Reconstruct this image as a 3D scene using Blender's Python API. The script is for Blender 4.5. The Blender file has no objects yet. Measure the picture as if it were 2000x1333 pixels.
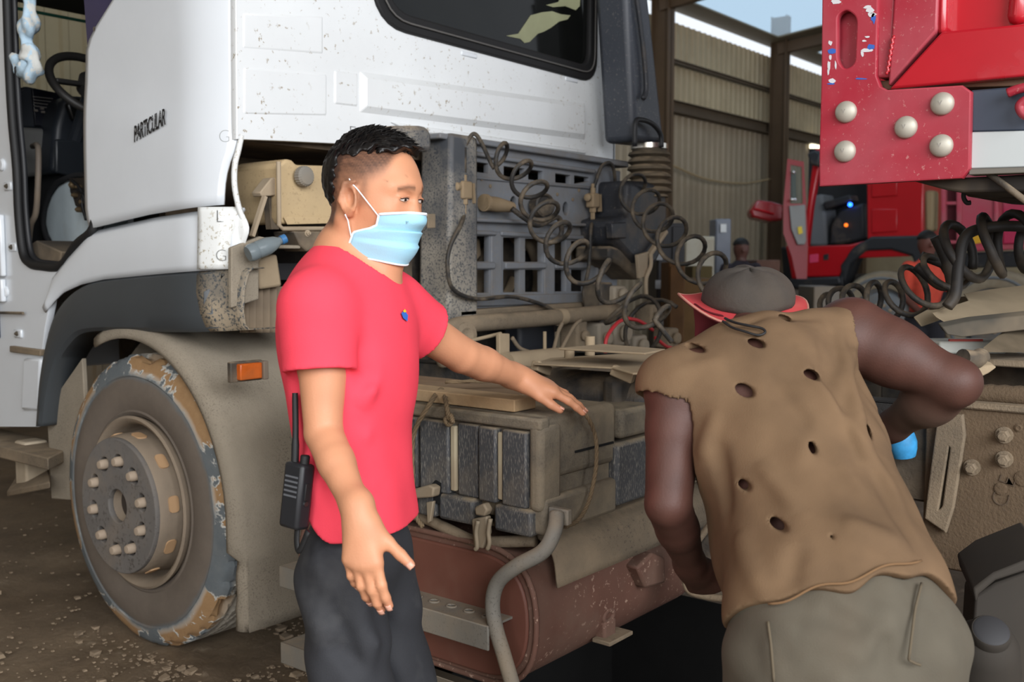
import bpy, bmesh, math, random
import numpy as np
from mathutils import Vector, Matrix, Euler, Quaternion
from mathutils.noise import noise as mnoise

sc = bpy.context.scene
COL = sc.collection
rnd = random.Random(7)

# ---------------------------------------------------------------- camera
CAMH = 1.45
FPX = 2000.0
YAW = math.atan2(0.8, 1.0)                 # building / truck axes seen under this yaw
PIT = math.atan(157.0 / 2000.0)
DH = Vector((math.cos(YAW), math.sin(YAW), 0))
RV = Vector((math.sin(YAW), -math.cos(YAW), 0))
DV = DH * math.cos(PIT) - Vector((0, 0, math.sin(PIT)))
UV = DH * math.sin(PIT) + Vector((0, 0, math.cos(PIT)))
CP = Vector((0, 0, CAMH))
camd = bpy.data.cameras.new('camera')
camd.sensor_width = 36.0
camd.lens = 36.0 * FPX / 2000.0
camd.dof.use_dof = True
camd.dof.focus_distance = 2.45
camd.dof.aperture_fstop = 5.0
camd.clip_start = 0.05
cam = bpy.data.objects.new('camera', camd)
COL.objects.link(cam)
cam.matrix_world = Matrix(((RV.x, UV.x, -DV.x, CP.x), (RV.y, UV.y, -DV.y, CP.y), (RV.z, UV.z, -DV.z, CP.z), (0, 0, 0, 1)))
sc.camera = cam

# ---------------------------------------------------------------- sky, exposure, daylight through the open hall sides
world = bpy.data.worlds.new('sky')
sc.world = world
world.use_nodes = True
wn = world.node_tree
wn.nodes['Background'].inputs[0].default_value = (0.86, 0.92, 1.0, 1)
wn.nodes['Background'].inputs[1].default_value = 0.8
sc.view_settings.view_transform = 'Standard'
sc.view_settings.look = 'None'
sc.view_settings.gamma = 1.0
sc.view_settings.use_curve_mapping = False
sc.view_settings.exposure = 0.5
sc.cycles.max_bounces = 6; sc.cycles.diffuse_bounces = 3; sc.cycles.glossy_bounces = 3; sc.cycles.transmission_bounces = 4; sc.cycles.caustics_reflective = False; sc.cycles.caustics_refractive = False

def area(name, loc, target, sx, sy, power, col=(1, 1, 1), spread=math.pi):
    l = bpy.data.lights.new(name, 'AREA')
    l.shape = 'RECTANGLE'; l.size = sx; l.size_y = sy; l.energy = power; l.color = col; l.spread = spread
    o = bpy.data.objects.new(name, l); COL.objects.link(o)
    o.location = loc
    o.rotation_euler = (Vector(target) - Vector(loc)).to_track_quat('-Z', 'Y').to_euler()
    return o
# wide open gateway behind the photographer on the left, and the open gable further back
area('gateway_daylight', (-4.2, 1.2, 3.0), (2.2, 2.4, 1.5), 5.0, 4.0, 190, (1.0, 0.985, 0.96))
area('gable_daylight', (-1.4, -5.6, 4.0), (2.4, 2.2, 1.2), 7.0, 4.0, 660, (0.97, 0.98, 1.0))
area('roof_skylight_daylight', (9.5, 6.2, 6.3), (9.5, 6.2, 0), 5.0, 3.0, 130, (0.97, 0.98, 1.0))

# ---------------------------------------------------------------- pixel of the photograph -> point on a real plane
def ray(px, py):
    return DV + RV * ((px - 1000.0) / FPX) + UV * ((666.5 - py) / FPX)
def onX(px, py, X): d = ray(px, py); return CP + d * ((X - CP.x) / d.x)
def onY(px, py, Y): d = ray(px, py); return CP + d * ((Y - CP.y) / d.y)
def onZ(px, py, Z): d = ray(px, py); return CP + d * ((Z - CP.z) / d.z)
def onD(px, py, D): return CP + ray(px, py) * D

# ---------------------------------------------------------------- objects
WL = {}
def finish(o, label=None, cat=None, group=None, kind=None):
    if label: o['label'] = label
    if cat: o['category'] = cat
    if group: o['group'] = group
    if kind: o['kind'] = kind
    return o
def empty(name, loc, label=None, cat=None, group=None, kind=None):
    o = bpy.data.objects.new(name, None); COL.objects.link(o)
    o.empty_display_size = 0.1
    o.location = loc; WL[o] = Vector(loc)
    return finish(o, label, cat, group, kind)
def attach(o, wloc, parent):
    wloc = Vector(wloc); WL[o] = wloc
    if parent is not None:
        o.parent = parent
        o.location = wloc - WL[parent]
    else:
        o.location = wloc
def mk(name, vf, mat, parent=None, smooth=None, bevel=0.0, bseg=2, label=None, cat=None, group=None, kind=None, origin=None, solid=0.0, sub=0):
    """vf: (verts, faces) in world space -> one mesh object, origin at its middle"""
    vs, fs = vf
    A = np.array([tuple(v) for v in vs], dtype=float)
    c = (A.min(0) + A.max(0)) / 2 if origin is None else np.array(origin, dtype=float)
    me = bpy.data.meshes.new(name)
    me.from_pydata((A - c).tolist(), [], [tuple(f) for f in fs])
    me.update()
    if mat is not None: me.materials.append(mat)
    o = bpy.data.objects.new(name, me); COL.objects.link(o)
    attach(o, c, parent)
    fix_normals(me)
    if smooth is not None:
        me.shade_smooth()
        if smooth < 180: me.set_sharp_from_angle(angle=math.radians(smooth))
    if solid:
        m = o.modifiers.new('thickness', 'SOLIDIFY'); m.thickness = solid; m.offset = 0
    if bevel:
        m = o.modifiers.new('bevel', 'BEVEL'); m.width = bevel; m.segments = bseg; m.limit_method = 'ANGLE'; m.angle_limit = math.radians(35)
        if smooth is None:
            me.shade_smooth(); me.set_sharp_from_angle(angle=math.radians(35))
        m.harden_normals = False
    if sub:
        m = o.modifiers.new('sub', 'SUBSURF'); m.levels = sub; m.render_levels = sub
    return finish(o, label, cat, group, kind)
def fix_normals(me):
    bm = bmesh.new(); bm.from_mesh(me)
    bmesh.ops.recalc_face_normals(bm, faces=bm.faces[:])
    bm.to_mesh(me); bm.free()
def copyobj(src, name, wloc, parent, rot=None, scale=None):
    o = src.copy(); o.name = name; COL.objects.link(o)
    o.parent = None
    attach(o, wloc, parent)
    if rot is not None: o.rotation_euler = rot
    if scale is not None: o.scale = scale
    for k in ('label', 'category', 'group'):
        if k in o: del o[k]
    return o

# ---------------------------------------------------------------- shapes: every one returns (verts, faces) in world space
def join(*parts):
    V, F = [], []
    for vs, fs in parts:
        n = len(V)
        V += [tuple(v) for v in vs]
        F += [tuple(i + n for i in f) for f in fs]
    return V, F
def box(x0, x1, y0, y1, z0, z1):
    V = [(x, y, z) for z in (z0, z1) for y in (y0, y1) for x in (x0, x1)]
    return V, [(0, 2, 3, 1), (4, 5, 7, 6), (0, 1, 5, 4), (2, 6, 7, 3), (0, 4, 6, 2), (1, 3, 7, 5)]
def obox(c, u, v, w):
    """oriented box: centre and three half vectors"""
    c, u, v, w = map(Vector, (c, u, v, w))
    V = [c + u * a + v * b + w * d for d in (-1, 1) for b in (-1, 1) for a in (-1, 1)]
    return V, [(0, 2, 3, 1), (4, 5, 7, 6), (0, 1, 5, 4), (2, 6, 7, 3), (0, 4, 6, 2), (1, 3, 7, 5)]
def beam(a, b, wdt, hgt, up=(0, 0, 1)):
    a, b = Vector(a), Vector(b)
    t = (b - a); L = t.length; t /= L
    s = t.cross(Vector(up))
    if s.length < 1e-4: s = t.cross(Vector((0, 1, 0)))
    s.normalize(); n = s.cross(t).normalized()
    return obox((a + b) / 2, t * (L / 2), s * (wdt / 2), n * (hgt / 2))
def prism(pts, ext):
    """closed outline of 3d points pushed along a vector"""
    e = Vector(ext); n = len(pts)
    P = [Vector(p) for p in pts]
    V = P + [p + e for p in P]
    F = [tuple(range(n))[::-1], tuple(range(n, 2 * n))] + [(i, (i + 1) % n, n + (i + 1) % n, n + i) for i in range(n)]
    return V, F
def frame_axes(t):
    t = Vector(t).normalized()
    s = t.cross(Vector((0, 0, 1)))
    if s.length < 1e-3: s = t.cross(Vector((1, 0, 0)))
    s.normalize()
    return t, s, t.cross(s).normalized()
def smooth_path(pts, k=6, closed=False):
    P = [Vector(p) for p in pts]; n = len(P); out = []
    rng = n if closed else n - 1
    for i in range(rng):
        p0 = P[(i - 1) % n] if (closed or i > 0) else P[0] * 2 - P[1]
        p1 = P[i]; p2 = P[(i + 1) % n]
        p3 = P[(i + 2) % n] if (closed or i + 2 < n) else P[-1] * 2 - P[-2]
        for j in range(k):
            t = j / k
            out.append(0.5 * ((2 * p1) + (p2 - p0) * t + (2 * p0 - 5 * p1 + 4 * p2 - p3) * t * t + (3 * p1 - p0 - 3 * p2 + p3) * t ** 3))
    if not closed: out.append(P[-1])
    return out
def tube(path, r, n=10, closed=False, caps=True, flat=1.0):
    P = [Vector(p) for p in path]; m = len(P)
    R = r if hasattr(r, '__len__') else [r] * m
    V, F = [], []
    t0 = (P[1] - P[0]).normalized()
    _, s, b = frame_axes(t0)
    for i in range(m):
        if closed: t = (P[(i + 1) % m] - P[(i - 1) % m])
        else: t = (P[min(i + 1, m - 1)] - P[max(i - 1, 0)])
        t.normalize()
        s = (s - t * s.dot(t)); s.normalize(); b = t.cross(s)
        for j in range(n):
            a = 2 * math.pi * j / n
            V.append(P[i] + (s * math.cos(a) + b * math.sin(a) * flat) * R[i])
    for i in range(m if closed else m - 1):
        k = (i + 1) % m
        for j in range(n):
            j2 = (j + 1) % n
            F.append((i * n + j, i * n + j2, k * n + j2, k * n + j))
    if caps and not closed:
        F.append(tuple(range(n))[::-1]); F.append(tuple((m - 1) * n + j for j in range(n)))
    return V, F
def lathe(prof, c, axis, n=32, u0=None):
    """prof: [(radius, height along axis)]; closes itself at r=0"""
    c = Vector(c); t, s, b = frame_axes(axis)
    V, F = [], []
    idx = []
    for (r, h) in prof:
        if r < 1e-6:
            idx.append([len(V)]); V.append(c + t * h)
        else:
            row = []
            for j in range(n):
                a = 2 * math.pi * j / n
                row.append(len(V)); V.append(c + t * h + (s * math.cos(a) + b * math.sin(a)) * r)
            idx.append(row)
    for A, B in zip(idx[:-1], idx[1:]):
        if len(A) == 1 and len(B) == 1: continue
        for j in range(n):
            k = (j + 1) % n
            if len(A) == 1: F.append((A[0], B[k], B[j]))
            elif len(B) == 1: F.append((A[j], A[k], B[0]))
            else: F.append((A[j], A[k], B[k], B[j]))
    return V, F
def sheet(rows, closed_u=False):
    """rows of points -> quads"""
    V, F = [], []
    m = len(rows); n = len(rows[0])
    for r in rows: V += [Vector(p) for p in r]
    for i in range(m - 1):
        for j in range(n if closed_u else n - 1):
            k = (j + 1) % n
            F.append((i * n + j, i * n + k, (i + 1) * n + k, (i + 1) * n + j))
    return V, F
def rounded(pts, r, seg=4):
    """2d polygon with rounded corners; r scalar or per-corner list"""
    n = len(pts); out = []
    for i in range(n):
        p = Vector(pts[i]).to_2d() if len(pts[i]) > 2 else Vector(pts[i])
        a = Vector(pts[i - 1]); b = Vector(pts[(i + 1) % n])
        rr = r[i] if hasattr(r, '__len__') else r
        if rr <= 0: out.append(tuple(p)); continue
        ua = (a - p); ub = (b - p)
        la, lb = ua.length, ub.length
        q = min(rr, la * .49, lb * .49)
        ua /= la; ub /= lb
        A = p + ua * q; B = p + ub * q
        for j in range(seg + 1):
            t = j / seg
            out.append(tuple(A * (1 - t) ** 2 + p * 2 * t * (1 - t) + B * t * t))
    return out
def plate(outline, holes, o, u, v, th, bev=0.0):
    """flat plate with holes: 2d outline in the (u, v) frame at o, thickness th towards u x v (centred)"""
    cu = bpy.data.curves.new('tmp', 'CURVE'); cu.dimensions = '2D'; cu.fill_mode = 'BOTH'
    cu.extrude = max(th / 2 - bev, 1e-4); cu.bevel_depth = bev; cu.bevel_resolution = 1
    for ring in [outline] + list(holes):
        sp = cu.splines.new('POLY'); sp.points.add(len(ring) - 1); sp.use_cyclic_u = True
        for p, q in zip(sp.points, ring): p.co = (q[0], q[1], 0, 1)
    ob = bpy.data.objects.new('tmp', cu); COL.objects.link(ob)
    dg = bpy.context.evaluated_depsgraph_get(); dg.update()
    me = bpy.data.meshes.new_from_object(ob.evaluated_get(dg))
    o, u, v = Vector(o), Vector(u).normalized(), Vector(v).normalized(); w = u.cross(v)
    V = [o + u * p.co.x + v * p.co.y + w * p.co.z for p in me.vertices]
    F = [tuple(p.vertices) for p in me.polygons]
    bpy.data.objects.remove(ob); bpy.data.curves.remove(cu); bpy.data.meshes.remove(me)
    return V, F
def circle2(c, r, n=16, ry=None):
    ry = ry or r
    return [(c[0] + r * math.cos(2 * math.pi * i / n), c[1] + ry * math.sin(2 * math.pi * i / n)) for i in range(n)]
def rect2(x0, x1, y0, y1): return [(x0, y0), (x1, y0), (x1, y1), (x0, y1)]
def hexbolt(c, axis, r, h, washer=True):
    c = Vector(c); a = Vector(axis).normalized()
    p = lathe([(0, 0), (r * 1.35, 0), (r * 1.35, h * .25), (r * .2, h * .25)], c, a, 16) if washer else ([], [])
    q = lathe([(r, h * .2), (r, h * .85), (r * .8, h), (0, h)], c, a, 6)
    s = lathe([(r * .5, h), (r * .5, h * 1.35), (0, h * 1.35)], c, a, 10)
    return join(p, q, s)
# ---------------------------------------------------------------- materials (all procedural)
MATS = {}
def lin(c):
    """sRGB 0-255 triple -> linear"""
    return tuple(((x / 255) / 12.92 if x / 255 <= 0.04045 else ((x / 255 + 0.055) / 1.055) ** 2.4) for x in c)
DUST = (150, 132, 108)
def pm(name, col, rough=0.5, metal=0.0, dust=0.0, dustcol=DUST, dscale=3.0, top=0.0, speck=0.0, speckcol=DUST, sscale=60.0,
       bump=0.0, bscale=40.0, var=0.0, vscale=6.0, coat=0.0, patch=None, trans=0.0, ior=1.45, spec=0.5, attr=None, sss=0.0, scratch=0.0):
    """col: sRGB. dust = share covered by soft dust; top = extra dust on faces that look up; speck = fine spatter;
    patch = (sRGB, scale, threshold) hard-edged patches of another colour"""
    if name in MATS: return MATS[name]
    m = bpy.data.materials.new(name); m.use_nodes = True
    nt = m.node_tree; N = nt.nodes; L = nt.links
    bs = N['Principled BSDF']
    tc = N.new('ShaderNodeTexCoord'); co = tc.outputs['Object']
    def noise(scale, detail=3, rgh=0.55, off=0.0):
        mp = N.new('ShaderNodeMapping'); mp.inputs['Location'].default_value = (off, off * 1.7, off * .6)
        L.new(co, mp.inputs['Vector'])
        n = N.new('ShaderNodeTexNoise'); n.inputs['Scale'].default_value = scale; n.inputs['Detail'].default_value = detail
        n.inputs['Roughness'].default_value = rgh
        L.new(mp.outputs[0], n.inputs['Vector'])
        return n.outputs['Fac']
    def ramp(f, a, b):
        r = N.new('ShaderNodeMapRange'); r.inputs['From Min'].default_value = a; r.inputs['From Max'].default_value = b
        L.new(f, r.inputs['Value']); return r.outputs[0]
    def math_(op, a, b):
        n = N.new('ShaderNodeMath'); n.operation = op; n.use_clamp = True
        for i, x in enumerate((a, b)):
            if isinstance(x, (int, float)): n.inputs[i].default_value = x
            else: L.new(x, n.inputs[i])
        return n.outputs[0]
    def mix(f, a, b):
        n = N.new('ShaderNodeMix'); n.data_type = 'RGBA'
        if isinstance(f, (int, float)): n.inputs[0].default_value = f
        else: L.new(f, n.inputs[0])
        for i, x in ((6, a), (7, b)):
            if isinstance(x, tuple): n.inputs[i].default_value = (*x, 1) if len(x) == 3 else x
            else: L.new(x, n.inputs[i])
        return n.outputs[2]
    base = lin(col); c = None
    if attr:
        at = N.new('ShaderNodeVertexColor'); at.layer_name = attr
        c = at.outputs['Color']
    else:
        rg = N.new('ShaderNodeRGB'); rg.outputs[0].default_value = (*base, 1); c = rg.outputs[0]
    if var:
        hs = N.new('ShaderNodeHueSaturation'); L.new(c, hs.inputs['Color'])
        mr = N.new('ShaderNodeMapRange'); mr.inputs['From Min'].default_value = .3; mr.inputs['From Max'].default_value = .7
        mr.inputs['To Min'].default_value = 1 - var; mr.inputs['To Max'].default_value = 1 + var
        L.new(noise(vscale, 3, .6, 3.1), mr.inputs['Value']); L.new(mr.outputs[0], hs.inputs['Value'])
        c = hs.outputs[0]
    rough_s = None
    if patch:
        pc, psc, pth = patch
        f = ramp(noise(psc, 6, .62, 7.3), pth, pth + .015)
        c = mix(f, c, lin(pc))
    if scratch:
        wv = N.new('ShaderNodeTexNoise'); mp = N.new('ShaderNodeMapping')
        mp.inputs['Rotation'].default_value = (.5, .6, .3); mp.inputs['Scale'].default_value = (420, 420, 70)
        L.new(co, mp.inputs['Vector']); L.new(mp.outputs[0], wv.inputs['Vector']); wv.inputs['Scale'].default_value = 1.0; wv.inputs['Detail'].default_value = 1
        c = mix(math_('MULTIPLY', ramp(wv.outputs['Fac'], .55, .70), scratch), c, lin((150, 145, 135)))
    dfac = None
    if dust:
        f = ramp(noise(dscale, 4, .65), .62 - dust * .55, .62 - dust * .55 + .34)
        dfac = math_('MULTIPLY', f, min(1.0, .35 + dust))
    if top:
        g = N.new('ShaderNodeNewGeometry'); sx = N.new('ShaderNodeSeparateXYZ'); L.new(g.outputs['Normal'], sx.inputs[0])
        f = ramp(sx.outputs['Z'], .15, .85)
        f = math_('MULTIPLY', f, top)
        nz = ramp(noise(14, 2, .6, 1.3), .25, .6)
        f = math_('MULTIPLY', f, nz)
        dfac = f if dfac is None else math_('MAXIMUM', dfac, f)
    if speck:
        f = ramp(noise(sscale, 3, .7, 5.5), .66 - speck * .2, .66 - speck * .2 + .05)
        f2 = ramp(noise(3.0, 3, .6, 9.1), .35, .6)
        c = mix(math_('MULTIPLY', math_('MULTIPLY', f, f2), .8), c, lin(speckcol))
    if dfac is not None:
        dc = N.new('ShaderNodeHueSaturation'); dc.inputs['Color'].default_value = (*lin(dustcol), 1)
        mr = N.new('ShaderNodeMapRange'); mr.inputs['To Min'].default_value = .8; mr.inputs['To Max'].default_value = 1.15
        L.new(noise(25, 2, .7, 2.2), mr.inputs['Value']); L.new(mr.outputs[0], dc.inputs['Value'])
        c = mix(dfac, c, dc.outputs[0])
        mr = N.new('ShaderNodeMapRange'); mr.inputs['To Min'].default_value = rough; mr.inputs['To Max'].default_value = .95
        L.new(dfac, mr.inputs['Value']); rough_s = mr.outputs[0]
    L.new(c, bs.inputs['Base Color'])
    if rough_s is not None: L.new(rough_s, bs.inputs['Roughness'])
    else: bs.inputs['Roughness'].default_value = rough
    bs.inputs['Metallic'].default_value = metal
    bs.inputs['Specular IOR Level'].default_value = spec
    bs.inputs['IOR'].default_value = ior
    if coat: bs.inputs['Coat Weight'].default_value = coat; bs.inputs['Coat Roughness'].default_value = .12
    if trans: bs.inputs['Transmission Weight'].default_value = trans
    if sss:
        bs.inputs['Subsurface Weight'].default_value = sss; bs.inputs['Subsurface Radius'].default_value = (.012, .005, .003); bs.inputs['Subsurface Scale'].default_value = .6
    if bump:
        b = N.new('ShaderNodeBump'); b.inputs['Strength'].default_value = min(1, bump); b.inputs['Distance'].default_value = .004
        L.new(noise(bscale, 3, .65, 4.4), b.inputs['Height']); L.new(b.outputs[0], bs.inputs['Normal'])
    MATS[name] = m
    return m
def emis(name, col, st):
    if name in MATS: return MATS[name]
    m = bpy.data.materials.new(name); m.use_nodes = True
    bs = m.node_tree.nodes['Principled BSDF']
    bs.inputs['Base Color'].default_value = (*lin(col), 1); bs.inputs['Emission Color'].default_value = (*lin(col), 1); bs.inputs['Emission Strength'].default_value = st
    MATS[name] = m
    return m
WHITE = pm('white_cab_paint', (226, 229, 230), .28, coat=.5, speck=.2, speckcol=(140, 120, 85), sscale=42, var=.02)
WHITE2 = pm('white_door_paint', (220, 225, 230), .25, coat=.5, var=.015)
WHITED = pm('white_paint_spattered', (226, 228, 226), .35, coat=.3, speck=.42, speckcol=(150, 135, 100), sscale=70, var=.03)
SEAM = pm('panel_gap_black', (14, 14, 15), .9)
BLACKPL = pm('black_plastic', (34, 35, 38), .5, var=.1)
GREYPL = pm('fender_dark_grey_plastic', (64, 68, 71), .45, var=.06, vscale=3)
GREYPLD = pm('fender_plastic_spattered', (70, 74, 76), .55, speck=1.2, speckcol=(168, 152, 128), sscale=90)
RUBBER = pm('black_rubber', (26, 26, 27), .6, var=.1)
HOSE = pm('hose_black_dusty', (40, 38, 36), .6, dust=.3, top=.4, dscale=12)
DUSTY = pm('dusty_metal', (112, 100, 84), .85, dust=.5, top=.8, bump=.5, bscale=160, speck=.4, speckcol=(60, 55, 50), sscale=120)
DUSTYB = pm('dusty_black_metal', (48, 46, 44), .65, dust=.42, top=1.0, bump=.4, bscale=120)
MUD = pm('dust_caked_guard', (146, 136, 120), .92, dust=.5, dustcol=(152, 141, 124), dscale=2.5, speck=.55, speckcol=(88, 80, 70), sscale=170, bump=.5, bscale=180, var=.1)
GRIL = pm('grille_blue_grey', (116, 120, 126), .5, dust=.36, dustcol=(118, 110, 100), dscale=5, top=.9, speck=.3, speckcol=(140, 130, 115), sscale=110)
GRILS = pm('grille_spattered', (70, 73, 78), .6, speck=1.2, speckcol=(160, 152, 138), sscale=130, top=.6)
RUST = pm('rust_brown_tank', (104, 72, 60), .72, dust=.38, dustcol=(118, 98, 84), dscale=3, top=.5, speck=.25, speckcol=(190, 160, 140), sscale=60, var=.12)
RUSTC = pm('rust_brown_endcap', (104, 64, 52), .6, dust=.15, dustcol=(140, 112, 94), dscale=3, var=.1)
BATT = pm('battery_box_plastic', (70, 71, 73), .6, scratch=.6, dust=.16, dustcol=(140, 126, 104), dscale=5, top=1.0)
BATTD = pm('battery_box_dusted', (96, 90, 80), .9, dust=.55, dustcol=(140, 127, 106), dscale=6, top=1, speck=.7, speckcol=(70, 66, 60), sscale=180, bump=.4, bscale=200)
SAND = pm('sand_dust_metal', (160, 142, 116), .9, dust=.3, bump=.3, bscale=90, var=.12)
# ================================================================ the hall
YW = 9.0                                    # far long wall stands in the plane y = YW
XA, XB = -3.5, 25.0                         # hall from the gateway side to the far end
YA = -7.0
ZE = onY(1305, 18, YW).z                 # wall top
GROUND = bpy.data.materials.new('ground_dirt'); GROUND.use_nodes = True
def _ground():
    nt = GROUND.node_tree; N = nt.nodes; L = nt.links; bs = N['Principled BSDF']
    tc = N.new('ShaderNodeTexCoord')
    def nz(s, d=6, r=.6):
        n = N.new('ShaderNodeTexNoise'); n.inputs['Scale'].default_value = s; n.inputs['Detail'].default_value = d; n.inputs['Roughness'].default_value = r
        L.new(tc.outputs['Object'], n.inputs['Vector']); return n.outputs['Fac']
    r1 = N.new('ShaderNodeValToRGB'); e = r1.color_ramp.elements
    e[0].position = .3; e[0].color = (*lin((90, 75, 59)), 1); e[1].position = .72; e[1].color = (*lin((146, 127, 103)), 1)
    L.new(nz(1.3, 8, .68), r1.inputs[0])
    mr = N.new('ShaderNodeMapRange'); mr.inputs['From Min'].default_value = .58; mr.inputs['From Max'].default_value = .7; L.new(nz(7, 8, .75), mr.inputs[0])
    mx = N.new('ShaderNodeMix'); mx.data_type = 'RGBA'; L.new(mr.outputs[0], mx.inputs[0]); L.new(r1.outputs[0], mx.inputs[6]); mx.inputs[7].default_value = (*lin((162, 146, 124)), 1)
    L.new(mx.outputs[2], bs.inputs['Base Color'])
    rr = N.new('ShaderNodeMapRange'); rr.inputs['From Min'].default_value = .35; rr.inputs['From Max'].default_value = .6; rr.inputs['To Min'].default_value = .42; rr.inputs['To Max'].default_value = .9
    L.new(nz(.8, 4), rr.inputs[0]); L.new(rr.outputs[0], bs.inputs['Roughness'])
    b = N.new('ShaderNodeBump'); b.inputs['Strength'].default_value = .6; b.inputs['Distance'].default_value = .02; L.new(nz(28, 8, .7), b.inputs['Height']); L.new(b.outputs[0], bs.inputs['Normal'])
_ground()
PIT_X0, PIT_X1, PIT_Y0, PIT_Y1 = 2.58, 3.86, -4.0, 2.5
def _floor():
    st = .07
    xs = list(np.arange(-.4, 2.56, st)) + [PIT_X0] + list(np.arange(2.66, 3.82, .2)) + [PIT_X1] + list(np.arange(4.0, 7, .2))
    ys = list(np.arange(-1.5, 2.45, .1)) + [PIT_Y1] + list(np.arange(2.56, 7.5, st))
    xs = [XA - 8] + xs + [XB]; ys = [YA - 8, PIT_Y0] + ys + [YW + .05]
    def hgt(x, y):
        if x < -.4 or x > 6.9 or y < -1.5 or y > 7.4: return 0.0
        h = mnoise(Vector((x * 1.1, y * 1.1, 0))) * .02 + mnoise(Vector((x * 4, y * 4, 3))) * .012 + mnoise(Vector((x * 11, y * 11, 5))) * .006
        near = math.exp(-((x - 2.05) / .5) ** 2 - ((y - 3.0) / .8) ** 2)
        h += near * abs(mnoise(Vector((x * 7, y * 7, 9)))) * .05
        return h - .012
    V = [(x, y, hgt(x, y)) for y in ys for x in xs]; n = len(xs); F = []
    for j in range(len(ys) - 1):
        for i in range(n - 1):
            cx = (xs[i] + xs[i + 1]) / 2; cy = (ys[j] + ys[j + 1]) / 2
            if PIT_X0 < cx < PIT_X1 and PIT_Y0 < cy < PIT_Y1: continue
            F.append((j * n + i, j * n + i + 1, (j + 1) * n + i + 1, (j + 1) * n + i))
    return V, F
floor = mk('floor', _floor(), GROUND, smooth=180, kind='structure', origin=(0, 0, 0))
PITM = pm('pit_shade_black', (15, 14, 13), .8, var=.3)  # near-black colour stands in for the deep shade under the truck
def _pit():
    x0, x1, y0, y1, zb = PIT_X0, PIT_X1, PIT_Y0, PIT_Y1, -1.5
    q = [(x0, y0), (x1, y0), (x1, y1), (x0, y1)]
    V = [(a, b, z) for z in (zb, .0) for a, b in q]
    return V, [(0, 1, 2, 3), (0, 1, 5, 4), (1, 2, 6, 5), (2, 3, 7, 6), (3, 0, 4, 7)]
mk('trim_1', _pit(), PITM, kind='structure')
CONC = pm('pit_kerb_concrete', (104, 92, 76), .9, var=.2, bump=.6, bscale=30)
mk('trim_2', join(box(PIT_X0 - .1, PIT_X0, PIT_Y0, PIT_Y1, -.1, .015), box(PIT_X0 - .1, PIT_X1, PIT_Y1, PIT_Y1 + .1, -.1, .015)), CONC, kind='structure', bevel=.01)

TANW = pm('corrugated_beige', (176, 158, 126), .5, dust=.25, dustcol=(150, 130, 100), dscale=1.2, var=.08, vscale=1.0)
GRYW = pm('corrugated_grey', (158, 142, 118), .5, dust=.3, dustcol=(146, 132, 112), dscale=1.0, var=.08, vscale=1.0)
STEEL = pm('brown_steel', (92, 72, 52), .6, var=.12, vscale=2)
STEELD = pm('girt_steel_dark', (84, 70, 54), .6, var=.1)
ROOFM = pm('roof_sheet_underside', (128, 116, 94), .6, var=.1, vscale=1)
def corr(x0, x1, y, z0, z1, pitch=.2, dep=.03):
    xs = []; x = x0
    while x < x1:
        xs += [(x, 0), (x + pitch * .55, 0), (x + pitch * .65, dep), (x + pitch * .9, dep)]; x += pitch
    return sheet([[(a, y - b, z0) for a, b in xs], [(a, y - b, z1) for a, b in xs]])
zg = onY(1400, 232, YW).z
mk('wall_back', join(corr(XA, XB, YW + .06, zg, ZE - .16), corr(XA, XB, YW, -.05, zg, .22, .03)), None, kind='structure')
wb = bpy.data.objects['wall_back']; wb.data.materials.append(TANW); wb.data.materials.append(GRYW)
for p in wb.data.polygons:
    if (p.center.z + WL[wb].z) < zg: p.material_index = 1
wb.modifiers.new('thickness', 'SOLIDIFY').thickness = .004
def ibeam_h(x0, x1, y, z, h, w): return join(box(x0, x1, y - w, y, z + h / 2 - .012, z + h / 2), box(x0, x1, y - w, y, z - h / 2, z - h / 2 + .012), box(x0, x1, y - w / 2 - .008, y - w / 2 + .008, z - h / 2, z + h / 2))
mk('trim_3', ibeam_h(XA, XB, YW - .03, zg, .2, .16), STEELD, kind='structure')
mk('trim_4', ibeam_h(XA, XB, YW - .03, onY(1400, 148, YW).z, .07, .08), STEELD, kind='structure')
colx = [onY(1521, 300, YW - .35).x, onY(1294, 200, YW - .35).x]
stepx = colx[0] - colx[1]
for i in range(-3, 4):
    x = colx[0] - stepx * i
    if not XA < x < XB - .3: continue
    c = join(box(x - .11, x + .11, YW - .5, YW - .484, 0, 6.2), box(x - .11, x + .11, YW - .2, YW - .184, 0, 6.2), box(x - .01, x + .01, YW - .5, YW - .19, 0, 6.2))
    mk('trim_7', c, STEEL, kind='structure')
# roof: rises from the eave towards the middle of the hall, with daylight sheets let into it
SLP = .10
def roofz(y): return ZE + .02 + (YW - y) * SLP
def roofp(px, py):
    d = ray(px, py); t = (ZE + .02 + YW * SLP - CP.z) / (d.z + SLP * d.y); return CP + d * t
sk = [roofp(*q) for q in ((1312, 12), (1500, 80))]
SKYS = [(sk[0].x, sk[0].x + (sk[1].x - sk[0].x) * .98)]
wsk = SKYS[0][1] - SKYS[0][0]
skl = []
x = SKYS[0][0]
sx2 = roofp(1560, 108).x
skl = [(x, x + wsk * .97), (sx2, sx2 + wsk), (x - wsk * 1.6, x - wsk * .6), (sx2 + wsk * 1.6, sx2 + wsk * 2.6)]
YS0, YS1 = 4.2, 8.55
V = []
def roof_geo():
    xs = sorted(set([XA - 1, XB] + [a for s in skl for a in s])); parts = []
    for a, b in zip(xs[:-1], xs[1:]):
        hole = any(abs(a - s[0]) < 1e-6 for s in skl)
        ys = [(YA, YS0), (YS1, YW - .02)] if hole else [(YA, YW - .02)]
        for y0, y1 in ys:
            parts.append(([(a, y0, roofz(y0)), (b, y0, roofz(y0)), (b, y1, roofz(y1)), (a, y1, roofz(y1))], [(0, 1, 2, 3)]))
    return join(*parts)
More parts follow.
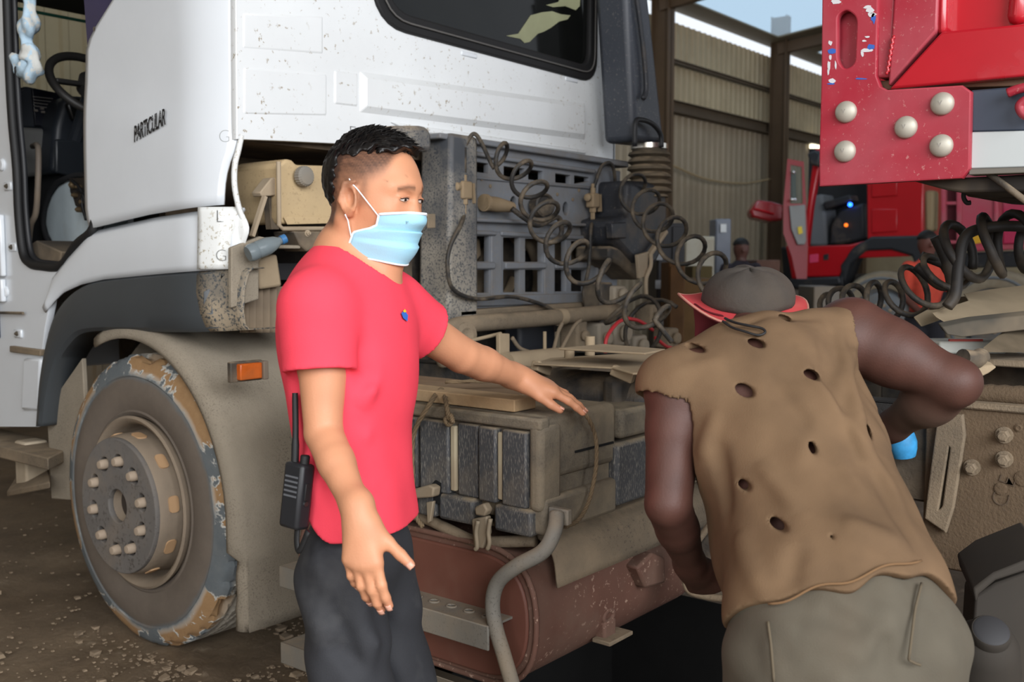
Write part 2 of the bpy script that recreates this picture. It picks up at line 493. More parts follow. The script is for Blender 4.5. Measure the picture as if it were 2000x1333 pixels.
rf = mk('ceiling', roof_geo(), ROOFM, kind='structure')
rf.modifiers.new('thickness', 'SOLIDIFY').thickness = .03
SKG = bpy.data.materials.new('skylight_sheet'); SKG.use_nodes = True
def _skg():
    nt = SKG.node_tree; N = nt.nodes; L = nt.links; N.remove(N['Principled BSDF'])
    t = N.new('ShaderNodeBsdfTransparent'); t.inputs[0].default_value = (.40, .55, .66, 1)
    d = N.new('ShaderNodeBsdfTranslucent'); d.inputs[0].default_value = (.7, .82, .9, 1)
    w = N.new('ShaderNodeTexWave'); w.inputs['Scale'].default_value = 6; w.bands_direction = 'X'
    tc = N.new('ShaderNodeTexCoord'); L.new(tc.outputs['Object'], w.inputs['Vector'])
    mr = N.new('ShaderNodeMapRange'); mr.inputs['To Min'].default_value = .2; mr.inputs['To Max'].default_value = .5; L.new(w.outputs['Fac'], mr.inputs[0])
    m = N.new('ShaderNodeMixShader'); L.new(mr.outputs[0], m.inputs[0]); L.new(t.outputs[0], m.inputs[1]); L.new(d.outputs[0], m.inputs[2])
    L.new(m.outputs[0], N['Material Output'].inputs[0])
_skg()
for i, (a, b) in enumerate(skl):
    mk('window_%d' % (i + 1), ([(a, YS0, roofz(YS0)), (b, YS0, roofz(YS0)), (b, YS1, roofz(YS1)), (a, YS1, roofz(YS1))], [(0, 1, 2, 3)]), SKG, kind='structure')
for y in (3.9, 1.6, -.7):
    mk('trim_5', box(XA, XB, y - .04, y + .04, roofz(y) - .2, roofz(y) - .03), STEELD, kind='structure')
for i in range(-3, 4):
    x = colx[0] - stepx * i
    if XA < x < XB: mk('trim_6', beam((x, YW - .3, roofz(YW) - .14), (x, YA, roofz(YA) - .14), .12, .2), STEEL, kind='structure')
wl_ = sheet([[(XA, y, 0) for y in (1.2, YW)], [(XA, y, ZE) for y in (1.2, YW)]])
mk('wall_left_skyblock', wl_, TANW, kind='structure')  # unseen wall, added to keep sky light off the cab side
mk('wall_far', sheet([[(XB, y, 0) for y in (YA, YW)], [(XB, y, 7.5) for y in (YA, YW)]]), TANW, kind='structure')
# ================================================================ white tractor truck
TR = empty('tractor_truck', (3.2, 1.5, 0), 'white tractor truck with dusty chassis, open cab door and black rear grille', 'truck')
XS = 2.08                                   # near side of the cab
YR = 2.90                                   # rear wall of the cab
def interp(x, pts):
    """piecewise linear, pts sorted by first value"""
    if x <= pts[0][0]: return pts[0][1]
    for (a, b), (c, d) in zip(pts[:-1], pts[1:]):
        if x <= c: return b + (d - b) * (x - a) / (c - a)
    return pts[-1][1]
def sideX(y):
    """plan shape of the side: flat, then rounding into the rear corner"""
    if y > 3.13: return XS
    t = min(1, (3.13 - y) / (3.13 - YR)); return XS + .075 * t ** 2.2
def yz(px, py, X=XS): p = onX(px, py, X); return (p.y, p.z)
def xz(px, py, Y=YR): p = onY(px, py, Y); return (p.x, p.z)

# ---- cab: big side panel behind the door opening
def side_panel():
    lft = sorted([(yz(*q)[1], yz(*q)[0]) for q in ((184, 442), (176, 420), (173, 300), (170, 95))]) + [(2.30, yz(181, 88)[0]), (2.40, yz(222, 55)[0]), (2.47, yz(250, 28)[0]), (2.56, yz(264, -8)[0]), (2.75, yz(268, -60)[0]), (3.05, 3.42)]
    rgt = [(1.62, 2.94), (1.70, 2.935), (1.76, 2.925), (1.82, 2.905), (1.86, 2.90), (3.1, 2.90)]
    zb = lambda y: interp(-y, [(-yz(184, 447)[0], yz(184, 447)[1]), (-yz(300, 420)[0], yz(300, 420)[1]), (-yz(448, 397)[0], yz(448, 397)[1] + .004)])
    rows = []
    for i in range(41):
        f = i / 40; row = []
        for j in range(33):
            g = j / 32
            z0 = 1.56 + f * 1.5
            yl, yr = interp(z0, lft), interp(z0, rgt)
            y = yl + (yr - yl) * g
            z = zb(y) + (3.06 - zb(y)) * f
            yl, yr = interp(z, lft), interp(z, rgt); y = yl + (yr - yl) * g
            x = sideX(y)
            # shallow swage: the panel swells out below a diagonal line, as pressed sheet does
            x -= .014 * (1 / (1 + math.exp(-((1.98 - z) + (y - 3.3) * .25) * 22)))
            x += .02 * max(0, z - 2.2)
            row.append((x, y, z))
        rows.append(row)
    return sheet(rows)
SIDEVF = side_panel()
p = mk('side_panel', SIDEVF, WHITE2, TR, smooth=60, solid=.012)
from mathutils.bvhtree import BVHTree
def surf(vf, px, py, off=.007):
    t = BVHTree.FromPolygons([Vector(v) for v in vf[0]], [tuple(f) for f in vf[1]]); d = ray(px, py).normalized(); h = t.ray_cast(CP, d)
    n = h[1] if h[1].dot(d) < 0 else -h[1]
    return h[0] + n * off, n
# dark glass ahead of the upper side panel
gq = [yz(*q) for q in ((168, 97), (181, 89), (222, 56), (250, 29), (264, -8))] + [(3.42, 3.05), (3.80, 3.05)]
PURP = pm('tinted_quarter_glass', (52, 50, 84), .15, var=.15, vscale=2, coat=.4)
mk('quarter_window', plate(gq, [], (XS + .012, 0, 0), (0, 1, 0), (0, 0, 1), .01), PURP, TR)
c = onX(186, 57, XS - .0)
mk('window_stud', lathe([(.009, -.004), (.009, .004), (0, .006)], c, (-1, 0, 0), 12), pm('stud_steel', (180, 180, 185), .3, metal=1), TR, smooth=40)
# lower wing below the seam
def wing():
    top = [(-yz(*q)[0], yz(*q)[1]) for q in ((96, 590), (112, 535), (140, 497), (178, 452), (184, 449), (300, 423), (449, 400))]
    bot = [(-yz(*q)[0], yz(*q)[1]) for q in ((96, 610), (112, 590), (130, 572), (165, 556), (210, 546), (300, 537), (380, 530), (452, 524))]
    rows = []
    n = 48; y0 = yz(96, 600)[0]; y1 = 2.888
    for i in range(9):
        row = []
        for j in range(n):
            y = y0 + (y1 - y0) * j / (n - 1)
            zb, zt = interp(-y, bot), interp(-y, top) - .008
            z = zb + (zt - zb) * i / 8
            row.append((sideX(y) - .012 + (.02 if i == 8 else 0) - .010 * math.sin(math.pi * i / 8), y, z))
        rows.append(row)
    return sheet(rows)
WINGVF = wing()
w = mk('wing_panel', WINGVF, WHITE2, TR, smooth=50, solid=.012)
mk('wing_recess', prism([onX(q[0], q[1], XS - .018) for q in ((134, 512), (140, 505), (178, 468), (172, 490), (158, 517))], (.006, 0, 0)), WHITE, w, bevel=.002)
# spattered rear edge strip that wraps round the corner, with its ragged outline
ed = [(449, 398), (462, 420), (464, 440), (456, 462), (450, 490), (452, 524), (398, 530), (396, 470), (392, 412)]
def edge_strip():
    rows = []
    for i in range(13):
        f = i / 12
        yl = yz(396, 400 + f * 126)[0]; z = yz(420, 404)[1] + (yz(420, 526)[1] - yz(420, 404)[1]) * f
        wob = [2.885, 2.88, 2.868, 2.856, 2.85, 2.852, 2.862, 2.872, 2.88, 2.884, 2.884, 2.882, 2.88][i]
        rows.append([(sideX(max(yl + (wob - yl) * g / 8, 2.90)) - .036 + .03 * (g / 8) ** 3, yl + (wob - yl) * g / 8, z) for g in range(9)])
    return sheet(rows)
EDGEVF = edge_strip()
mk('corner_edge', EDGEVF, WHITED, TR, smooth=60, solid=.006)
mk('corner_flange', tube(smooth_path([(2.158, 2.893, 1.87), (2.142, 2.89, 1.82), (2.128, 2.892, 1.77), (2.126, 2.893, 1.70), (2.135, 2.885, 1.63), (2.15, 2.878, 1.58)], 5), .010, 8), WHITED, TR, smooth=180)
# arch flare in dark plastic
out_ = [(452, 524), (380, 530), (300, 536), (230, 543), (180, 551), (148, 566), (122, 592), (104, 624), (90, 676), (82, 735), (78, 792), (76, 832)]
inn_ = [(452, 646), (400, 648), (330, 648), (250, 646), (190, 646), (158, 653), (138, 672), (122, 695), (110, 724), (100, 765), (95, 800), (92, 832)]
def flare(a, b):
    rows = []
    O = smooth_path([onX(*q, XS - .02) for q in out_], 4); I = smooth_path([onX(*q, XS - .02) for q in inn_], 4)
    n = len(O); A, B = int(a * n), int(b * n)
    for i in range(A, min(B + 1, n)):
        o, q = O[i], I[i]
        row = []
        for k, (g, dx) in enumerate(((0, .05), (0, .006), (.06, -.012), (.35, -.03), (.7, -.034), (.93, -.026), (1, -.012), (1, .10))):
            P = o.lerp(q, g); row.append((sideX(max(P.y, YR)) + dx - .012, P.y, P.z))
        rows.append(row)
    return sheet(rows)
mk('wheel_arch_flare', flare(0.085, 1), GREYPL, TR, smooth=35, solid=.004)
FLVF = flare(0, .10)
mk('wheel_arch_flare_end', FLVF, GREYPLD, TR, smooth=35, solid=.004)
# front pillar and lower front panel around the door opening
SEALP = [(11, -60), (14, 0), (18, 120), (24, 230), (33, 330), (37, 420), (45, 492), (58, 514), (80, 520), (120, 519), (150, 478), (184, 444)]
pil = [yz(*q) for q in SEALP[:-1]] + [yz(*q) for q in ((140, 500), (108, 560), (92, 640), (80, 740), (76, 832), (-120, 832), (-160, 500), (-140, -60))]
fp = mk('front_pillar_panel', plate(pil, [], (XS + .004, 0, 0), (0, 1, 0), (0, 0, 1), .03, .004), WHITE2, TR, smooth=35)
seal = smooth_path([onX(*q, XS - .008) for q in SEALP] + [onX(180, 380, XS + .02), onX(178, 200, XS + .02)], 4)
mk('door_seal', tube(seal, .019, 10), RUBBER, TR, smooth=180)
mk('door_seal_lip', tube([p + Vector((.02, -.022, .012)) for p in seal], .012, 8), BLACKPL, TR, smooth=180)
for (x, y) in ((16, 364), (25, 483), (36, 652)):                    # hinge lugs and bolts
    c = onX(x, y, XS - .014)
    lug = mk('hinge_lug', obox(c, (.006, 0, 0), (0, .032, 0), (0, 0, .018)), WHITE2, TR, bevel=.006)
    mk('hinge_bolt', hexbolt(c + Vector((-.006, 0, 0)), (-1, 0, 0), .008, .008), pm('hinge_bolt_steel', (120, 112, 100), .4, metal=.8), lug)
for (x, y, r) in ((5, 322, .026), (12, 570, .024)):
    mk('pressed_boss', lathe([(r, 0), (r, .006), (r * .75, .012), (0, .012)], onX(x, y, XS - .011), (-1, 0, 0), 20), WHITE2, fp, smooth=35)
for (y0, y1) in ((420, 540), (545, 590)):
    a = onX(-6, y0, XS - .02); b = onX(10, y1, XS - .02)
    mk('pillar_bracket', box(XS - .035, XS - .012, min(a.y, b.y), max(a.y, b.y) + .04, min(a.z, b.z), max(a.z, b.z)), WHITE2, TR, bevel=.006)
mk('pillar_bumper', box(XS - .03, XS, yz(-20, 620)[0] - .12, yz(24, 620)[0] + .25, yz(12, 662)[1], yz(12, 592)[1]), pm('navy_plastic', (44, 54, 70), .5), TR, bevel=.01)
mk('pillar_stay', tube([onX(-10, 611, XS - .04), onX(45, 612, XS - .03)], .006, 8), DUSTYB, TR)
# lower front: steps below the door
mk('step_well', prism([onX(q[0], q[1], XS - .006) for q in ((18, 668), (78, 662), (76, 800), (30, 800))], (.01, 0, 0)), WHITE, TR, bevel=.004)
mk('step_well_ledge', prism([onX(q[0], q[1], XS - .03) for q in ((18, 676), (78, 684), (78, 696), (18, 688))], (.12, 0, 0)), DUSTY, TR, bevel=.004)
mk('step_well_rib', prism([onX(q[0], q[1], XS - .03) for q in ((44, 700), (78, 700), (74, 802), (40, 802))], (.04, 0, 0)), WHITE2, TR, bevel=.012)
s = mk('step', prism([(onX(q[0], q[1], XS - .1).x, onX(q[0], q[1], XS - .1).y, 0.62) for q in ((92, 850), (90, 880))] + [(XS - .1, 4.9, .62), (XS + .12, 4.9, .62), (XS + .12, yz(92, 850)[0], .62)], (0, 0, .05)), DUSTY, TR, bevel=.008)
mk('step_bracket', obox(onX(62, 905, XS + .03), (.05, 0, 0), (0, .05, 0), (0, 0, .10)), pm('bracket_dusty_white', (186, 172, 150), .8, dust=.4, var=.1), TR, bevel=.01)
a = onX(60, 960, XS - .05)
mk('lower_step', prism([onX(q[0], q[1], XS - .08 + q[2]) for q in ((14, 972, 0), (98, 955, 0), (96, 930, .16), (36, 936, .16))], (0, 0, .028)), DUSTY, TR, bevel=.006)
mk('step_side_plate', prism([onX(q[0], q[1], XS + .02) for q in ((92, 826), (118, 760), (160, 700), (175, 980), (100, 975), (96, 890))], (.02, 0, 0)), MUD, TR, bevel=.004)
# letters on the white paint
def text_mesh(s, size, o, u, v, name, mat, parent, shear=0.0, thick=.0008, offset=0.0, space=1.0, align='CENTER', vs=1.0, us=1.0):
    cu = bpy.data.curves.new('t', 'FONT'); cu.body = s; cu.size = size; cu.extrude = thick; cu.shear = shear; cu.offset = offset; cu.space_character = space
    cu.align_x = align; cu.align_y = 'CENTER'
    ob = bpy.data.objects.new('t', cu); COL.objects.link(ob)
    dg = bpy.context.evaluated_depsgraph_get(); dg.update()
    me = bpy.data.meshes.new_from_object(ob.evaluated_get(dg))
    o, u, v = Vector(o), Vector(u).normalized(), Vector(v).normalized(); w = u.cross(v)
    V = [o + u * p.co.x * us + v * p.co.y * vs + w * p.co.z for p in me.vertices]; F = [tuple(p.vertices) for p in me.polygons]
    bpy.data.objects.remove(ob); bpy.data.curves.remove(cu); bpy.data.meshes.remove(me)
    return mk(name, (V, F), mat, parent)
INK = pm('black_decal', (28, 28, 30), .5, patch=((190, 194, 198), 90, .60))
a = onX(258, 268, XS - .02); b = onX(330, 226, XS - .02)
dirv = (b - a); up = Vector((0, 0, 1))
text_mesh('PARTICULAR', .080, (a + b) / 2 + Vector((-.004, 0, .0)), dirv, (0, 0, 1), 'lettering', INK, TR, shear=.15, offset=.0008, space=.95, us=.46)
bpy.data.objects['lettering'].scale = (1, 1, 1)
for ch, (x, y), sz, vf, lm in (('G', (440, 268), .062, SIDEVF, pm('grey_letter', (150, 152, 152), .5)), ('L', (430, 424), .062, EDGEVF, INK), ('G', (433, 500), .058, EDGEVF, pm('grey_letter_dark', (96, 96, 94), .5)), ('P', (436, 541), .034, FLVF, INK)):
    c, n_ = surf(vf, x, y, .006)
    u_ = n_.cross(Vector((0, 0, 1))); u_ = -u_ if u_.dot(RV) < 0 else u_
    text_mesh(ch, sz, c, u_, n_.cross(u_) if n_.cross(u_).z > 0 else -n_.cross(u_), 'letter', lm, TR, offset=-.002)
text_mesh('E', .085, onY(689, 263, YR - .0165), (1, 0, 0), (0, 0, 1), 'letter', INK, TR, offset=-.003)

# ---- cab rear wall with its big window
ow = [xz(458, 271), xz(560, 275), xz(697, 282), xz(700, 262), xz(830, 268), xz(1010, 291), xz(1192, 312), (4.46, 2.6), (4.42, 3.1), (2.155, 3.1)]
win = rounded([xz(735, 38), xz(1152, 150), (4.245, 2.98), (2.72, 2.98)], [.14, .10, .1, .1], 6)
rw = mk('rear_wall', plate(ow, [win], (0, YR, 0), (1, 0, 0), (0, 0, 1), .03, .003), WHITE, TR, smooth=30)
mk('rear_corner_far', sheet([[(4.44 + .06 * math.sin(a), YR - .015 + .2 * (1 - math.cos(a)), z) for a in (0, .4, .8, 1.2, 1.57)] for z in (1.95, 3.1)]), WHITE, TR, smooth=80)
def raised(name, quad, h=.012, ch=.02, mat=WHITE, parent=None, Y=YR - .015):
    """pressed field: outline px on the wall, chamfered edges"""
    P = [Vector((*xz(*q, Y=Y), 0)) for q in quad]; c = sum(P, Vector()) / len(P)
    n = len(P); O = [(p.x, Y + .004, p.y) for p in P]; I = []
    for p in P:
        d = (c - p); I.append((p.x + math.copysign(min(abs(d.x), ch), d.x), Y - h, p.y + math.copysign(min(abs(d.y) * .6, ch), d.y)))
    V = O + I; F = [tuple(range(n, 2 * n))] + [(i, (i + 1) % n, n + (i + 1) % n, n + i) for i in range(n)]
    return mk(name, (V, F), mat, parent or rw, smooth=20, bevel=.004)
raised('pressed_swage', [(700, 136), (1143, 200), (1143, 276), (700, 222)], .016, .03)
raised('pressed_swage', [(650, 134), (700, 141), (700, 212), (650, 206)], .004, .012)
raised('pressed_swage', [(472, 128), (640, 142), (640, 230), (472, 226)], .003, .012)
raised('pressed_swage', [(472, 96), (632, 108), (632, 30), (472, 22)], .0025, .008)
raised('pressed_swage', [(760, 236), (1143, 292), (1143, 303), (790, 258)], .010, .008)
for x, y in ((916, 107), (1116, 156)):
    c = onY(x, y, YR - .016)
    mk('slot_plug', obox(c, (.05, 0, 0), (0, .004, 0), (0, 0, .010)), WHITE2, rw, bevel=.004)
ws = mk('window_seal', plate([tuple(p) for p in rounded([(a[0] + dx, a[1] + dz) for a, dx, dz in zip([xz(735, 38), xz(1152, 150), (4.245, 2.98), (2.72, 2.98)], (-.02, .02, .02, -.02), (-.02, -.025, .02, .02))], [.16, .12, .1, .1], 6)], [rounded([(a[0] + dx, a[1] + dz) for a, dx, dz in zip([xz(735, 38), xz(1152, 150), (4.245, 2.98), (2.72, 2.98)], (.04, -.03, -.03, .04), (.035, .035, -.03, -.03))], [.13, .09, .1, .1], 6)], (0, YR - .012, 0), (1, 0, 0), (0, 0, 1), .032, .008), RUBBER, TR, smooth=40)
mk('seal_groove', tube(smooth_path([(p[0], YR - .034, p[1]) for p in rounded([(a[0] + dx, a[1] + dz) for a, dx, dz in zip([xz(735, 38), xz(1152, 150), (4.245, 2.98), (2.72, 2.98)], (.012, -.006, -.006, .012), (.008, .006, -.006, -.006))], [.14, .10, .1, .1], 6)], 1, True), .004, 6, closed=True), pm('seal_grey_bead', (96, 94, 92), .5), ws, smooth=180)
GLASSD = pm('dark_window_glass', (17, 18, 17), .08, var=.3, vscale=3, spec=.25)
gl = mk('rear_window', plate(win, [], (0, YR + .0, 0), (1, 0, 0), (0, 0, 1), .006), GLASSD, TR)
ST = pm('peeled_film', (150, 152, 120), .6, var=.12)
pz = lambda L: [(*xz(*q, Y=YR - .004),) for q in L]
mk('torn_sticker', plate(pz([(988, 70), (1012, 66), (1024, 48), (1036, 30), (1058, 24), (1078, 22), (1096, 28), (1114, 30), (1108, 38), (1092, 42), (1076, 54), (1062, 62), (1050, 66), (1034, 82), (1024, 84), (1016, 76)]), [], (0, YR - .0045, 0), (1, 0, 0), (0, 0, 1), .0015), ST, gl)
mk('torn_sticker', plate(pz([(1066, 10), (1090, 4), (1100, -14), (1134, -20), (1132, 12), (1124, 20), (1104, 12), (1080, 14)]), [], (0, YR - .0045, 0), (1, 0, 0), (0, 0, 1), .0015), ST, gl)
# roof, floor, far side and front of the cab: real shell, only glimpsed through door and glass
INT = pm('cab_lining_dark', (30, 30, 32), .8)
mk('cab_roof', box(XS + .05, 4.45, YR, 5.15, 3.06, 3.12), WHITE, TR, bevel=.03)
mk('cab_headliner', box(XS + .06, 4.44, 4.35, 5.12, 2.72, 3.05), INT, TR)
mk('cab_back_lining', plate([(2.2, 1.9), (4.4, 1.96), (4.4, 3.05), (2.2, 3.05)], [win], (0, YR + .04, 0), (1, 0, 0), (0, 0, 1), .02), INT, TR)
mk('cab_floor', box(XS + .10, 4.44, 3.0, 5.0, 1.38, 1.44), INT, TR)
mk('cab_far_side', join(box(4.42, 4.47, YR, 5.1, 1.4, 2.2), box(4.42, 4.47, YR, 3.9, 2.2, 3.1)), WHITE2, TR)
mk('cab_front', join(box(XS + .02, 4.46, 5.06, 5.14, .9, 2.06), box(XS + .02, XS + .10, 5.06, 5.14, 2.06, 3.1), box(4.38, 4.46, 5.06, 5.14, 2.06, 3.1)), WHITE2, TR, bevel=.01)
CLEAR = bpy.data.materials.new('clear_glass'); CLEAR.use_nodes = True
def _clear():
    nt = CLEAR.node_tree; N = nt.nodes; L = nt.links; N.remove(N['Principled BSDF'])
    t = N.new('ShaderNodeBsdfTransparent'); t.inputs[0].default_value = (.86, .9, .87, 1); g = N.new('ShaderNodeBsdfGlossy'); g.inputs['Roughness'].default_value = .04
    f = N.new('ShaderNodeFresnel'); f.inputs[0].default_value = 1.35; m = N.new('ShaderNodeMixShader')
    L.new(f.outputs[0], m.inputs[0]); L.new(t.outputs[0], m.inputs[1]); L.new(g.outputs[0], m.inputs[2]); L.new(m.outputs[0], N['Material Output'].inputs[0])
_clear()
ws = mk('windscreen', box(XS + .1, 4.38, 5.10, 5.106, 2.06, 2.74), CLEAR, TR)
mk('sunstrip', box(XS + .1, 4.38, 5.094, 5.099, 2.675, 2.69), pm('green_strip', (52, 110, 90), .5), ws)

# ---- what shows through the door opening
DASH = pm('dash_dark_plastic', (36, 40, 46), .45, var=.12, vscale=8)
DASHG = pm('dash_grey_plastic', (96, 96, 94), .55, var=.1)
def dp(px, py, Y=4.7): return onY(px, py, Y)
con = mk('centre_console', prism([dp(*q) for q in ((34, 176), (50, 168), (120, 182), (112, 252), (38, 250))], (0, .35, 0)), DASH, TR, bevel=.012)
mk('radio_stack', prism([dp(q[0], q[1], 4.698) for q in ((60, 172), (118, 184), (108, 250), (66, 246))], (0, -.012, 0)), pm('radio_black', (20, 22, 30), .3), con, bevel=.004)
for k in range(4):
    mk('vent_slat', beam(dp(64 + k, 189 + 6 * k, 4.68), dp(103 + 0 * k, 193 + 6.4 * k, 4.68), .006, .005), pm('vent_grey', (100, 98, 96), .4), con)
for (x, y) in ((82, 212), (94, 212), (84, 219), (96, 220), (92, 232), (70, 216)):
    mk('dash_switch', obox(dp(x, y, 4.683), (.008, 0, 0), (0, .004, 0), (0, 0, .005)), pm('switch_grey', (110, 104, 98), .4), con)
mk('console_lower', prism([dp(*q, 4.66) for q in ((38, 247), (105, 252), (104, 290), (98, 325), (84, 344), (50, 346), (42, 300))], (0, .3, 0)), DASHG, TR, bevel=.02)
mk('dash_pod', prism([dp(*q, 4.55) for q in ((108, 248), (120, 200), (134, 186), (200, 190), (210, 330), (160, 345), (100, 338))], (0, .4, 0)), DASH, TR, bevel=.03, bseg=4)
mk('gauge_hood', prism([dp(*q, 4.54) for q in ((124, 205), (136, 192), (190, 196), (190, 240), (136, 236))], (0, -.03, 0)), pm('gauge_black', (14, 14, 15), .35), TR, bevel=.01)
mk('knee_panel', prism([dp(*q, 4.5) for q in ((104, 272), (200, 276), (200, 345), (160, 350), (104, 338))], (0, -.02, 0)), pm('knee_dark', (33, 37, 42), .4), TR, bevel=.012)
swc = dp(182, 168, 4.35)
n = Vector((0, -.75, .66)).normalized(); t, s_, b_ = frame_axes(n)
STW = pm('steering_wheel_black', (38, 37, 36), .5)
swr = mk('steering_wheel', tube([swc + (s_ * math.cos(a) + b_ * math.sin(a)) * .19 for a in np.linspace(0, 2 * math.pi, 49)[:-1]], .019, 10, closed=True), STW, TR, smooth=180)
mk('wheel_spoke', beam(swc - s_ * .18, swc + s_ * .18, .05, .02), STW, swr, bevel=.006)
mk('wheel_boss', lathe([(0, -.04), (.06, -.04), (.07, .02), (.03, .035), (0, .035)], swc, n, 20), STW, swr, smooth=40)
mk('steering_column', tube([swc, swc + Vector((0, .25, -.35))], .035, 12), DASH, TR)
mk('grab_bar', tube(smooth_path([onX(q[0], q[1], XS + .10 + q[2]) for q in ((64, 286, .08), (72, 284, .04), (75, 300, .02), (74, 360, 0), (70, 415, 0), (60, 440, 0), (56, 474, .03))], 6), .013, 10), pm('grab_bar_worn', (112, 102, 92), .55, dust=.3), TR, smooth=180)
# white inner arch seen low in the doorway, with pedal gear in front of it
wa = [onX(q[0], q[1], XS + .30) for q in ((128, 352), (112, 362), (98, 382), (89, 408), (86, 436), (92, 462), (104, 482), (120, 496), (190, 470), (205, 352))]
mk('inner_arch', prism(wa, (.2, .1, 0)), pm('inner_white_paint', (196, 208, 212), .45, var=.06, dust=.12), TR, bevel=.02, bseg=3)
mk('inner_arch_trim', tube(smooth_path([onX(q[0], q[1], XS + .285) for q in ((176, 345), (150, 342), (120, 352), (104, 366), (92, 390), (85, 420), (86, 450), (98, 478), (118, 498))], 4), .012, 8), INT, TR, smooth=180)
PED = pm('pedal_gear_dark', (48, 42, 36), .6, dust=.2)
mk('pedal_bracket', prism([onX(q[0], q[1], XS + .26) for q in ((134, 348), (190, 346), (190, 440), (166, 428), (156, 410), (146, 402), (142, 388), (136, 376))], (.04, 0, 0)), PED, TR, bevel=.006)
for (x, y, r) in ((146, 362, .016), (158, 366, .010), (158, 410, .012), (166, 395, .014), (150, 382, .01)):
    mk('pedal_fitting', lathe([(0, 0), (r, 0), (r, .02), (r * .5, .03), (0, .03)], onX(x, y, XS + .26), (-1, -.3, 0), 12), pm('brass_fitting', (126, 108, 82), .4, metal=.6), TR, smooth=40)
for q in (((140, 352), (160, 375), (172, 420)), ((176, 352), (160, 390), (168, 430)), ((150, 370), (170, 380), (185, 376))):
    mk('pedal_hose', tube(smooth_path([onX(a[0], a[1], XS + .24) for a in q], 6), .007, 8), RUBBER, TR, smooth=180)
mk('door_sill', prism([onX(q[0], q[1], XS + .05) for q in ((54, 480), (70, 470), (120, 492), (116, 512), (62, 510))], (.2, .02, 0)), pm('sill_dirty', (84, 76, 66), .8, dust=.4), TR, bevel=.006)
mk('cab_inner_side', prism([onX(q[0], q[1], XS + .33) for q in ((30, 338), (140, 338), (140, 520), (48, 520))], (.02, .0, 0)), INT, TR)
# rolled cloth rag tied to the mirror arm
RAG = pm('pale_blue_cloth', (176, 200, 216), .9, var=.18, vscale=22, patch=((206, 208, 204), 14, .52), bump=.5, bscale=60)
def rag():
    path = smooth_path([onX(*q, XS + .03) for q in ((62, -70), (60, -20), (58, 20), (56, 50), (52, 74), (54, 96), (62, 112), (66, 128), (58, 140), (46, 146), (40, 130), (34, 112), (26, 106))], 7)
    n = len(path); R = []
    for i in range(n):
        f = i / (n - 1)
        R.append((.030 + .010 * math.sin(f * 31)) * (1.0 if f < .55 else 1.15))
    V, F = tube(path, R, 20)
    W = []
    for k, v in enumerate(V):
        i, j = divmod(k, 20); c = path[min(i, n - 1)]
        tw = 1 + .24 * math.sin(3 * (2 * math.pi * j / 20) + i * .38) + .12 * mnoise(Vector(v) * 40)
        W.append(c + (Vector(v) - c) * tw)
    return W, F
rg = mk('cloth_rag', rag(), RAG, None, smooth=180, label='twisted pale blue and white cloth hanging in the cab doorway', cat='cloth')
# ---- front wheel
WC = Vector((2.09, 3.45, .55))
TY = bpy.data.materials.new('tyre_painted_chipped'); TY.use_nodes = True
def _tyre_mat():
    nt = TY.node_tree; N = nt.nodes; L = nt.links; bs = N['Principled BSDF']; bs.inputs['Roughness'].default_value = .85
    tc = N.new('ShaderNodeTexCoord'); sp = N.new('ShaderNodeSeparateXYZ'); L.new(tc.outputs['Object'], sp.inputs[0])
    def M(op, a, b=0.0, clamp=False):
        n = N.new('ShaderNodeMath'); n.operation = op; n.use_clamp = clamp
        for i, x in enumerate((a, b)):
            if isinstance(x, (int, float)): n.inputs[i].default_value = x
            else: L.new(x, n.inputs[i])
        return n.outputs[0]
    def nz(s, d=6, r=.6, dist=0.0):
        n = N.new('ShaderNodeTexNoise'); n.inputs['Scale'].default_value = s; n.inputs['Detail'].default_value = d; n.inputs['Roughness'].default_value = r; n.inputs['Distortion'].default_value = dist
        L.new(tc.outputs['Object'], n.inputs['Vector']); return n.outputs['Fac']
    def rp(x, a, b):
        n = N.new('ShaderNodeMapRange'); n.inputs['From Min'].default_value = a; n.inputs['From Max'].default_value = b; L.new(x, n.inputs[0]); return n.outputs[0]
    def mix(f, a, b):
        n = N.new('ShaderNodeMix'); n.data_type = 'RGBA'; L.new(f, n.inputs[0])
        for i, x in ((6, a), (7, b)):
            if isinstance(x, tuple): n.inputs[i].default_value = (*lin(x), 1)
            else: L.new(x, n.inputs[i])
        return n.outputs[2]
    r = M('SQRT', M('ADD', M('MULTIPLY', sp.outputs['Y'], sp.outputs['Y']), M('MULTIPLY', sp.outputs['Z'], sp.outputs['Z'])))
    rn = M('ADD', r, M('MULTIPLY', M('SUBTRACT', nz(5), .5), .05))
    side = mix(nz(9, 6, .7), (92, 84, 76), (122, 110, 98))
    blue = rp(rn, .455, .475)
    c = mix(blue, side, mix(nz(16, 5, .7), (80, 90, 97), (120, 124, 124)))
    big = nz(4.2, 5, .62, .4)
    edge = rp(rn, .472, .495)
    pw = M('MULTIPLY', rp(big, .485, .50), edge)
    c = mix(pw, c, (206, 204, 196))
    pt = M('MULTIPLY', rp(big, .505, .515), rp(rn, .476, .50))
    tan = mix(nz(40, 4, .7), (146, 112, 76), (176, 142, 102))
    c = mix(pt, c, tan)
    inner = rp(sp.outputs['X'], .03, .07)            # tread, away from the outer shoulder, is dusty grey
    c = mix(M('MULTIPLY', inner, rp(r, .515, .53)), c, mix(nz(30, 4, .7), (150, 142, 128), (186, 178, 164)))
    L.new(c, bs.inputs['Base Color'])
    b = N.new('ShaderNodeBump'); b.inputs['Strength'].default_value = .6; b.inputs['Distance'].default_value = .004
    L.new(M('ADD', M('MULTIPLY', M('ADD', pw, pt), -.5), M('MULTIPLY', nz(60, 4), .3)), b.inputs['Height']); L.new(b.outputs[0], bs.inputs['Normal'])
_tyre_mat()
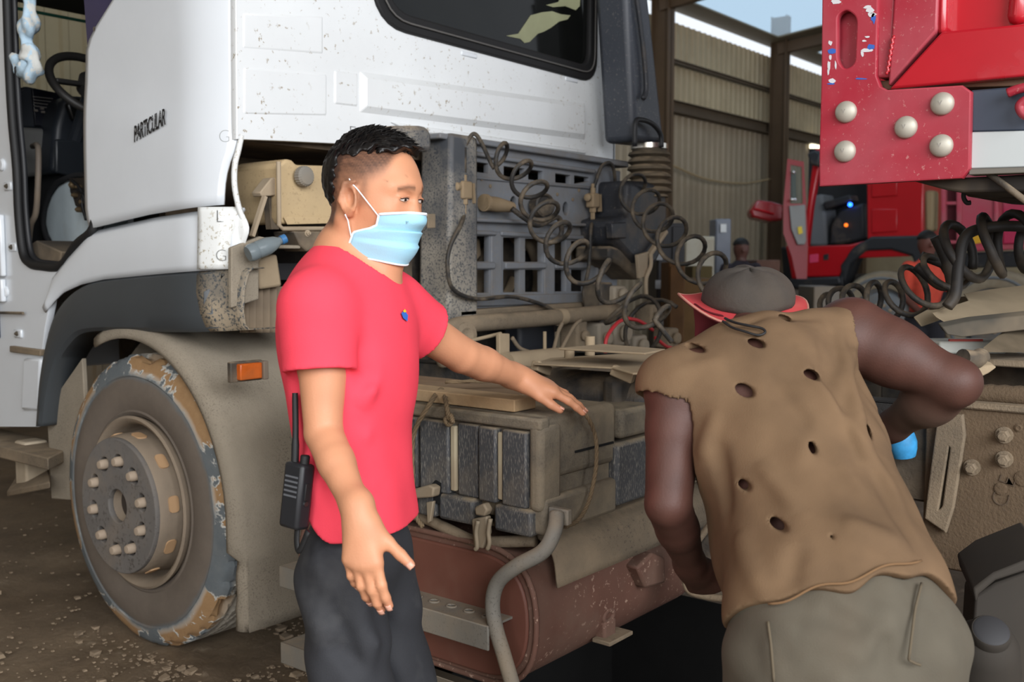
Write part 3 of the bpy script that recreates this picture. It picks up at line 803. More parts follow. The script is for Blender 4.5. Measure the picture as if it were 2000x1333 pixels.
def tyre():
    prof = [(.315, -.26), (.33, -.29), (.42, -.305), (.50, -.295), (.535, -.27), (.548, -.255)]
    tread = [(.552, -.24 + .008 * k) for k in range(28)]
    outp = [(.546, -.018), (.538, -.004), (.525, .004), (.508, .010), (.49, .016), (.474, .019), (.468, .015), (.45, .022), (.42, .026), (.39, .024), (.36, .018), (.345, .012), (.338, .016), (.325, .008), (.312, -.01), (.30, -.03)]
    rows = []; n = 240
    for (r, h) in prof + tread + outp:
        row = []
        for j in range(n):
            a = 2 * math.pi * j / n; rr = r
            if r > .53:
                g = any(abs(h - q) < .0075 for q in (-.19, -.132, -.074))
                z = (j + int(3 * math.sin(h * 60))) % 6
                if g: rr -= .012
                elif z == 0 and r > .54: rr -= .010
                # chunks torn out of the outer shoulder
                if h > -.05:
                    t = mnoise(Vector((math.cos(a) * 5, math.sin(a) * 5, h * 12)))
                    rr -= max(0, t - .12) * .05
            row.append(WC + Vector((-h, -math.cos(a) * rr, math.sin(a) * rr)))
        rows.append(row)
    return sheet(rows, closed_u=True)
tyre_o = mk('front_wheel', tyre(), TY, TR, smooth=35, origin=WC, label='chipped blue-grey painted tyre on dusty ten-nut wheel')
RIM = pm('rim_dusty', (134, 120, 104), .8, dust=.5, dustcol=(150, 134, 114), dscale=6, var=.1, bump=.3, bscale=90)
RIMD = pm('wheel_disc_grey_dusty', (112, 108, 104), .75, dust=.3, dustcol=(140, 126, 110), dscale=5, speck=.5, speckcol=(74, 68, 64), sscale=60, var=.1)
ax = (-1, 0, 0)
mk('rim', lathe([(.29, -.06), (.305, -.02), (.322, .014), (.325, .028), (.316, .034), (.305, .028), (.292, .006), (.284, -.03), (.275, -.06), (.262, -.075), (.25, -.08)], WC, ax, 64), RIM, tyre_o, smooth=50)
barrel = lathe([(.278, -.09), (.270, -.05), (.262, .0), (.262, .05), (.258, .075), (.248, .092), (.232, .098)], WC, ax, 64)
mk('wheel_dish', barrel, RIM, tyre_o, smooth=50)
NW = 10; hol = []
for k in range(NW):
    a = 2 * math.pi * (k + .35) / NW
    hol.append([(math.cos(a) * .168 + math.cos(a) * q[0] - math.sin(a) * q[1], math.sin(a) * .168 + math.sin(a) * q[0] + math.cos(a) * q[1]) for q in circle2((0, 0), .031, 14, .038)])
hol.append(circle2((0, 0), .066, 28))
mk('wheel_disc', plate(circle2((0, 0), .247, 64), hol, WC + Vector((-.09, 0, 0)), (0, -1, 0), (0, 0, 1), .024, .005), RIMD, tyre_o, smooth=40)
mk('disc_backing', lathe([(.0, .045), (.235, .045), (.235, .05), (0, .05)], WC, ax, 48), pm('hub_dark', (58, 50, 44), .8), tyre_o)
mk('hub_bore', lathe([(.067, .098), (.062, .09), (.060, .05), (.05, .03), (.0, .03)], WC, ax, 32), RIM, tyre_o, smooth=40)
mk('hub_face', lathe([(.048, .03), (.046, .036), (.03, .036), (0, .036)], WC, ax, 28), pm('hub_steel', (116, 118, 122), .5, metal=.4, dust=.4), tyre_o, smooth=40)
NUT = pm('wheel_nut_dusty', (170, 152, 132), .75, dust=.4, dustcol=(180, 164, 146))
nut0 = None
for k in range(NW):
    a = 2 * math.pi * (k + .35) / NW
    c = WC + Vector((-.05, -math.cos(a) * .168, math.sin(a) * .168))
    if nut0 is None:
        nut0 = mk('wheel_nut', join(lathe([(0, 0), (.021, 0), (.021, .022), (.0195, .024)], (0, 0, 0), ax, 6), lathe([(.0195, .02), (.0185, .062 ), (.014, .072), (0, .074)], (0, 0, 0), ax, 16)), NUT, None, smooth=40, origin=(0, 0, 0))
        attach(nut0, c, tyre_o)
    else: copyobj(nut0, 'wheel_nut', c, tyre_o, rot=(a * 1.7, 0, 0))
hh = pm('hand_hole_tan', (186, 150, 112), .8)
for k in range(10):
    a = 2 * math.pi * (k + .2) / 10
    u = Vector((0, -math.cos(a), math.sin(a))); t = Vector((0, math.sin(a), math.cos(a)))
    c = WC + Vector((-.035, 0, 0)) + u * .2635
    mk('hand_hole', prism([c + t * q[0] + Vector((-1, 0, 0)) * q[1] - u * .004 for q in rounded(rect2(-.03, .03, -.02, .02), .016)], u * .006), hh, tyre_o)
# ---- dust-caked guard behind the wheel
def guard():
    sec = []
    for i in range(22):
        a = math.radians(112 - i * 112 / 21); sec.append((math.cos(a), math.sin(a), 0))
    sec += [(1, 0, -.04 * k) for k in range(1, 10)]
    rows = []
    for (c, s, dz) in sec:
        row = []
        for k, (x, rr) in enumerate(((2.045, .585), (2.045, .60), (2.05, .618), (2.065, .632), (2.09, .638), (2.2, .64), (2.4, .64), (2.6, .64), (2.8, .64))):
            xx = x
            if dz < -.1 and k < 4: xx += .035 + .02 * mnoise(Vector((0, 0, dz * 30)))
            row.append((xx, 3.45 - c * rr, .55 + s * (rr + .03) + dz))
        rows.append(row)
    return sheet(rows)
mk('mudguard', guard(), MUD, TR, smooth=60, solid=.008)
mk('mudguard_inner', sheet([[(x, 3.45 - math.cos(a) * .63, .55 + math.sin(a) * .66) for x in (2.30, 2.75)] for a in np.linspace(math.radians(95), math.radians(190), 20)]), MUD, TR, smooth=60, solid=.006)
mk('arch_backplate', prism([(2.42, 3.45 - math.cos(a) * .64, .55 + math.sin(a) * .67) for a in np.linspace(0, math.pi, 24)], (.01, 0, 0)), pm('arch_dark_metal', (60, 54, 48), .9, dust=.4), TR)  # dark brown dusty plate closing the wheel arch
# orange side marker
oc = onY(484, 726, 2.79)
mp_ = mk('side_marker', obox(oc + Vector((.004, .02, 0)), (.064, 0, 0), (0, .010, 0), (0, 0, .034)), DUSTYB, TR, bevel=.004)
mk('marker_lens', obox(oc + Vector((.008, .002, 0)), (.044, 0, 0), (0, .012, 0), (0, 0, .027)), pm('orange_lens', (196, 92, 30), .3, dust=.25, dustcol=(150, 110, 70), var=.15, vscale=30), mp_, bevel=.004)
mk('marker_end', obox(oc + Vector((.062, -.002, 0)), (.010, 0, 0), (0, .016, 0), (0, 0, .031)), pm('marker_end_grey', (118, 104, 90), .8), mp_, bevel=.003)
# ---- cavity under the cab rear with the coolant tank
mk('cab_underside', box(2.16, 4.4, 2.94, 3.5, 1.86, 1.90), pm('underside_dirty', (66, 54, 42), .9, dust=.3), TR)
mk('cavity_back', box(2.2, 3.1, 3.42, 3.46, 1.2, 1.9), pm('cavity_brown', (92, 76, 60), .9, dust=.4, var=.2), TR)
TK = pm('coolant_tank_cream', (188, 164, 126), .6, dust=.25, dustcol=(166, 146, 116), dscale=5, speck=.3, speckcol=(140, 118, 86), sscale=90)
tp = lambda px, py, Y=2.86: onY(px, py, Y)
ct = mk('coolant_tank', prism([tp(*q) for q in ((544, 322), (558, 310), (572, 312), (580, 322), (660, 324), (660, 420), (648, 436), (552, 438), (545, 424))], (0, .26, 0)), TK, TR, bevel=.022, bseg=3)
mk('tank_seam', prism([tp(q[0], q[1], 2.852) for q in ((553, 424), (648, 424), (640, 437), (560, 439))], (0, -.004, 0)), TK, ct, bevel=.003)
mk('tank_side', prism([tp(q[0], q[1], 2.95) for q in ((526, 330), (545, 326), (545, 440), (528, 420))], (0, .2, 0)), TK, ct, bevel=.01)
cc = tp(590, 345, 2.845)
capv = [];
for r, h in ((.034, 0), (.034, .022), (.028, .030), (.014, .032), (0, .032)): capv.append((r, h))
V, F = lathe(capv, cc, (0, -1, 0), 48)
V = [cc + Vector(((Vector(v) - cc).x * (1 + .06 * (i % 2)), (Vector(v) - cc).y, (Vector(v) - cc).z * (1 + .06 * (i % 2)))) for i, v in enumerate(V)]
mk('tank_cap', (V, F), pm('cap_grey', (126, 122, 114), .7, dust=.3), ct, smooth=35)
FR = pm('tank_cradle_pale', (166, 150, 128), .8, dust=.4)
mk('tank_cradle', tube([tp(544, 316, 2.84), tp(545, 440, 2.84), tp(552, 447, 2.84), tp(640, 447, 2.84), tp(652, 430, 2.84)], .008, 8), FR, TR, smooth=60)
mk('cradle_bracket', prism([tp(*q, 2.88) for q in ((508, 376), (530, 348), (545, 345), (545, 382), (512, 384))], (0, .05, 0)), FR, TR, bevel=.004)
mk('cradle_stay', beam(tp(517, 384, 2.87), tp(492, 462, 2.87), .018, .012), FR, TR)
mk('cradle_upright', prism([tp(*q, 2.9) for q in ((524, 382), (545, 382), (545, 448), (530, 448))], (0, .03, 0)), DUSTYB, TR)
mk('cradle_shelf', prism([tp(*q, 2.83) for q in ((574, 452), (650, 452), (650, 474), (600, 492), (586, 478))], (0, .12, 0)), DUSTYB, TR, bevel=.006)
mk('shelf_bolt', hexbolt(tp(600, 456, 2.83), (0, -1, 0), .009, .012), FR, TR)
mk('dusty_shelf', prism([tp(*q, 2.87) for q in ((452, 484), (508, 462), (540, 468), (506, 512), (506, 585), (452, 602))], (0, .02, 0)), MUD, TR, bevel=.004)
mk('shelf_top', box(2.14, 2.36, 2.84, 3.05, 1.492, 1.504), MUD, TR, bevel=.003)
PLEAT = pm('pleated_boot', (118, 104, 88), .9, dust=.4)
def pleats(x0, x1, y0, y1, Y):
    rows = []
    for i in range(9):
        f = i / 8; row = []
        for j in range(41):
            g = j / 40; px = x0 + (x1 - x0) * g; py = y0 + (y1 - y0) * f
            p = onY(px, py, Y); p.y += .012 * math.sin(g * 2 * math.pi * 8); row.append(p)
        rows.append(row)
    return sheet(rows)
mk('pleated_boot', pleats(470, 580, 560, 650, 2.95), PLEAT, TR, smooth=60, solid=.004)
mk('dusty_cover', prism([tp(*q, 2.90) for q in ((506, 508), (542, 496), (552, 560), (508, 566))], (0, .05, 0)), SAND, TR, bevel=.01)
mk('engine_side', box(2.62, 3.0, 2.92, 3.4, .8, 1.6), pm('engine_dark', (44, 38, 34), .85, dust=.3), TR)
bt = empty('water_bottle', tp(505, 482, 2.84), 'clear plastic water bottle with blue cap lying under the coolant tank', 'bottle')
BP = pm('bottle_plastic', (170, 184, 190), .15, trans=.6, ior=1.2)
a0, a1 = tp(505, 488, 2.80), tp(548, 470, 2.78)
axb = (a1 - a0).normalized(); Lb = (a1 - a0).length
mk('bottle_body', lathe([(0, 0), (.026, 0), (.030, .01), (.030, .03), (.028, .034), (.030, .038), (.030, .075), (.022, .105), (.013, .12), (.013, .135)], a0 - axb * .04, axb, 24), BP, bt, smooth=50)
mk('bottle_cap', lathe([(0, .0), (.016, 0), (.016, .018), (.0, .018)], a0 - axb * .04 + axb * .126, axb, 20), pm('blue_cap', (60, 112, 160), .4), bt, smooth=40)

# ---- black intake panel behind the cab
YG = 2.80
gq = lambda *L: [(*xz(*q, Y=YG),) for q in L]
go = gq((872, 272), (1192, 322), (1190, 480), (1186, 604), (872, 626))
holes = []
for (x0, x1, t0, t1, b0, b1) in ((872 + 2, 906, 308, 312, 330, 335), (912, 950, 314, 319, 336, 341), (978, 1020, 324, 329, 346, 351), (1026, 1056, 330, 334, 352, 356), (1079, 1110, 338, 342, 358, 361), (1116, 1146, 342, 346, 361, 356)):
    holes.append(rounded(gq((x0, b0), (x1, b1), (x1, t1), (x0, t0)), .006, 2))
for x, y in ((998, 398), (1100, 408)): holes.append(circle2(xz(x, y, Y=YG), .026, 18, .034))
for (x0, x1) in ((881, 912), (921, 951), (977, 1010), (1020, 1055), (1078, 1101), (1110, 1140)):
    f = (x0 - 880) / 260
    holes.append(rounded(gq((x0, 512 + 2 * f), (x1, 512 + 2 * f), (x1, 458 + 14 * f), (x0, 458 + 14 * f)), .005, 2))
    holes.append(rounded(gq((x0, 574 - 4 * f), (x1, 574 - 4 * f), (x1, 526), (x0, 526)), .005, 2))
gp = mk('intake_panel', plate(go, holes, (0, YG, 0), (1, 0, 0), (0, 0, 1), .03, .003), GRIL, TR, smooth=30)
def bar(name, pts, d0, d1, mat=GRIL, bev=.006, par=gp):
    """rib standing proud of the panel from d0 to d1 (towards the camera side)"""
    return mk(name, prism([onY(q[0], q[1], YG - d0) for q in pts], (0, -(d1 - d0), 0)), mat, par, bevel=bev)
bar('panel_post', [(820, 265), (874, 273), (876, 640), (862, 660), (815, 664)], -.1, .07, GRILS, .018, TR)
bar('panel_top_rail', [(820, 263), (1192, 318), (1192, 330), (820, 274)], -.06, .05)
bar('slot_hood', [(868, 290), (958, 303), (958, 312), (868, 299)], 0, .04)
bar('slot_hood', [(972, 306), (1152, 333), (1148, 340), (972, 315)], 0, .04)
bar('slot_sill', [(868, 340), (1160, 366), (1160, 372), (868, 346)], 0, .025)
bar('middle_rail', [(868, 424), (1188, 440), (1188, 446), (868, 432)], 0, .05)
bar('lattice_head', [(874, 448), (960, 452), (960, 461), (874, 457)], 0, .03)
bar('lattice_head', [(970, 452), (1145, 461), (1145, 470), (970, 461)], 0, .03)
for x0, x1 in ((953, 974), (1057, 1077)): bar('lattice_upright', [(x0, 452), (x1, 453), (x1, 580), (x0, 582)], 0, .02)
for x0, x1 in ((913, 919), (1012, 1018), (1102, 1108)): bar('lattice_slat', [(x0, 456), (x1, 456), (x1, 578), (x0, 578)], -.01, .012, bev=.003)
bar('lattice_crossbar', [(880, 511), (958, 512), (958, 526), (880, 526)], 0, .03)
bar('lattice_crossbar', [(978, 512), (1058, 513), (1058, 525), (978, 526)], 0, .03)
bar('lattice_crossbar', [(1076, 513), (1140, 514), (1140, 525), (1076, 525)], 0, .03)
bar('panel_bottom_rail', [(874, 578), (1190, 572), (1190, 590), (874, 600)], 0, .035)
bar('panel_bottom_lip', [(874, 606), (1150, 588), (1150, 598), (874, 618)], .0, .07, DUSTY)
bar('right_post', [(1150, 330), (1196, 335), (1188, 604), (1150, 596)], -.02, .03)
for pts in ([(833, 418), (848, 418), (848, 446), (833, 446)], [(1160, 440), (1176, 441), (1176, 462), (1160, 462)]): bar('strike_catch', pts, .07, .078, DUSTY, .003, TR)
for (x, y) in ((957, 364), (1088, 380), (1118, 390), (1130, 372), (940, 350)):
    mk('panel_rivet', lathe([(.008, 0), (.008, .004), (0, .006)], onY(x, y, YG - .015), (0, -1, 0), 10), DUSTY, gp)
bar('panel_side_box', [(722, 250), (788, 250), (800, 262), (802, 300), (724, 300)], -.04, .08, GRILS, .02, TR)
# dim machinery behind the lattice
mk('radiator_shroud', box(2.98, 4.35, 2.98, 3.05, 1.1, 1.9), pm('shroud_dark', (30, 27, 25), .9, dust=.2), TR)
dcc = onY(995, 545, 2.92)
mk('air_duct_ring', tube([dcc + Vector((math.cos(a) * .21, 0, math.sin(a) * .21)) for a in np.linspace(0, 2 * math.pi, 41)[:-1]], .022, 8, closed=True), DUSTY, TR, smooth=180)
mk('duct_block', prism([onY(q[0], q[1], 2.90) for q in ((918, 468), (938, 466), (942, 500), (930, 512), (918, 500))], (0, .05, 0)), SAND, TR, bevel=.01)
mk('shroud_plate', prism([onY(q[0], q[1], 2.94) for q in ((990, 458), (1055, 460), (1055, 500), (1010, 482))], (0, .01, 0)), DUSTY, TR)
mk('shroud_plate', prism([onY(q[0], q[1], 2.94) for q in ((880, 458), (915, 458), (912, 500), (880, 512))], (0, .01, 0)), DUSTY, TR)
mk('shroud_plate', prism([onY(q[0], q[1], 2.94) for q in ((1078, 470), (1140, 474), (1140, 512), (1078, 508))], (0, .01, 0)), DUSTY, TR)
mk('fan_blade', prism([onY(q[0], q[1], 2.93) for q in ((1000, 540), (1012, 545), (1000, 572), (985, 574))], (0, .01, 0)), SAND, TR)
# air valves
BR = pm('valve_dusty_brass', (140, 120, 92), .7, dust=.4, var=.12)
def valve(px, py, sc_=1.0):
    c = onY(px, py, YG - .06); k = sc_
    v = mk('air_valve', obox(c, (.032 * k, 0, 0), (0, .022, 0), (0, 0, .036 * k)), BR, TR, bevel=.008)
    mk('valve_neck', lathe([(.013 * k, 0), (.013 * k, .03), (.010 * k, .032), (.010 * k, .05)], c + Vector((0, 0, .03 * k)), (0, 0, 1), 12), BR, v, smooth=40)
    mk('valve_nut', lathe([(.018 * k, 0), (.018 * k, .022), (.012 * k, .024), (.012 * k, .06)], c - Vector((0, 0, .034 * k)), (0, 0, -1), 6), BR, v)
    mk('valve_port', lathe([(.018 * k, 0), (.018 * k, .025), (.010, .03), (0, .03)], c - Vector((.032 * k, 0, -.012)), (-1, -.2, 0), 12), BR, v, smooth=40)
    mk('valve_lever', beam(c + Vector((.04 * k, -.01, .03)), c + Vector((.046 * k, -.01, -.05)), .018, .012), BR, v)
    return c
v1 = valve(906, 372, 1.0); v2 = valve(1158, 392, .95)
mk('valve_riser', tube([v1 + Vector((0, 0, .07)), v1 + Vector((.0, 0, .17))], .012, 10), HOSE, TR)
cl = onY(965, 400, YG - .05)
mk('coupling_head', tube([onY(945, 396, YG - .05), onY(970, 400, YG - .06), onY(1000, 405, YG - .06)], [.03, .032, .022], 14), BR, TR, smooth=40)
mk('coupling_flange', lathe([(.0, 0), (.036, 0), (.036, .015), (0, .015)], onY(945, 396, YG - .05), (1, 0, 0), 18), BR, TR)
rc = onY(1052, 402, YG - .05)
mk('round_plug', lathe([(0, 0), (.052, 0), (.052, .05), (.044, .055), (.036, .045), (0, .045)], rc, (-.3, -1, 0), 24), HOSE, TR, smooth=40)
# ---- suzi air hoses
def coil(path, R, pitch, r, name, mat, parent, n=8, per=22, lab=None, cat=None, group=None, ph=0.0, tails=(None, None), squash=1.0, jit=.12):
    P = smooth_path(path, 40)
    L_ = [0.0]
    for a, b in zip(P[:-1], P[1:]): L_.append(L_[-1] + (b - a).length)
    tot = L_[-1]; N_ = int(tot / pitch * per); out = []
    Rs = R if callable(R) else (lambda f: R)
    s = None
    for i in range(N_ + 1):
        d = tot * i / N_
        k = max(0, min(len(P) - 2, int(np.searchsorted(L_, d)) - 1)); f = (d - L_[k]) / max(1e-9, L_[k + 1] - L_[k])
        p = P[k].lerp(P[k + 1], f); t = (P[k + 1] - P[k]).normalized()
        if s is None: _, s, _b = frame_axes(t)
        s = (s - t * s.dot(t)).normalized(); b = t.cross(s)
        a = 2 * math.pi * d / pitch + ph
        rr = Rs(i / N_) * (1 + jit * mnoise(Vector((d / pitch * .6, 3.3, ph))))
        out.append(p + (s * math.cos(a) + b * math.sin(a) * squash) * rr)
    if tails[0]: out = smooth_path([*tails[0], out[0]], 10)[:-1] + out
    if tails[1]: out = out + smooth_path([out[-1], *tails[1]], 10)[1:]
    return mk(name, tube(out, r, n), mat, parent, smooth=180, label=lab, cat=cat, group=group)
yg = YG - .10
coil([onD(*q) for q in ((958, 302, 4.02), (1000, 322, 3.95), (1036, 366, 3.85), (1056, 412, 3.75), (1078, 452, 3.66), (1108, 488, 3.58), (1145, 522, 3.5), (1188, 552, 3.45), (1238, 592, 3.4), (1292, 640, 3.32))],
     lambda f: .062, .135, .0088, 'air_hose', HOSE, TR, ph=2.2, tails=([v1 + Vector((0, 0, .17)), v1 + Vector((.05, -.02, .225))], [onD(1312, 668, 3.3)]))
coil([onD(*q) for q in ((1222, 352, 4.95), (1268, 412, 4.5), (1306, 455, 4.1), (1350, 500, 3.8), (1400, 540, 3.5), (1455, 568, 3.25), (1520, 592, 3.0))],
     lambda f: .078 - .012 * f, .27, .0088, 'air_hose', HOSE, TR, ph=1.0, tails=([v2 + Vector((0, 0, .05)), v2 + Vector((.03, -.03, .16)), v2 + Vector((.12, -.03, .17))], None))
coil([onY(1210, 590, yg - .35), onY(1240, 625, yg - .38), onY(1285, 645, yg - .4)], .11, .16, .0095, 'air_hose', HOSE, TR, ph=.4, jit=.35)
mk('cable_loom', tube(smooth_path([v1 - Vector((0, 0, .1)), onY(900, 440, yg), onY(880, 480, yg), onY(874, 520, yg), onY(885, 565, yg), onY(930, 584, yg), onY(1000, 580, yg), onY(1060, 596, yg), onY(1085, 612, yg)], 8), .009, 8), HOSE, TR, smooth=180)
mk('cable_loom', tube(smooth_path([v2 - Vector((0, 0, .1)), onY(1154, 450, yg), onY(1150, 520, yg), onY(1140, 575, yg), onY(1148, 610, yg)], 8), .009, 8), HOSE, TR, smooth=180)
mk('cable_loom', tube(smooth_path([onY(1000, 408, yg), onY(1030, 430, yg - .03), onY(1052, 440, yg - .03), onY(1090, 425, yg - .02), onY(1095, 460, yg), onY(1065, 480, yg)], 8), .012, 8), HOSE, TR, smooth=180)
# red line between the coils
RED = pm('red_air_line', (186, 46, 52), .5, dust=.2)
for q in (((1182, 690), (1185, 660), (1205, 632), (1225, 622)), ((1225, 622), (1250, 628), (1275, 645)), ((1280, 660), (1300, 676), (1312, 680))):
    mk('red_air_line', tube(smooth_path([onY(*a, 2.30) for a in q], 6), .008, 8), RED, TR, smooth=180)
# ---- intake snorkel and filter at the far rear corner
SN = pm('snorkel_black', (46, 48, 53), .5, dust=.2, speck=.2, speckcol=(120, 112, 100), sscale=80)
YN = 2.62
mk('corner_fairing', prism([onY(q[0], q[1], 2.86) for q in ((1192, -40), (1240, -60), (1262, 60), (1276, 160), (1284, 240), (1240, 236), (1212, 196), (1204, 120))], (0, .25, 0)), SN, TR, bevel=.02)
mk('snorkel_duct', prism([onY(q[0], q[1], YN) for q in ((1222, -60), (1262, -60), (1282, 120), (1300, 282), (1240, 276), (1236, 200))], (0, .18, 0)), pm('snorkel_blue_grey', (62, 66, 74), .45, speck=.25, speckcol=(120, 118, 114), sscale=90), TR, bevel=.03, bseg=3)
mk('snorkel_rib', tube(smooth_path([onY(q[0], q[1], YN - .02) for q in ((1240, -30), (1256, 90), (1262, 170), (1256, 192), (1262, 182))], 5), .012, 8), SN, TR, smooth=180)
mk('snorkel_handle', tube(smooth_path([onY(q[0], q[1], YN - .04) for q in ((1240, 286), (1241, 240), (1252, 234), (1274, 242), (1290, 262), (1292, 288))], 5), .012, 8), BLACKPL, TR, smooth=180)
bc = onY(1268, 290, YN + .05)
pr = [(.0, 0), (.085, 0), (.085, .018)]
for k in range(6): pr += [(.10 + .002 * k, .022 + k * .036), (.105 + .002 * k, .034 + k * .036), (.085, .046 + k * .036)]
pr += [(.10, .24), (0, .24)]
mk('intake_bellows', lathe(pr, bc, (0, 0, -1), 28), pm('bellows_rubber', (66, 60, 50), .7, dust=.4, top=.9), TR, smooth=35)
mk('bellows_clamp', lathe([(.088, -.02), (.092, -.02), (.092, .004), (.088, .004)], bc, (0, 0, -1), 28), pm('clamp_steel', (205, 200, 190), .25, metal=1), TR, smooth=40)
fb = mk('air_filter_box', prism([onY(q[0], q[1], YN - .02) for q in ((1228, 352), (1302, 356), (1306, 420), (1300, 480), (1282, 520), (1240, 515), (1200, 470), (1196, 430), (1226, 420))], (0, .3, 0)), SN, TR, bevel=.03, bseg=3)
mk('filter_clip', prism([onY(q[0], q[1], YN - .04) for q in ((1196, 436), (1224, 434), (1224, 466), (1198, 466))], (0, .04, 0)), SN, fb, bevel=.006)
mk('filter_funnel', prism([onY(q[0], q[1], YN) for q in ((1192, 480), (1285, 505), (1262, 540), (1246, 548), (1215, 520), (1190, 506))], (0, .2, 0)), DUSTYB, TR, bevel=.015)
mk('filter_bracket', beam(onY(1266, 500, YN - .05), onY(1300, 452, YN - .05), .03, .02), FR, TR, bevel=.006)
mk('filter_bracket', prism([onY(q[0], q[1], YN - .06) for q in ((1246, 498), (1268, 492), (1264, 540), (1250, 545))], (0, .02, 0)), FR, TR, bevel=.004)
mk('filter_rod', tube(smooth_path([onY(q[0], q[1], YN - .07) for q in ((1271, 496), (1271, 520), (1262, 545), (1262, 580))], 4), .010, 8), FR, TR, smooth=180)
mk('chassis_upright', box(3.9, 4.0, 2.6, 2.7, .9, 1.35), DUSTYB, TR, bevel=.01)
# ---- battery box
XBX = 2.00; YB0, YB1 = 1.505, 2.42; ZB0, ZB1 = .765, 1.065; XBI = 2.33
bb = mk('battery_box', box(XBX + .02, XBI, YB0 + .012, YB1, ZB0 + .02, ZB1 - .03), BATTD, TR, bevel=.012)
def bx(px, py, d=0.0): return onX(px, py, XBX - d)
# cover with ribbed front, lip and rear end
cov = [(815, 835), (1040, 852), (1036, 1000), (815, 962)]
mk('box_cover', box(XBX + .012, XBI + .01, YB0, YB1 + .01, .90, ZB1), BATTD, bb, bevel=.018, bseg=3)
mk('cover_lip', box(XBX - .012, XBX + .03, YB0 - .004, YB1 + .02, ZB1 - .035, ZB1 - .004), BATTD, bb, bevel=.008)
def ycol(px): return bx(px, 920).y
for (x0, x1, d) in ((760, 820, .012), (826, 882, .014), (894, 934, .002), (940, 974, .014), (986, 1034, .014)):
    mk('front_panel', box(XBX - d, XBX + .03, ycol(x1), ycol(x0), .83, ZB1 - .04), BATT, bb, bevel=.006)
for x0, x1 in ((883, 893), (975, 985)):
    mk('front_ridge', box(XBX - .008, XBX + .03, ycol(x1), ycol(x0), .84, ZB1 - .05), pm('ridge_pale', (178, 168, 142), .85, dust=.5), bb, bevel=.004)
mk('corner_post', box(XBX - .012, XBX + .08, YB0 - .006, ycol(1036), ZB0 + .06, ZB1 - .02), BATTD, bb, bevel=.016, bseg=3)
for (x0, x1) in ((760, 858), (864, 932), (972, 1046)):
    mk('tray_front', box(XBX - .018, XBX + .05, ycol(x1), ycol(x0), ZB0 - .005, .83), BATT, bb, bevel=.010)
mk('tray_rear', box(XBX + .0, XBI, YB0 - .01, YB0 + .05, ZB0, .86), BATTD, bb, bevel=.012)
mk('rear_upper_box', box(2.335, 2.84, YB0 - .02, YB0 + .14, .965, 1.045), BATTD, bb, bevel=.014)
mk('rear_lower_box', box(2.32, 2.84, YB0 - .015, YB0 + .14, .78, .955), BATT, bb, bevel=.012)
mk('latch_recess', prism([bx(q[0], q[1], .014) for q in ((846, 944), (852, 938), (862, 944), (862, 985), (846, 982))], (-.003, 0, 0)), SEAM, bb)
LT = pm('latch_steel_dusty', (150, 138, 118), .6, metal=.3, dust=.45)
mk('latch_tongue', prism([bx(q[0], q[1], .02) for q in ((812, 955), (852, 944), (862, 950), (860, 968), (815, 972))], (-.03, 0, 0)), LT, bb, bevel=.005)
mk('latch_hook', prism([bx(q[0], q[1], .025) for q in ((838, 980), (852, 978), (846, 1018), (840, 1022))], (-.012, 0, 0)), LT, bb, bevel=.003)
lt = mk('toggle_latch', prism([bx(q[0], q[1], .02) for q in ((930, 1012), (960, 1006), (962, 1040), (952, 1070), (934, 1066))], (-.02, 0, 0)), LT, bb, bevel=.005)
mk('toggle_arm', tube(smooth_path([bx(q[0], q[1], .045) for q in ((934, 1018), (930, 1040), (932, 1068), (928, 1074))], 4), .006, 8), LT, lt, smooth=180)
mk('toggle_arm', tube(smooth_path([bx(q[0], q[1], .045) for q in ((958, 1014), (954, 1040), (956, 1060), (952, 1074))], 4), .006, 8), LT, lt, smooth=180)
mk('toggle_catch', prism([bx(q[0], q[1], .02) for q in ((938, 988), (956, 980), (964, 994), (958, 1006), (940, 1004))], (-.025, 0, 0)), LT, lt, bevel=.005)
mk('cover_seam', box(2.14, XBI - .01, YB0 - .003, YB0 + .02, .955, .961), SEAM, bb)
# planks lying on the box (loose)
WOODF = pm('plank_tan', (176, 148, 112), .85, var=.16, vscale=18, dust=.35, dustcol=(168, 148, 120), bump=.4, bscale=70)
WOODD = pm('plank_dusty_brown', (128, 104, 80), .9, var=.15, vscale=12, dust=.4, dustcol=(140, 120, 96))
def board(a, b, wd, th, mat, lab):
    mk('wooden_plank', beam(a, b, wd, th), mat, None, bevel=.003, label=lab, cat='plank', group='planks on the battery box')
zt = ZB1 + .001
board((2.055, 1.60, zt + .017), (2.055, 2.40, zt + .017), .09, .032, WOODF, 'pale tan plank at the front edge of the battery box top')
board((2.175, 1.70, zt + .012), (2.170, 2.46, zt + .012), .13, .022, WOODD, 'dusty brown plank in the middle of the battery box top')
board((2.290, 1.66, zt + .011), (2.295, 2.50, zt + .011), .085, .020, WOODD, 'dusty brown plank at the back of the battery box top')
ROPE = pm('old_rope', (120, 102, 78), .95, bump=.6, bscale=200, var=.2)
def rope(path, r, name, lab):
    P = smooth_path(path, 10)
    parts = []
    for ph in (0, 2.09, 4.19):
        Q = []; s = None
        for i, p in enumerate(P):
            t = (P[min(i + 1, len(P) - 1)] - P[max(i - 1, 0)]).normalized()
            if s is None: _, s, _b = frame_axes(t)
            s = (s - t * s.dot(t)).normalized(); b = t.cross(s); a = i * .8 + ph
            Q.append(p + (s * math.cos(a) + b * math.sin(a)) * r * .5)
        parts.append(tube(Q, r * .62, 6))
    return mk(name, join(*parts), ROPE, None, smooth=180, label=lab, cat='rope')
kx = bx(876, 822, .03)
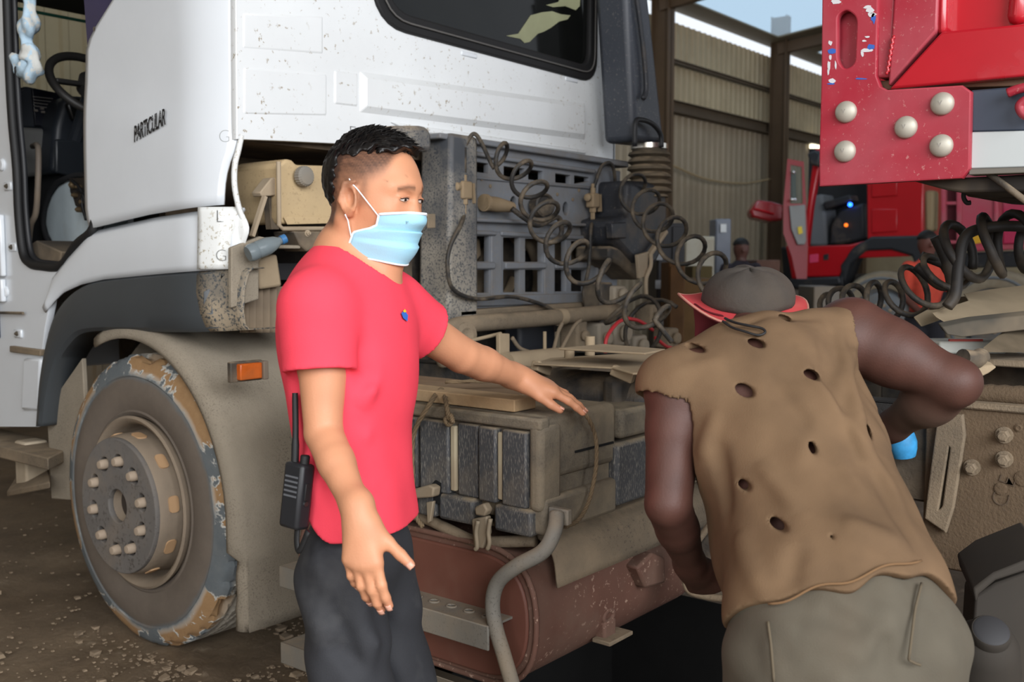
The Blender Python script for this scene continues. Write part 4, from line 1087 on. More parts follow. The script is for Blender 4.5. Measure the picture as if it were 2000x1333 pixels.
rope([bx(826, 1030, .035), bx(812, 1005, .035), bx(806, 940, .035), bx(808, 850, .035), bx(838, 792, .04), bx(858, 764, -.05), bx(866, 766, -.05), bx(872, 790, .035), bx(876, 815, .035), bx(884, 822, .035), bx(876, 830, .035), bx(870, 820, .035), bx(880, 812, .035), bx(884, 826, .04)], .0065, 'rope', 'knotted old rope tied over the tan plank on the battery box')
ye = YB0 - .026
rope([Vector((2.08, 1.9, zt + .05)), Vector((2.25, 1.75, zt + .045)), onY(1115, 794, 1.58) + Vector((0, 0, .02)), onY(1142, 806, ye), onY(1162, 850, ye), onY(1165, 900, ye), onY(1158, 950, ye), onY(1146, 990, ye), onY(1128, 1018, ye), onY(1105, 1030, ye)], .0055, 'rope', 'thin rope running down the rear end of the battery box')
# ---- silencer tank below
TX0, TX1 = 2.02, 2.86; TY0, TY1 = 1.535, 2.45; TZ0, TZ1 = .34, .705
osec = rounded([(TY0, TZ0), (TY1, TZ0), (TY1, TZ1), (TY0, TZ1)], .175, 10)
tk = mk('silencer', prism([(TX0, a, b) for a, b in osec], (TX1 - TX0, 0, 0)), RUST, TR, bevel=.008, smooth=40)
ins = rounded([(TY0 + .02, TZ0 + .02), (TY1 - .02, TZ0 + .02), (TY1 - .02, TZ1 - .02), (TY0 + .02, TZ1 - .02)], .16, 10)
mk('silencer_end', prism([(TX0 - .002, a, b) for a, b in ins], (-.012, 0, 0)), RUSTC, tk, bevel=.01, bseg=3)
mk('silencer_rim', tube([(TX0 - .002, a, b) for a, b in osec], .008, 8, closed=True), RUST, tk, smooth=180)
# rolled shelf over the tank
shelf = [(1.50, .62), (1.515, .70), (1.56, .738), (1.65, .748), (2.45, .75)]
mk('heat_shield', sheet([[(x, a, b) for a, b in smooth_path([(p[0], p[1], 0) for p in shelf], 4) and [(q.x, q.y) for q in smooth_path([(p[0], p[1], 0) for p in shelf], 4)]] for x in (2.06, 2.3, 2.9)]), DUSTY, TR, smooth=60, solid=.006)
mk('heat_shield_edge', tube(smooth_path([(2.045, 1.56, .735), (2.03, 1.65, .72), (2.03, 1.75, .705), (2.03, 1.85, .722), (2.04, 2.0, .738), (2.04, 2.4, .74)], 5), .016, 8), DUSTY, TR, smooth=180)
eb = onY(1132, 1200, TY0 + .03)
eb = Vector((2.36, TY0 + .028, .415))
lug = mk('silencer_bracket', obox(eb, (.03, 0, 0), (0, .03, 0), (0, 0, .03)), RUST, tk, bevel=.008)
mk('silencer_eye', tube([eb + Vector((math.cos(a) * .024, -.02 , .04 + math.sin(a) * .016)) for a in np.linspace(0, 6.28, 21)[:-1]], .008, 8, closed=True), RUST, lug, smooth=180)
mk('silencer_tab', obox(eb + Vector((.01, -.03, -.02)), (.06, 0, 0), (0, .03, 0), (0, 0, .006)), DUSTY, lug, bevel=.003)
mk('exhaust_bracket', prism([onY(q[0], q[1], 1.5) for q in ((1245, 1110), (1275, 1080), (1300, 1090), (1300, 1140), (1262, 1150))], (0, .05, 0)), RUST, TR, bevel=.008)
# ---- access steps with bent tube frame
STP = pm('step_grey_steel', (118, 114, 106), .7, dust=.35, top=.6, speck=.4, speckcol=(78, 74, 70), sscale=150)
XT = 1.93
st = mk('step_frame', tube(smooth_path([onX(q[0], q[1], XT + q[2]) for q in ((1088, 1004, .07), (1082, 1040, .04), (1060, 1078, .02), (1010, 1106, 0), (974, 1136, 0), (962, 1176, 0), (968, 1225, 0), (984, 1280, 0), (1000, 1335, 0), (1014, 1385, 0))], 8), .0195, 14), STP, TR, smooth=180)
mk('frame_tab', obox(onX(1094, 1008, XT + .085), (.01, 0, 0), (0, .03, 0), (0, 0, .02)), STP, st, bevel=.004)
def tread(z, y0):
    y1 = 2.42
    hs = [circle2((XT + .035, y), .011, 12, .013) for y in np.arange(y0 + .05, y1 - .03, .062)]
    t = mk('step_tread', plate([(XT - .02, y0), (XT + .09, y0), (XT + .09, y1), (XT - .02, y1)], hs, (0, 0, z), (1, 0, 0), (0, 1, 0), .006), STP, st, smooth=30)
    mk('tread_front', box(XT - .022, XT - .014, y0, y1, z - .06, z + .004), STP, st, bevel=.003)
    mk('tread_back', box(XT + .086, XT + .092, y0, y1, z - .06, z + .004), STP, st, bevel=.003)
    for h in hs[:8]:
        cx = sum(p[0] for p in h) / len(h); cy = sum(p[1] for p in h) / len(h)
        mk('tread_hole_rim', tube([(cx + math.cos(a) * .012, cy + math.sin(a) * .014, z + .004) for a in np.linspace(0, 6.283, 15)[:-1]], .003, 6, closed=True), STP, st, smooth=180)
tread(.535, onX(964, 1200, XT).y); tread(.30, onX(1000, 1330, XT).y)
# ---- frame rails and what sits between them
RAIL = pm('frame_rail_dusty', (92, 76, 58), .9, dust=.5, dustcol=(108, 90, 70), dscale=4, speck=.4, speckcol=(84, 72, 60), sscale=110, bump=.7, bscale=120)
RAILD = pm('frame_rail_black', (46, 45, 44), .7, dust=.3, bump=.6, bscale=110)
XR0 = 2.86
def rail(x, s, y0, y1, mat): return mk('frame_rail', join(box(min(x, x + s * .008), max(x, x + s * .008), y0, y1, .79, 1.06), box(min(x, x + s * .08), max(x, x + s * .08), y0, y1, 1.05, 1.06), box(min(x, x + s * .08), max(x, x + s * .08), y0, y1, .79, .80)), mat, TR, bevel=.004)
rail(XR0, 1, .80, 4.9, RAILD); rail(3.72, -1, -2.6, 4.9, RAILD)
# rear section of the near rail with bolts and the slotted gusset
rl = mk('rail_side_plate', box(XR0 - .02, XR0, -2.6, .84, .62, 1.072), RAIL, TR, bevel=.006)
mk('rail_flange', box(XR0 - .03, XR0 + .08, -2.6, .86, 1.06, 1.08), DUSTY, TR, bevel=.006)
gus = [yz(*q, X=XR0 - .03) for q in ((1838, 812), (1880, 812), (1884, 850), (1862, 990), (1848, 1035), (1812, 1010), (1820, 940))]
gsl = rounded([yz(*q, X=XR0 - .03) for q in ((1854, 866), (1862, 872), (1846, 992), (1832, 1000))], .01, 3)
mk('slotted_gusset', plate(gus, [gsl], (XR0 - .035, 0, 0), (0, 1, 0), (0, 0, 1), .02, .004), DUSTY, rl, smooth=30)
for (x, y) in ((1962, 850), (1962, 897), (1899, 913)): mk('rail_bolt', hexbolt(onX(x, y, XR0 - .02), (-1, 0, 0), .016, .026), DUSTY, rl, smooth=30)
for (x, y, r) in ((1955, 955, .016), (1998, 935, .02), (1990, 836, .01)): mk('rail_boss', lathe([(r, 0), (r, .004), (r * .6, .006), (0, .003)], onX(x, y, XR0 - .02), (-1, 0, 0), 14), RAIL, rl, smooth=40)
text_mesh('C E', .06, onX(1962, 960, XR0 - .021), (0, -.3, 1), (0, 1, .3), 'stamped_mark', pm('stamp_dark', (88, 74, 60), .9), rl, thick=.002, offset=-.004)
mk('corrugated_conduit', tube(smooth_path([(XR0 + .02, .85, 1.095), (XR0 + .03, .6, 1.10), (XR0 + .02, .2, 1.10), (XR0 + .02, -.6, 1.10)], 16), [.024 + .003 * (i % 2) for i in range(49)], 12), RAIL, TR, smooth=40)
mk('upper_beam', box(XR0 + .10, XR0 + .35, -2.0, .80, 1.165, 1.185), DUSTY, TR, bevel=.004)
mk('upper_beam_web', box(XR0 + .34, XR0 + .35, -2.0, .95, 1.06, 1.17), DUSTYB, TR)
# transmission and cross members
ENG = pm('gearbox_dusty', (98, 88, 76), .85, dust=.4, bump=.4, bscale=60)
mk('gearbox', join(box(3.0, 3.55, 2.2, 3.6, .55, 1.02), lathe([(.0, 0), (.26, 0), (.24, .25), (.14, .7), (.12, .9), (0, .9)], (3.28, 2.25, .80), (0, -1, 0), 20)), ENG, TR, bevel=.03)
mk('cross_member', box(2.87, 3.7, 1.25, 1.40, .82, 1.02), RAILD, TR, bevel=.01)
mk('engine_block', box(2.95, 3.75, 2.95, 4.9, .6, 1.75), pm('engine_black', (36, 33, 30), .85, dust=.25), TR, bevel=.03)
mk('prop_shaft', tube([(3.28, 1.4, .78), (3.28, -2.4, .70)], .06, 16), DUSTYB, TR, smooth=60)
# dark air tank, deck plate and bits above the rail
mk('air_tank', lathe([(0, 0), (.06, .005), (.085, .03), (.09, .06), (.09, .64), (.085, .67), (.06, .695), (0, .70)], (2.56, 2.20, 1.025), (.05, -1, 0), 28), pm('air_tank_black', (50, 50, 52), .6, dust=.22, bump=1, bscale=70, top=.8), TR, smooth=50)
mk('tank_strap', box(2.46, 2.86, 1.58, 1.64, .93, 1.118), DUSTYB, TR, bevel=.02)
dk = [onZ(q[0], q[1], 1.145) for q in ((1042, 714), (1075, 703), (1300, 690), (1330, 700), (1325, 730), (1236, 733), (1196, 722))]
mk('deck_plate', prism(dk, (0, 0, .006)), SAND, TR, bevel=.002)
for q in (((1044, 714), (1070, 726)), ((1196, 722), (1238, 740))):
    a = onZ(*q[0], 1.143); b = onZ(*q[1], 1.12)
    mk('deck_channel', beam(a, b, .03, .03), SAND, TR, bevel=.004)
mk('deck_back_plate', prism([onZ(q[0], q[1], 1.19) for q in ((1090, 684), (1180, 676), (1300, 686), (1260, 694))], (0, 0, .006)), SAND, TR, bevel=.002)
for (x, y, h) in ((1112, 700, .03), (1152, 694, .06)): mk('deck_stud', lathe([(0, 0), (.016, 0), (.016, h), (0, h)], onZ(x, y, 1.15), (0, 0, 1), 12), SAND, TR, smooth=40)
mk('cross_tube', tube(smooth_path([onY(q[0], q[1], 2.58) for q in ((872, 710), (862, 682), (866, 656), (884, 640), (930, 632), (1060, 622), (1205, 608))], 6), .034, 14), DUSTY, TR, smooth=180)
mk('cross_tube_band', tube([onY(1088, 620, 2.58), onY(1100, 619, 2.58)], .037, 14), SAND, TR, smooth=60)
mk('inner_ring', lathe([(.05, 0), (.05, .02), (.03, .025), (0, .01)], onY(905, 655, 2.56), (-.2, -1, 0), 18), DUSTY, TR, smooth=40)
mk('upright_plate', prism([onY(q[0], q[1], 2.45) for q in ((976, 652), (996, 652), (996, 730), (976, 730))], (0, .02, 0)), SAND, TR, bevel=.004)
mk('stay_rod', tube([onY(910, 668, 2.5), onY(978, 652, 2.5)], .007, 8), SAND, TR)
mk('stay_rod', tube([onY(1064, 700, 2.4), onY(1064, 648, 2.4)], .007, 8), SAND, TR)
for q in (((1080, 690), (1090, 650), (1098, 632)), ((1092, 690), (1120, 640), (1135, 625)), ((1000, 660), (1015, 680), (1040, 690), (1060, 695))):
    mk('brake_pipe', tube(smooth_path([onY(a[0], a[1], 2.45) for a in q], 6), .008, 8), DUSTY, TR, smooth=180)
mk('shaft_housing', tube([onY(988, 712, 2.40), onY(1095, 698, 2.40)], [.045, .04], 16), SAND, TR, smooth=40)
mk('dark_reservoir', obox(onY(1035, 660, 2.75), (.13, 0, 0), (0, .05, 0), (0, 0, .10)), pm('reservoir_navy', (30, 33, 40), .5), TR, bevel=.02)
GB = pm('pale_valve_casting', (158, 148, 132), .75, dust=.35)
for i, (x, y, a, b) in enumerate(((1195, 575, .05, .04), (1200, 650, .07, .06), (1235, 675, .06, .05), (1165, 660, .05, .07), (1120, 655, .04, .08), (1262, 615, .03, .05), (1300, 660, .05, .05))):
    c = onY(x, y, 2.62)
    mk('valve_casting', join(obox(c, (a, 0, 0), (0, .05, 0), (0, 0, b)), lathe([(.0, 0), (a * .6, 0), (a * .6, .03), (0, .03)], c + Vector((0, -.05, 0)), (0, -1, 0), 16)), GB if i < 4 else DUSTY, TR, bevel=.012, bseg=2)
mk('fifth_wheel_ramp', box(2.95, 3.62, -1.6, -.2, 1.08, 1.16), DUSTYB, TR, bevel=.02)
# rear wheels' guards and axle gear, low on the right
hubm = pm('rear_hub_dusty', (104, 98, 90), .8, dust=.4)
hubd = pm('axle_gear_shaded_dust', (52, 47, 41), .85, dust=.3, dustcol=(70, 62, 52))  # colours darkened to paint in the shadow low on the right
mk('brake_chamber', lathe([(0, 0), (.034, 0), (.037, .004), (.037, .02), (.044, .024), (.060, .05), (.075, .12), (.085, .25), (.09, .5), (0, .5)], onD(1936, 1232, 1.95), (.5, .25, -.75), 28), hubd, TR, smooth=40)
mk('chamber_cap', lathe([(0, -.004), (.028, -.004), (.033, .0), (.033, .006)], onD(1936, 1232, 1.95), (.5, .25, -.75), 28), pm('chamber_cap_grey', (52, 52, 54), .7), TR, smooth=40)
mk('rear_flap', prism([onD(q[0], q[1], 2.15) for q in ((1900, 1150), (1940, 1120), (2040, 1080), (2050, 1100), (1945, 1135), (1912, 1162), (1906, 1180))], (.25, .1, 0)), hubd, TR, bevel=.006)
mk('rear_flap_skirt', prism([onD(q[0], q[1], 2.3) for q in ((1905, 1165), (1945, 1140), (2060, 1100), (2080, 1400), (1890, 1400))], (.1, .05, 0)), hubd, TR, bevel=.006)
mk('axle_bracket', prism([onX(q[0], q[1], 2.55) for q in ((1345, 1100), (1352, 1070), (1398, 1008), (1420, 1004), (1440, 1080), (1438, 1172), (1380, 1168), (1350, 1150))], (.02, 0, 0)), DUSTYB, TR, bevel=.006)
mk('axle_bracket_rim', tube(smooth_path([onX(q[0], q[1], 2.54) for q in ((1398, 1010), (1354, 1070), (1340, 1100), (1342, 1150), (1380, 1166), (1438, 1172))], 5), .010, 8), DUSTY, TR, smooth=180)
# far wheel so that the truck stands
mk('far_front_wheel', lathe([(.0, .05), (.25, .06), (.30, .0), (.42, .02), (.50, .01), (.545, -.04), (.55, -.24), (.5, -.29), (.3, -.28), (0, -.28)], (4.35, 3.45, .55), (1, 0, 0), 40), RUBBER, TR, smooth=40)
for xx, sg in ((2.42, -1), (4.12, 1)):
    mk('rear_wheel', lathe([(.0, .05), (.25, .06), (.30, .0), (.42, .02), (.50, .01), (.545, -.04), (.55, -.24), (.5, -.29), (.3, -.28), (0, -.28)], (xx, -1.6, .55), (sg, 0, 0), 40), RUBBER, TR, smooth=40)
# ================================================================ red trailer corner overhead
REDP = pm('red_paint_dusty', (160, 34, 52), .42, coat=.2, dust=.42, dustcol=(166, 76, 86), dscale=3, var=.06, speck=.2, speckcol=(190, 130, 126), sscale=80)
REDG = pm('red_paint_gloss', (176, 26, 40), .25, coat=.5, dust=.10, dustcol=(170, 70, 78), dscale=4, var=.05)
XTR = 2.60
tr = empty('red_trailer', (3.6, -1.0, 0), 'red trailer corner with slotted plate and five domed bolts', 'trailer')
t2 = lambda *L: [yz(*q, X=XTR) for q in L]
po = t2((1606, 362), (1606, 300), (1610, 150), (1612, -40), (1716, -40), (1712, 150), (1720, 172), (1735, 180), (1880, 171), (1896, 182), (1893, 330), (1880, 346))
slot = rounded(t2((1636, 30), (1656, 16), (1680, 32), (1676, 128), (1652, 142), (1636, 122)), .02, 5)
pl = mk('bolt_plate', plate(po, [slot], (XTR, 0, 0), (0, 1, 0), (0, 0, 1), .024, .004), REDP, tr, smooth=30)
mk('slot_backing', prism([onX(q[0], q[1], XTR + .03) for q in ((1625, 8), (1690, 8), (1690, 150), (1625, 150))], (.01, 0, 0)), REDP, tr)
DOME = pm('dome_bolt_zinc', (176, 172, 160), .45, metal=.35, dust=.3, dustcol=(190, 180, 164))
d0 = None
for (x, y) in ((1653, 219), (1651, 296), (1770, 249), (1841, 203), (1839, 285)):
    c = onX(x, y, XTR - .012)
    if d0 is None:
        R = .0275
        d0 = mk('dome_bolt', lathe([(R, 0), (R, .004)] + [(R * math.cos(a), .004 + .016 * math.sin(a)) for a in np.linspace(.15, 1.45, 7)] + [(0, .020)], (0, 0, 0), (-1, 0, 0), 32), DOME, None, smooth=60, origin=(0, 0, 0))
        attach(d0, c, tr)
    else: copyobj(d0, 'dome_bolt', c, tr)
    text_mesh('v', .022, c + Vector((-.0195, 0, .002)), (0, -1, 0), (0, 0, 1), 'bolt_mark', pm('bolt_mark_grey', (150, 146, 138), .5), tr, thick=.001)
# chipped paint showing white and blue
CHW = pm('chip_white', (206, 204, 208), .6); CHB = pm('chip_blue', (54, 96, 180), .5)
for k, (x, y, w, h, m) in enumerate(((1700, 20, 10, 7, 0), (1694, 14, 8, 4, 0), (1706, 34, 5, 12, 1), (1703, 28, 9, 6, 0), (1688, 80, 5, 2, 0), (1694, 72, 5, 2, 0), (1702, 92, 8, 6, 1), (1694, 98, 12, 4, 0), (1684, 104, 3, 7, 0), (1622, 84, 5, 5, 0), (1624, 100, 9, 5, 1), (1622, 112, 3, 7, 0), (1619, 128, 3, 10, 0), (1632, 126, 2, 9, 0), (1625, 158, 10, 6, 0), (1622, 164, 8, 2, 1), (1682, 154, 14, 2, 1), (1632, 4, 10, 5, 0), (1618, 140, 2, 8, 0))):
    n = 9; pts = []
    for i in range(n):
        a = 2 * math.pi * i / n; q = .65 + .55 * rnd.random()
        p = onX(x + w * math.cos(a) * q, y + h * math.sin(a) * q, XTR - .0122); pts.append(p)
    mk('paint_chip', prism(pts, (-.0006, 0, 0)), (CHW, CHB)[m], pl)
# body frame: lower sill, mitred post and panel
def rx(pts, X0, X1, name, mat, bev=.006): return mk(name, prism([onX(q[0], q[1], X0) for q in pts], (X1 - X0, 0, 0)), mat, tr, bevel=bev)
rx(((1714, -60), (1752, -60), (1740, 150), (1712, 152)), XTR + .0, XTR + .08, 'corner_angle', REDP)
rx(((1736, 174), (1838, 62), (2160, 30), (2160, 134)), XTR - .008, XTR + .09, 'body_sill', REDG)
rx(((1734, 168), (1750, -80), (1836, -80), (1830, 60)), XTR - .006, XTR + .09, 'body_post', REDP)
rx(((1828, 68), (1830, -80), (1852, -80), (1848, 62)), XTR + .0, XTR + .09, 'post_chamfer', REDG, .012)
rx(((1840, 66), (1850, -90), (2200, -90), (2200, 40)), XTR + .05, XTR + .09, 'body_panel', REDG, .004)
rx(((1962, 46), (1976, -90), (2010, -90), (2002, 44)), XTR + .02, XTR + .06, 'panel_rib', REDG, .02)
rx(((1900, 170), (1720, 176), (1716, 158), (2200, 120), (2200, 162)), XTR + .03, XTR + .10, 'sill_back', pm('rust_edge', (120, 84, 66), .8, dust=.3), .003)
mk('weld_bead', tube([onX(1745 - .6 * k + 2 * math.sin(k * 2.1), 70 + k * 3.6, XTR - .010) for k in range(22)], .004, 6), REDG, tr, smooth=180)
rx(((1896, 176), (2200, 152), (2200, 250), (1896, 258)), XTR + .012, XTR + .03, 'black_rail', pm('rail_blue_black', (58, 66, 80), .5, dust=.2), .004)
rx(((1896, 258), (2200, 250), (2200, 320), (1895, 330)), XTR + .006, XTR + .03, 'white_strip', pm('reflector_strip', (186, 192, 192), .4, dust=.2, dustcol=(170, 166, 158)), .003)
rx(((1892, 330), (2200, 321), (2200, 330), (1892, 342)), XTR + .0, XTR + .05, 'strip_edge', pm('edge_grey', (110, 106, 98), .6), .002)
mk('tie_hook', tube(smooth_path([onX(q[0], q[1], XTR - .02) for q in ((1968, 182), (1990, 174), (2010, 172), (2016, 190), (2000, 198), (1992, 208), (1998, 222), (2012, 230))], 6), .011, 10), REDP, tr, smooth=180)
rx(((1776, 352), (1900, 346), (2200, 330), (2200, 372), (1880, 376), (1850, 372)), XTR + .04, XTR + .6, 'under_beam', pm('underbeam_dark', (38, 33, 29), .8, dust=.15), .006)
rx(((1870, 372), (2200, 365), (2200, 400), (1890, 384)), XTR + .3, XTR + .8, 'under_beam', pm('underbeam_dark', (38, 33, 29), .8), .006)
mk('under_rod', tube([onX(1930, 338, XTR + .02), onX(2010, 398, XTR + .02)], .008, 8), DUSTYB, tr, smooth=180)
mk('under_hook', tube(smooth_path([onX(q[0], q[1], XTR + .2) for q in ((1884, 368), (1882, 385), (1888, 396), (1896, 396))], 5), .006, 8), RUBBER, tr, smooth=180)
mk('trailer_deck', box(XTR + .1, 4.9, -6.0, onX(1700, 100, XTR).y, onX(1740, 120, XTR).z, onX(1740, 120, XTR).z + .1), REDP, tr)
mk('trailer_front_wall', box(XTR + .1, 4.9, onX(1760, 100, XTR).y - .06, onX(1760, 100, XTR).y, onX(1740, 120, XTR).z, 2.9), REDP, tr)
mk('landing_leg', box(4.4, 4.55, -2.6, -2.45, .05, 1.7), DUSTYB, tr)
mk('landing_leg', box(3.0, 3.12, -3.6, -3.45, .05, 1.7), DUSTYB, tr)
# big coils to the trailer, right of the mechanic
H2 = pm('hose_black_thick', (34, 31, 29), .6, dust=.2, top=.25)
coil([onD(2060, 470, 2.9), onD(1960, 478, 2.9), onD(1900, 486, 2.95), onD(1862, 500, 3.0)], .085, .075, .0135, 'air_hose', H2, TR, ph=1.2, jit=.3)
coil([onD(1862, 520, 3.0), onD(1800, 560, 3.1), onD(1740, 590, 3.2), onD(1680, 590, 3.3), onD(1620, 600, 3.5)], lambda f: .07 - .022 * f, .085, .0095, 'air_hose', HOSE, TR, ph=.3, jit=.35)
mk('air_hose', tube(smooth_path([onD(q[0], q[1], 2.9) for q in ((2040, 445), (1960, 442), (1905, 450), (1882, 470), (1872, 520), (1866, 575), (1850, 600))], 8), .016, 10), H2, TR, smooth=180)
mk('air_hose', tube(smooth_path([onD(q[0], q[1], 3.1) for q in ((1800, 500), (1850, 520), (1880, 540), (1840, 560), (1790, 520))], 8), .014, 10), H2, TR, smooth=180)
mk('air_hose', tube(smooth_path([onD(q[0], q[1], 3.0) for q in ((1828, 462), (1850, 510), (1862, 560))], 8), .018, 10), H2, TR, smooth=180)
# ---- bent sheets and parts piled on the chassis at the right
SH = pm('bent_sheet_dusty', (158, 142, 116), .85, dust=.3, var=.14)
SHD = pm('bent_sheet_dark', (70, 66, 58), .85, dust=.3)
def sheet_thing(pts, D, mat, lab, name='bent_sheet', th=.012, cat='sheet metal', dz=None):
    mk(name, prism([onD(q[0], q[1], D + (q[2] if len(q) > 2 else 0)) for q in pts], (0.02, .02, th)), mat, None, bevel=.004, label=lab, cat=cat)
sheet_thing(((1792, 628), (1860, 590, .1), (1930, 582, .2), (1905, 600, .1), (1850, 622, .05), (1800, 640)), 3.0, SH, 'pale bent sheet strip lying left of the sheet pile on the chassis', 'bent_sheet')
sheet_thing(((1828, 620), (1900, 596, .1), (1890, 582, .2), (1940, 574, .3), (2050, 560, .3), (2050, 612, .1), (1860, 640, 0)), 2.9, SH, 'broad dusty bent sheet on the pile over the chassis at right')
sheet_thing(((1840, 640), (1900, 628), (2050, 612), (2050, 640), (1880, 660), (1850, 655)), 2.8, SHD, 'dark bent sheet under the dusty sheets on the chassis')
sheet_thing(((1930, 690), (1990, 640, .2), (2060, 600, .3), (2060, 690, .1)), 2.7, pm('sheet_olive', (84, 74, 58), .8, dust=.3), 'olive brown folded sheet leaning on the chassis at far right')
pb = mk('parts_box', obox(onD(1878, 676, 2.98), (.06, -.075, 0), (.05, .045, 0), (0, 0, .018)), pm('white_plastic_dirty', (196, 198, 190), .6, dust=.2), None, bevel=.006, label='dirty white flat plastic box among the sheets on the chassis', cat='box')
mk('box_print', obox(onD(1886, 666, 2.92), (.03, -.0375, 0), (.002, .002, 0), (0, 0, .005)), pm('box_red_print', (170, 70, 60), .6), pb)
mk('short_hose', tube([onD(1880, 700, 2.6), onD(1905, 703, 2.62), onD(1915, 698, 2.68)], .024, 14), DUSTYB, None, smooth=50, label='short dusty black hose end beside the white plastic box', cat='hose')
sheet_thing(((1884, 736), (1892, 720), (1938, 714), (1948, 718), (1932, 730), (1904, 744)), 2.62, SAND, 'crumpled dusty cloth strip on the rail beside the elbow', 'cloth_strip', .01, 'cloth')
gv = mk('blue_glove', lathe([(0, 0), (.03, .0), (.036, .02), (.038, .04), (.034, .06), (.03, .075)], onX(1766, 892, XR0 - .045), (-.15, .1, 1), 14), pm('blue_glove', (60, 150, 206), .55, var=.2, vscale=30), None, smooth=60, label='bright blue glove on the chassis rail beside the stooping mechanic', cat='glove')
# ================================================================ organic surfaces: distance fields meshed by surface nets
def A3(v): return np.array((v[0], v[1], v[2]), dtype=np.float32)
NBLK = 10                                   # samples along a block edge
class Prim:
    __slots__ = ('f', 'c', 'r', 'k', 'op')
    def __init__(s, f, c, r, k, op): s.f, s.c, s.r, s.k, s.op = f, c, r, k, op
def cone(a, b, ra, rb, k=.02, op='+'):
    a, b = A3(a), A3(b); ba = b - a; L2 = max(float(ba @ ba), 1e-9); ra, rb = np.float32(ra), np.float32(rb)
    def f(P):
        q = P - a; t = np.clip(q @ ba / L2, 0, 1)
        w = q - t[:, None] * ba
        return np.sqrt(np.einsum('ij,ij->i', w, w)) - (ra + (rb - ra) * t)
    return Prim(f, (a + b) / 2, math.sqrt(L2) / 2 + max(ra, rb), k, op)
def ell(c, R, B=None, k=.02, op='+'):
    """ellipsoid; B rows = the three axes"""
    c = A3(c); R = np.array(R, dtype=np.float32); M = np.eye(3, dtype=np.float32) if B is None else np.array([A3(x) for x in B])
    mn = float(R.min())
    def f(P):
        q = (P - c) @ M.T
        q /= R; k0 = np.sqrt(np.einsum('ij,ij->i', q, q)); q /= R; k1 = np.sqrt(np.einsum('ij,ij->i', q, q))
        return np.where(k1 > 1e-9, k0 * (k0 - 1) / np.maximum(k1, 1e-9), -mn)
    return Prim(f, c, float(R.max()), k, op)
def sd_eval(prims, P, cull=True):
    P = P.astype(np.float32, copy=False)
    if len(P) == NBLK ** 3: a_, b_ = P[0], P[-1]
    else: a_, b_ = P.min(0), P.max(0)
    c = (a_ + b_) / 2; rad = float(np.sqrt(((b_ - a_) ** 2).sum())) / 2
    d = None
    dv = np.array([p.c for p in prims]) - c; near = np.sqrt((dv * dv).sum(1)) - np.array([p.r for p in prims])
    lim = min([n for n, p in zip(near, prims) if p.op == '+'] + [9]) + 2 * rad + .06
    for p, n in zip(prims, near):
        if cull and n > max(lim, rad) + p.k: continue
        e = p.f(P)
        if d is None:
            if p.op == '+': d = e
            continue
        if p.op == '+':
            h = np.maximum(p.k - np.abs(d - e), 0) / p.k
            d = np.minimum(d, e) - h * h * p.k * .25
        else:
            h = np.maximum(p.k - np.abs(-d - e), 0) / p.k
            d = np.maximum(d, -e) + h * h * p.k * .25
    return np.full(len(P), 9.0) if d is None else d
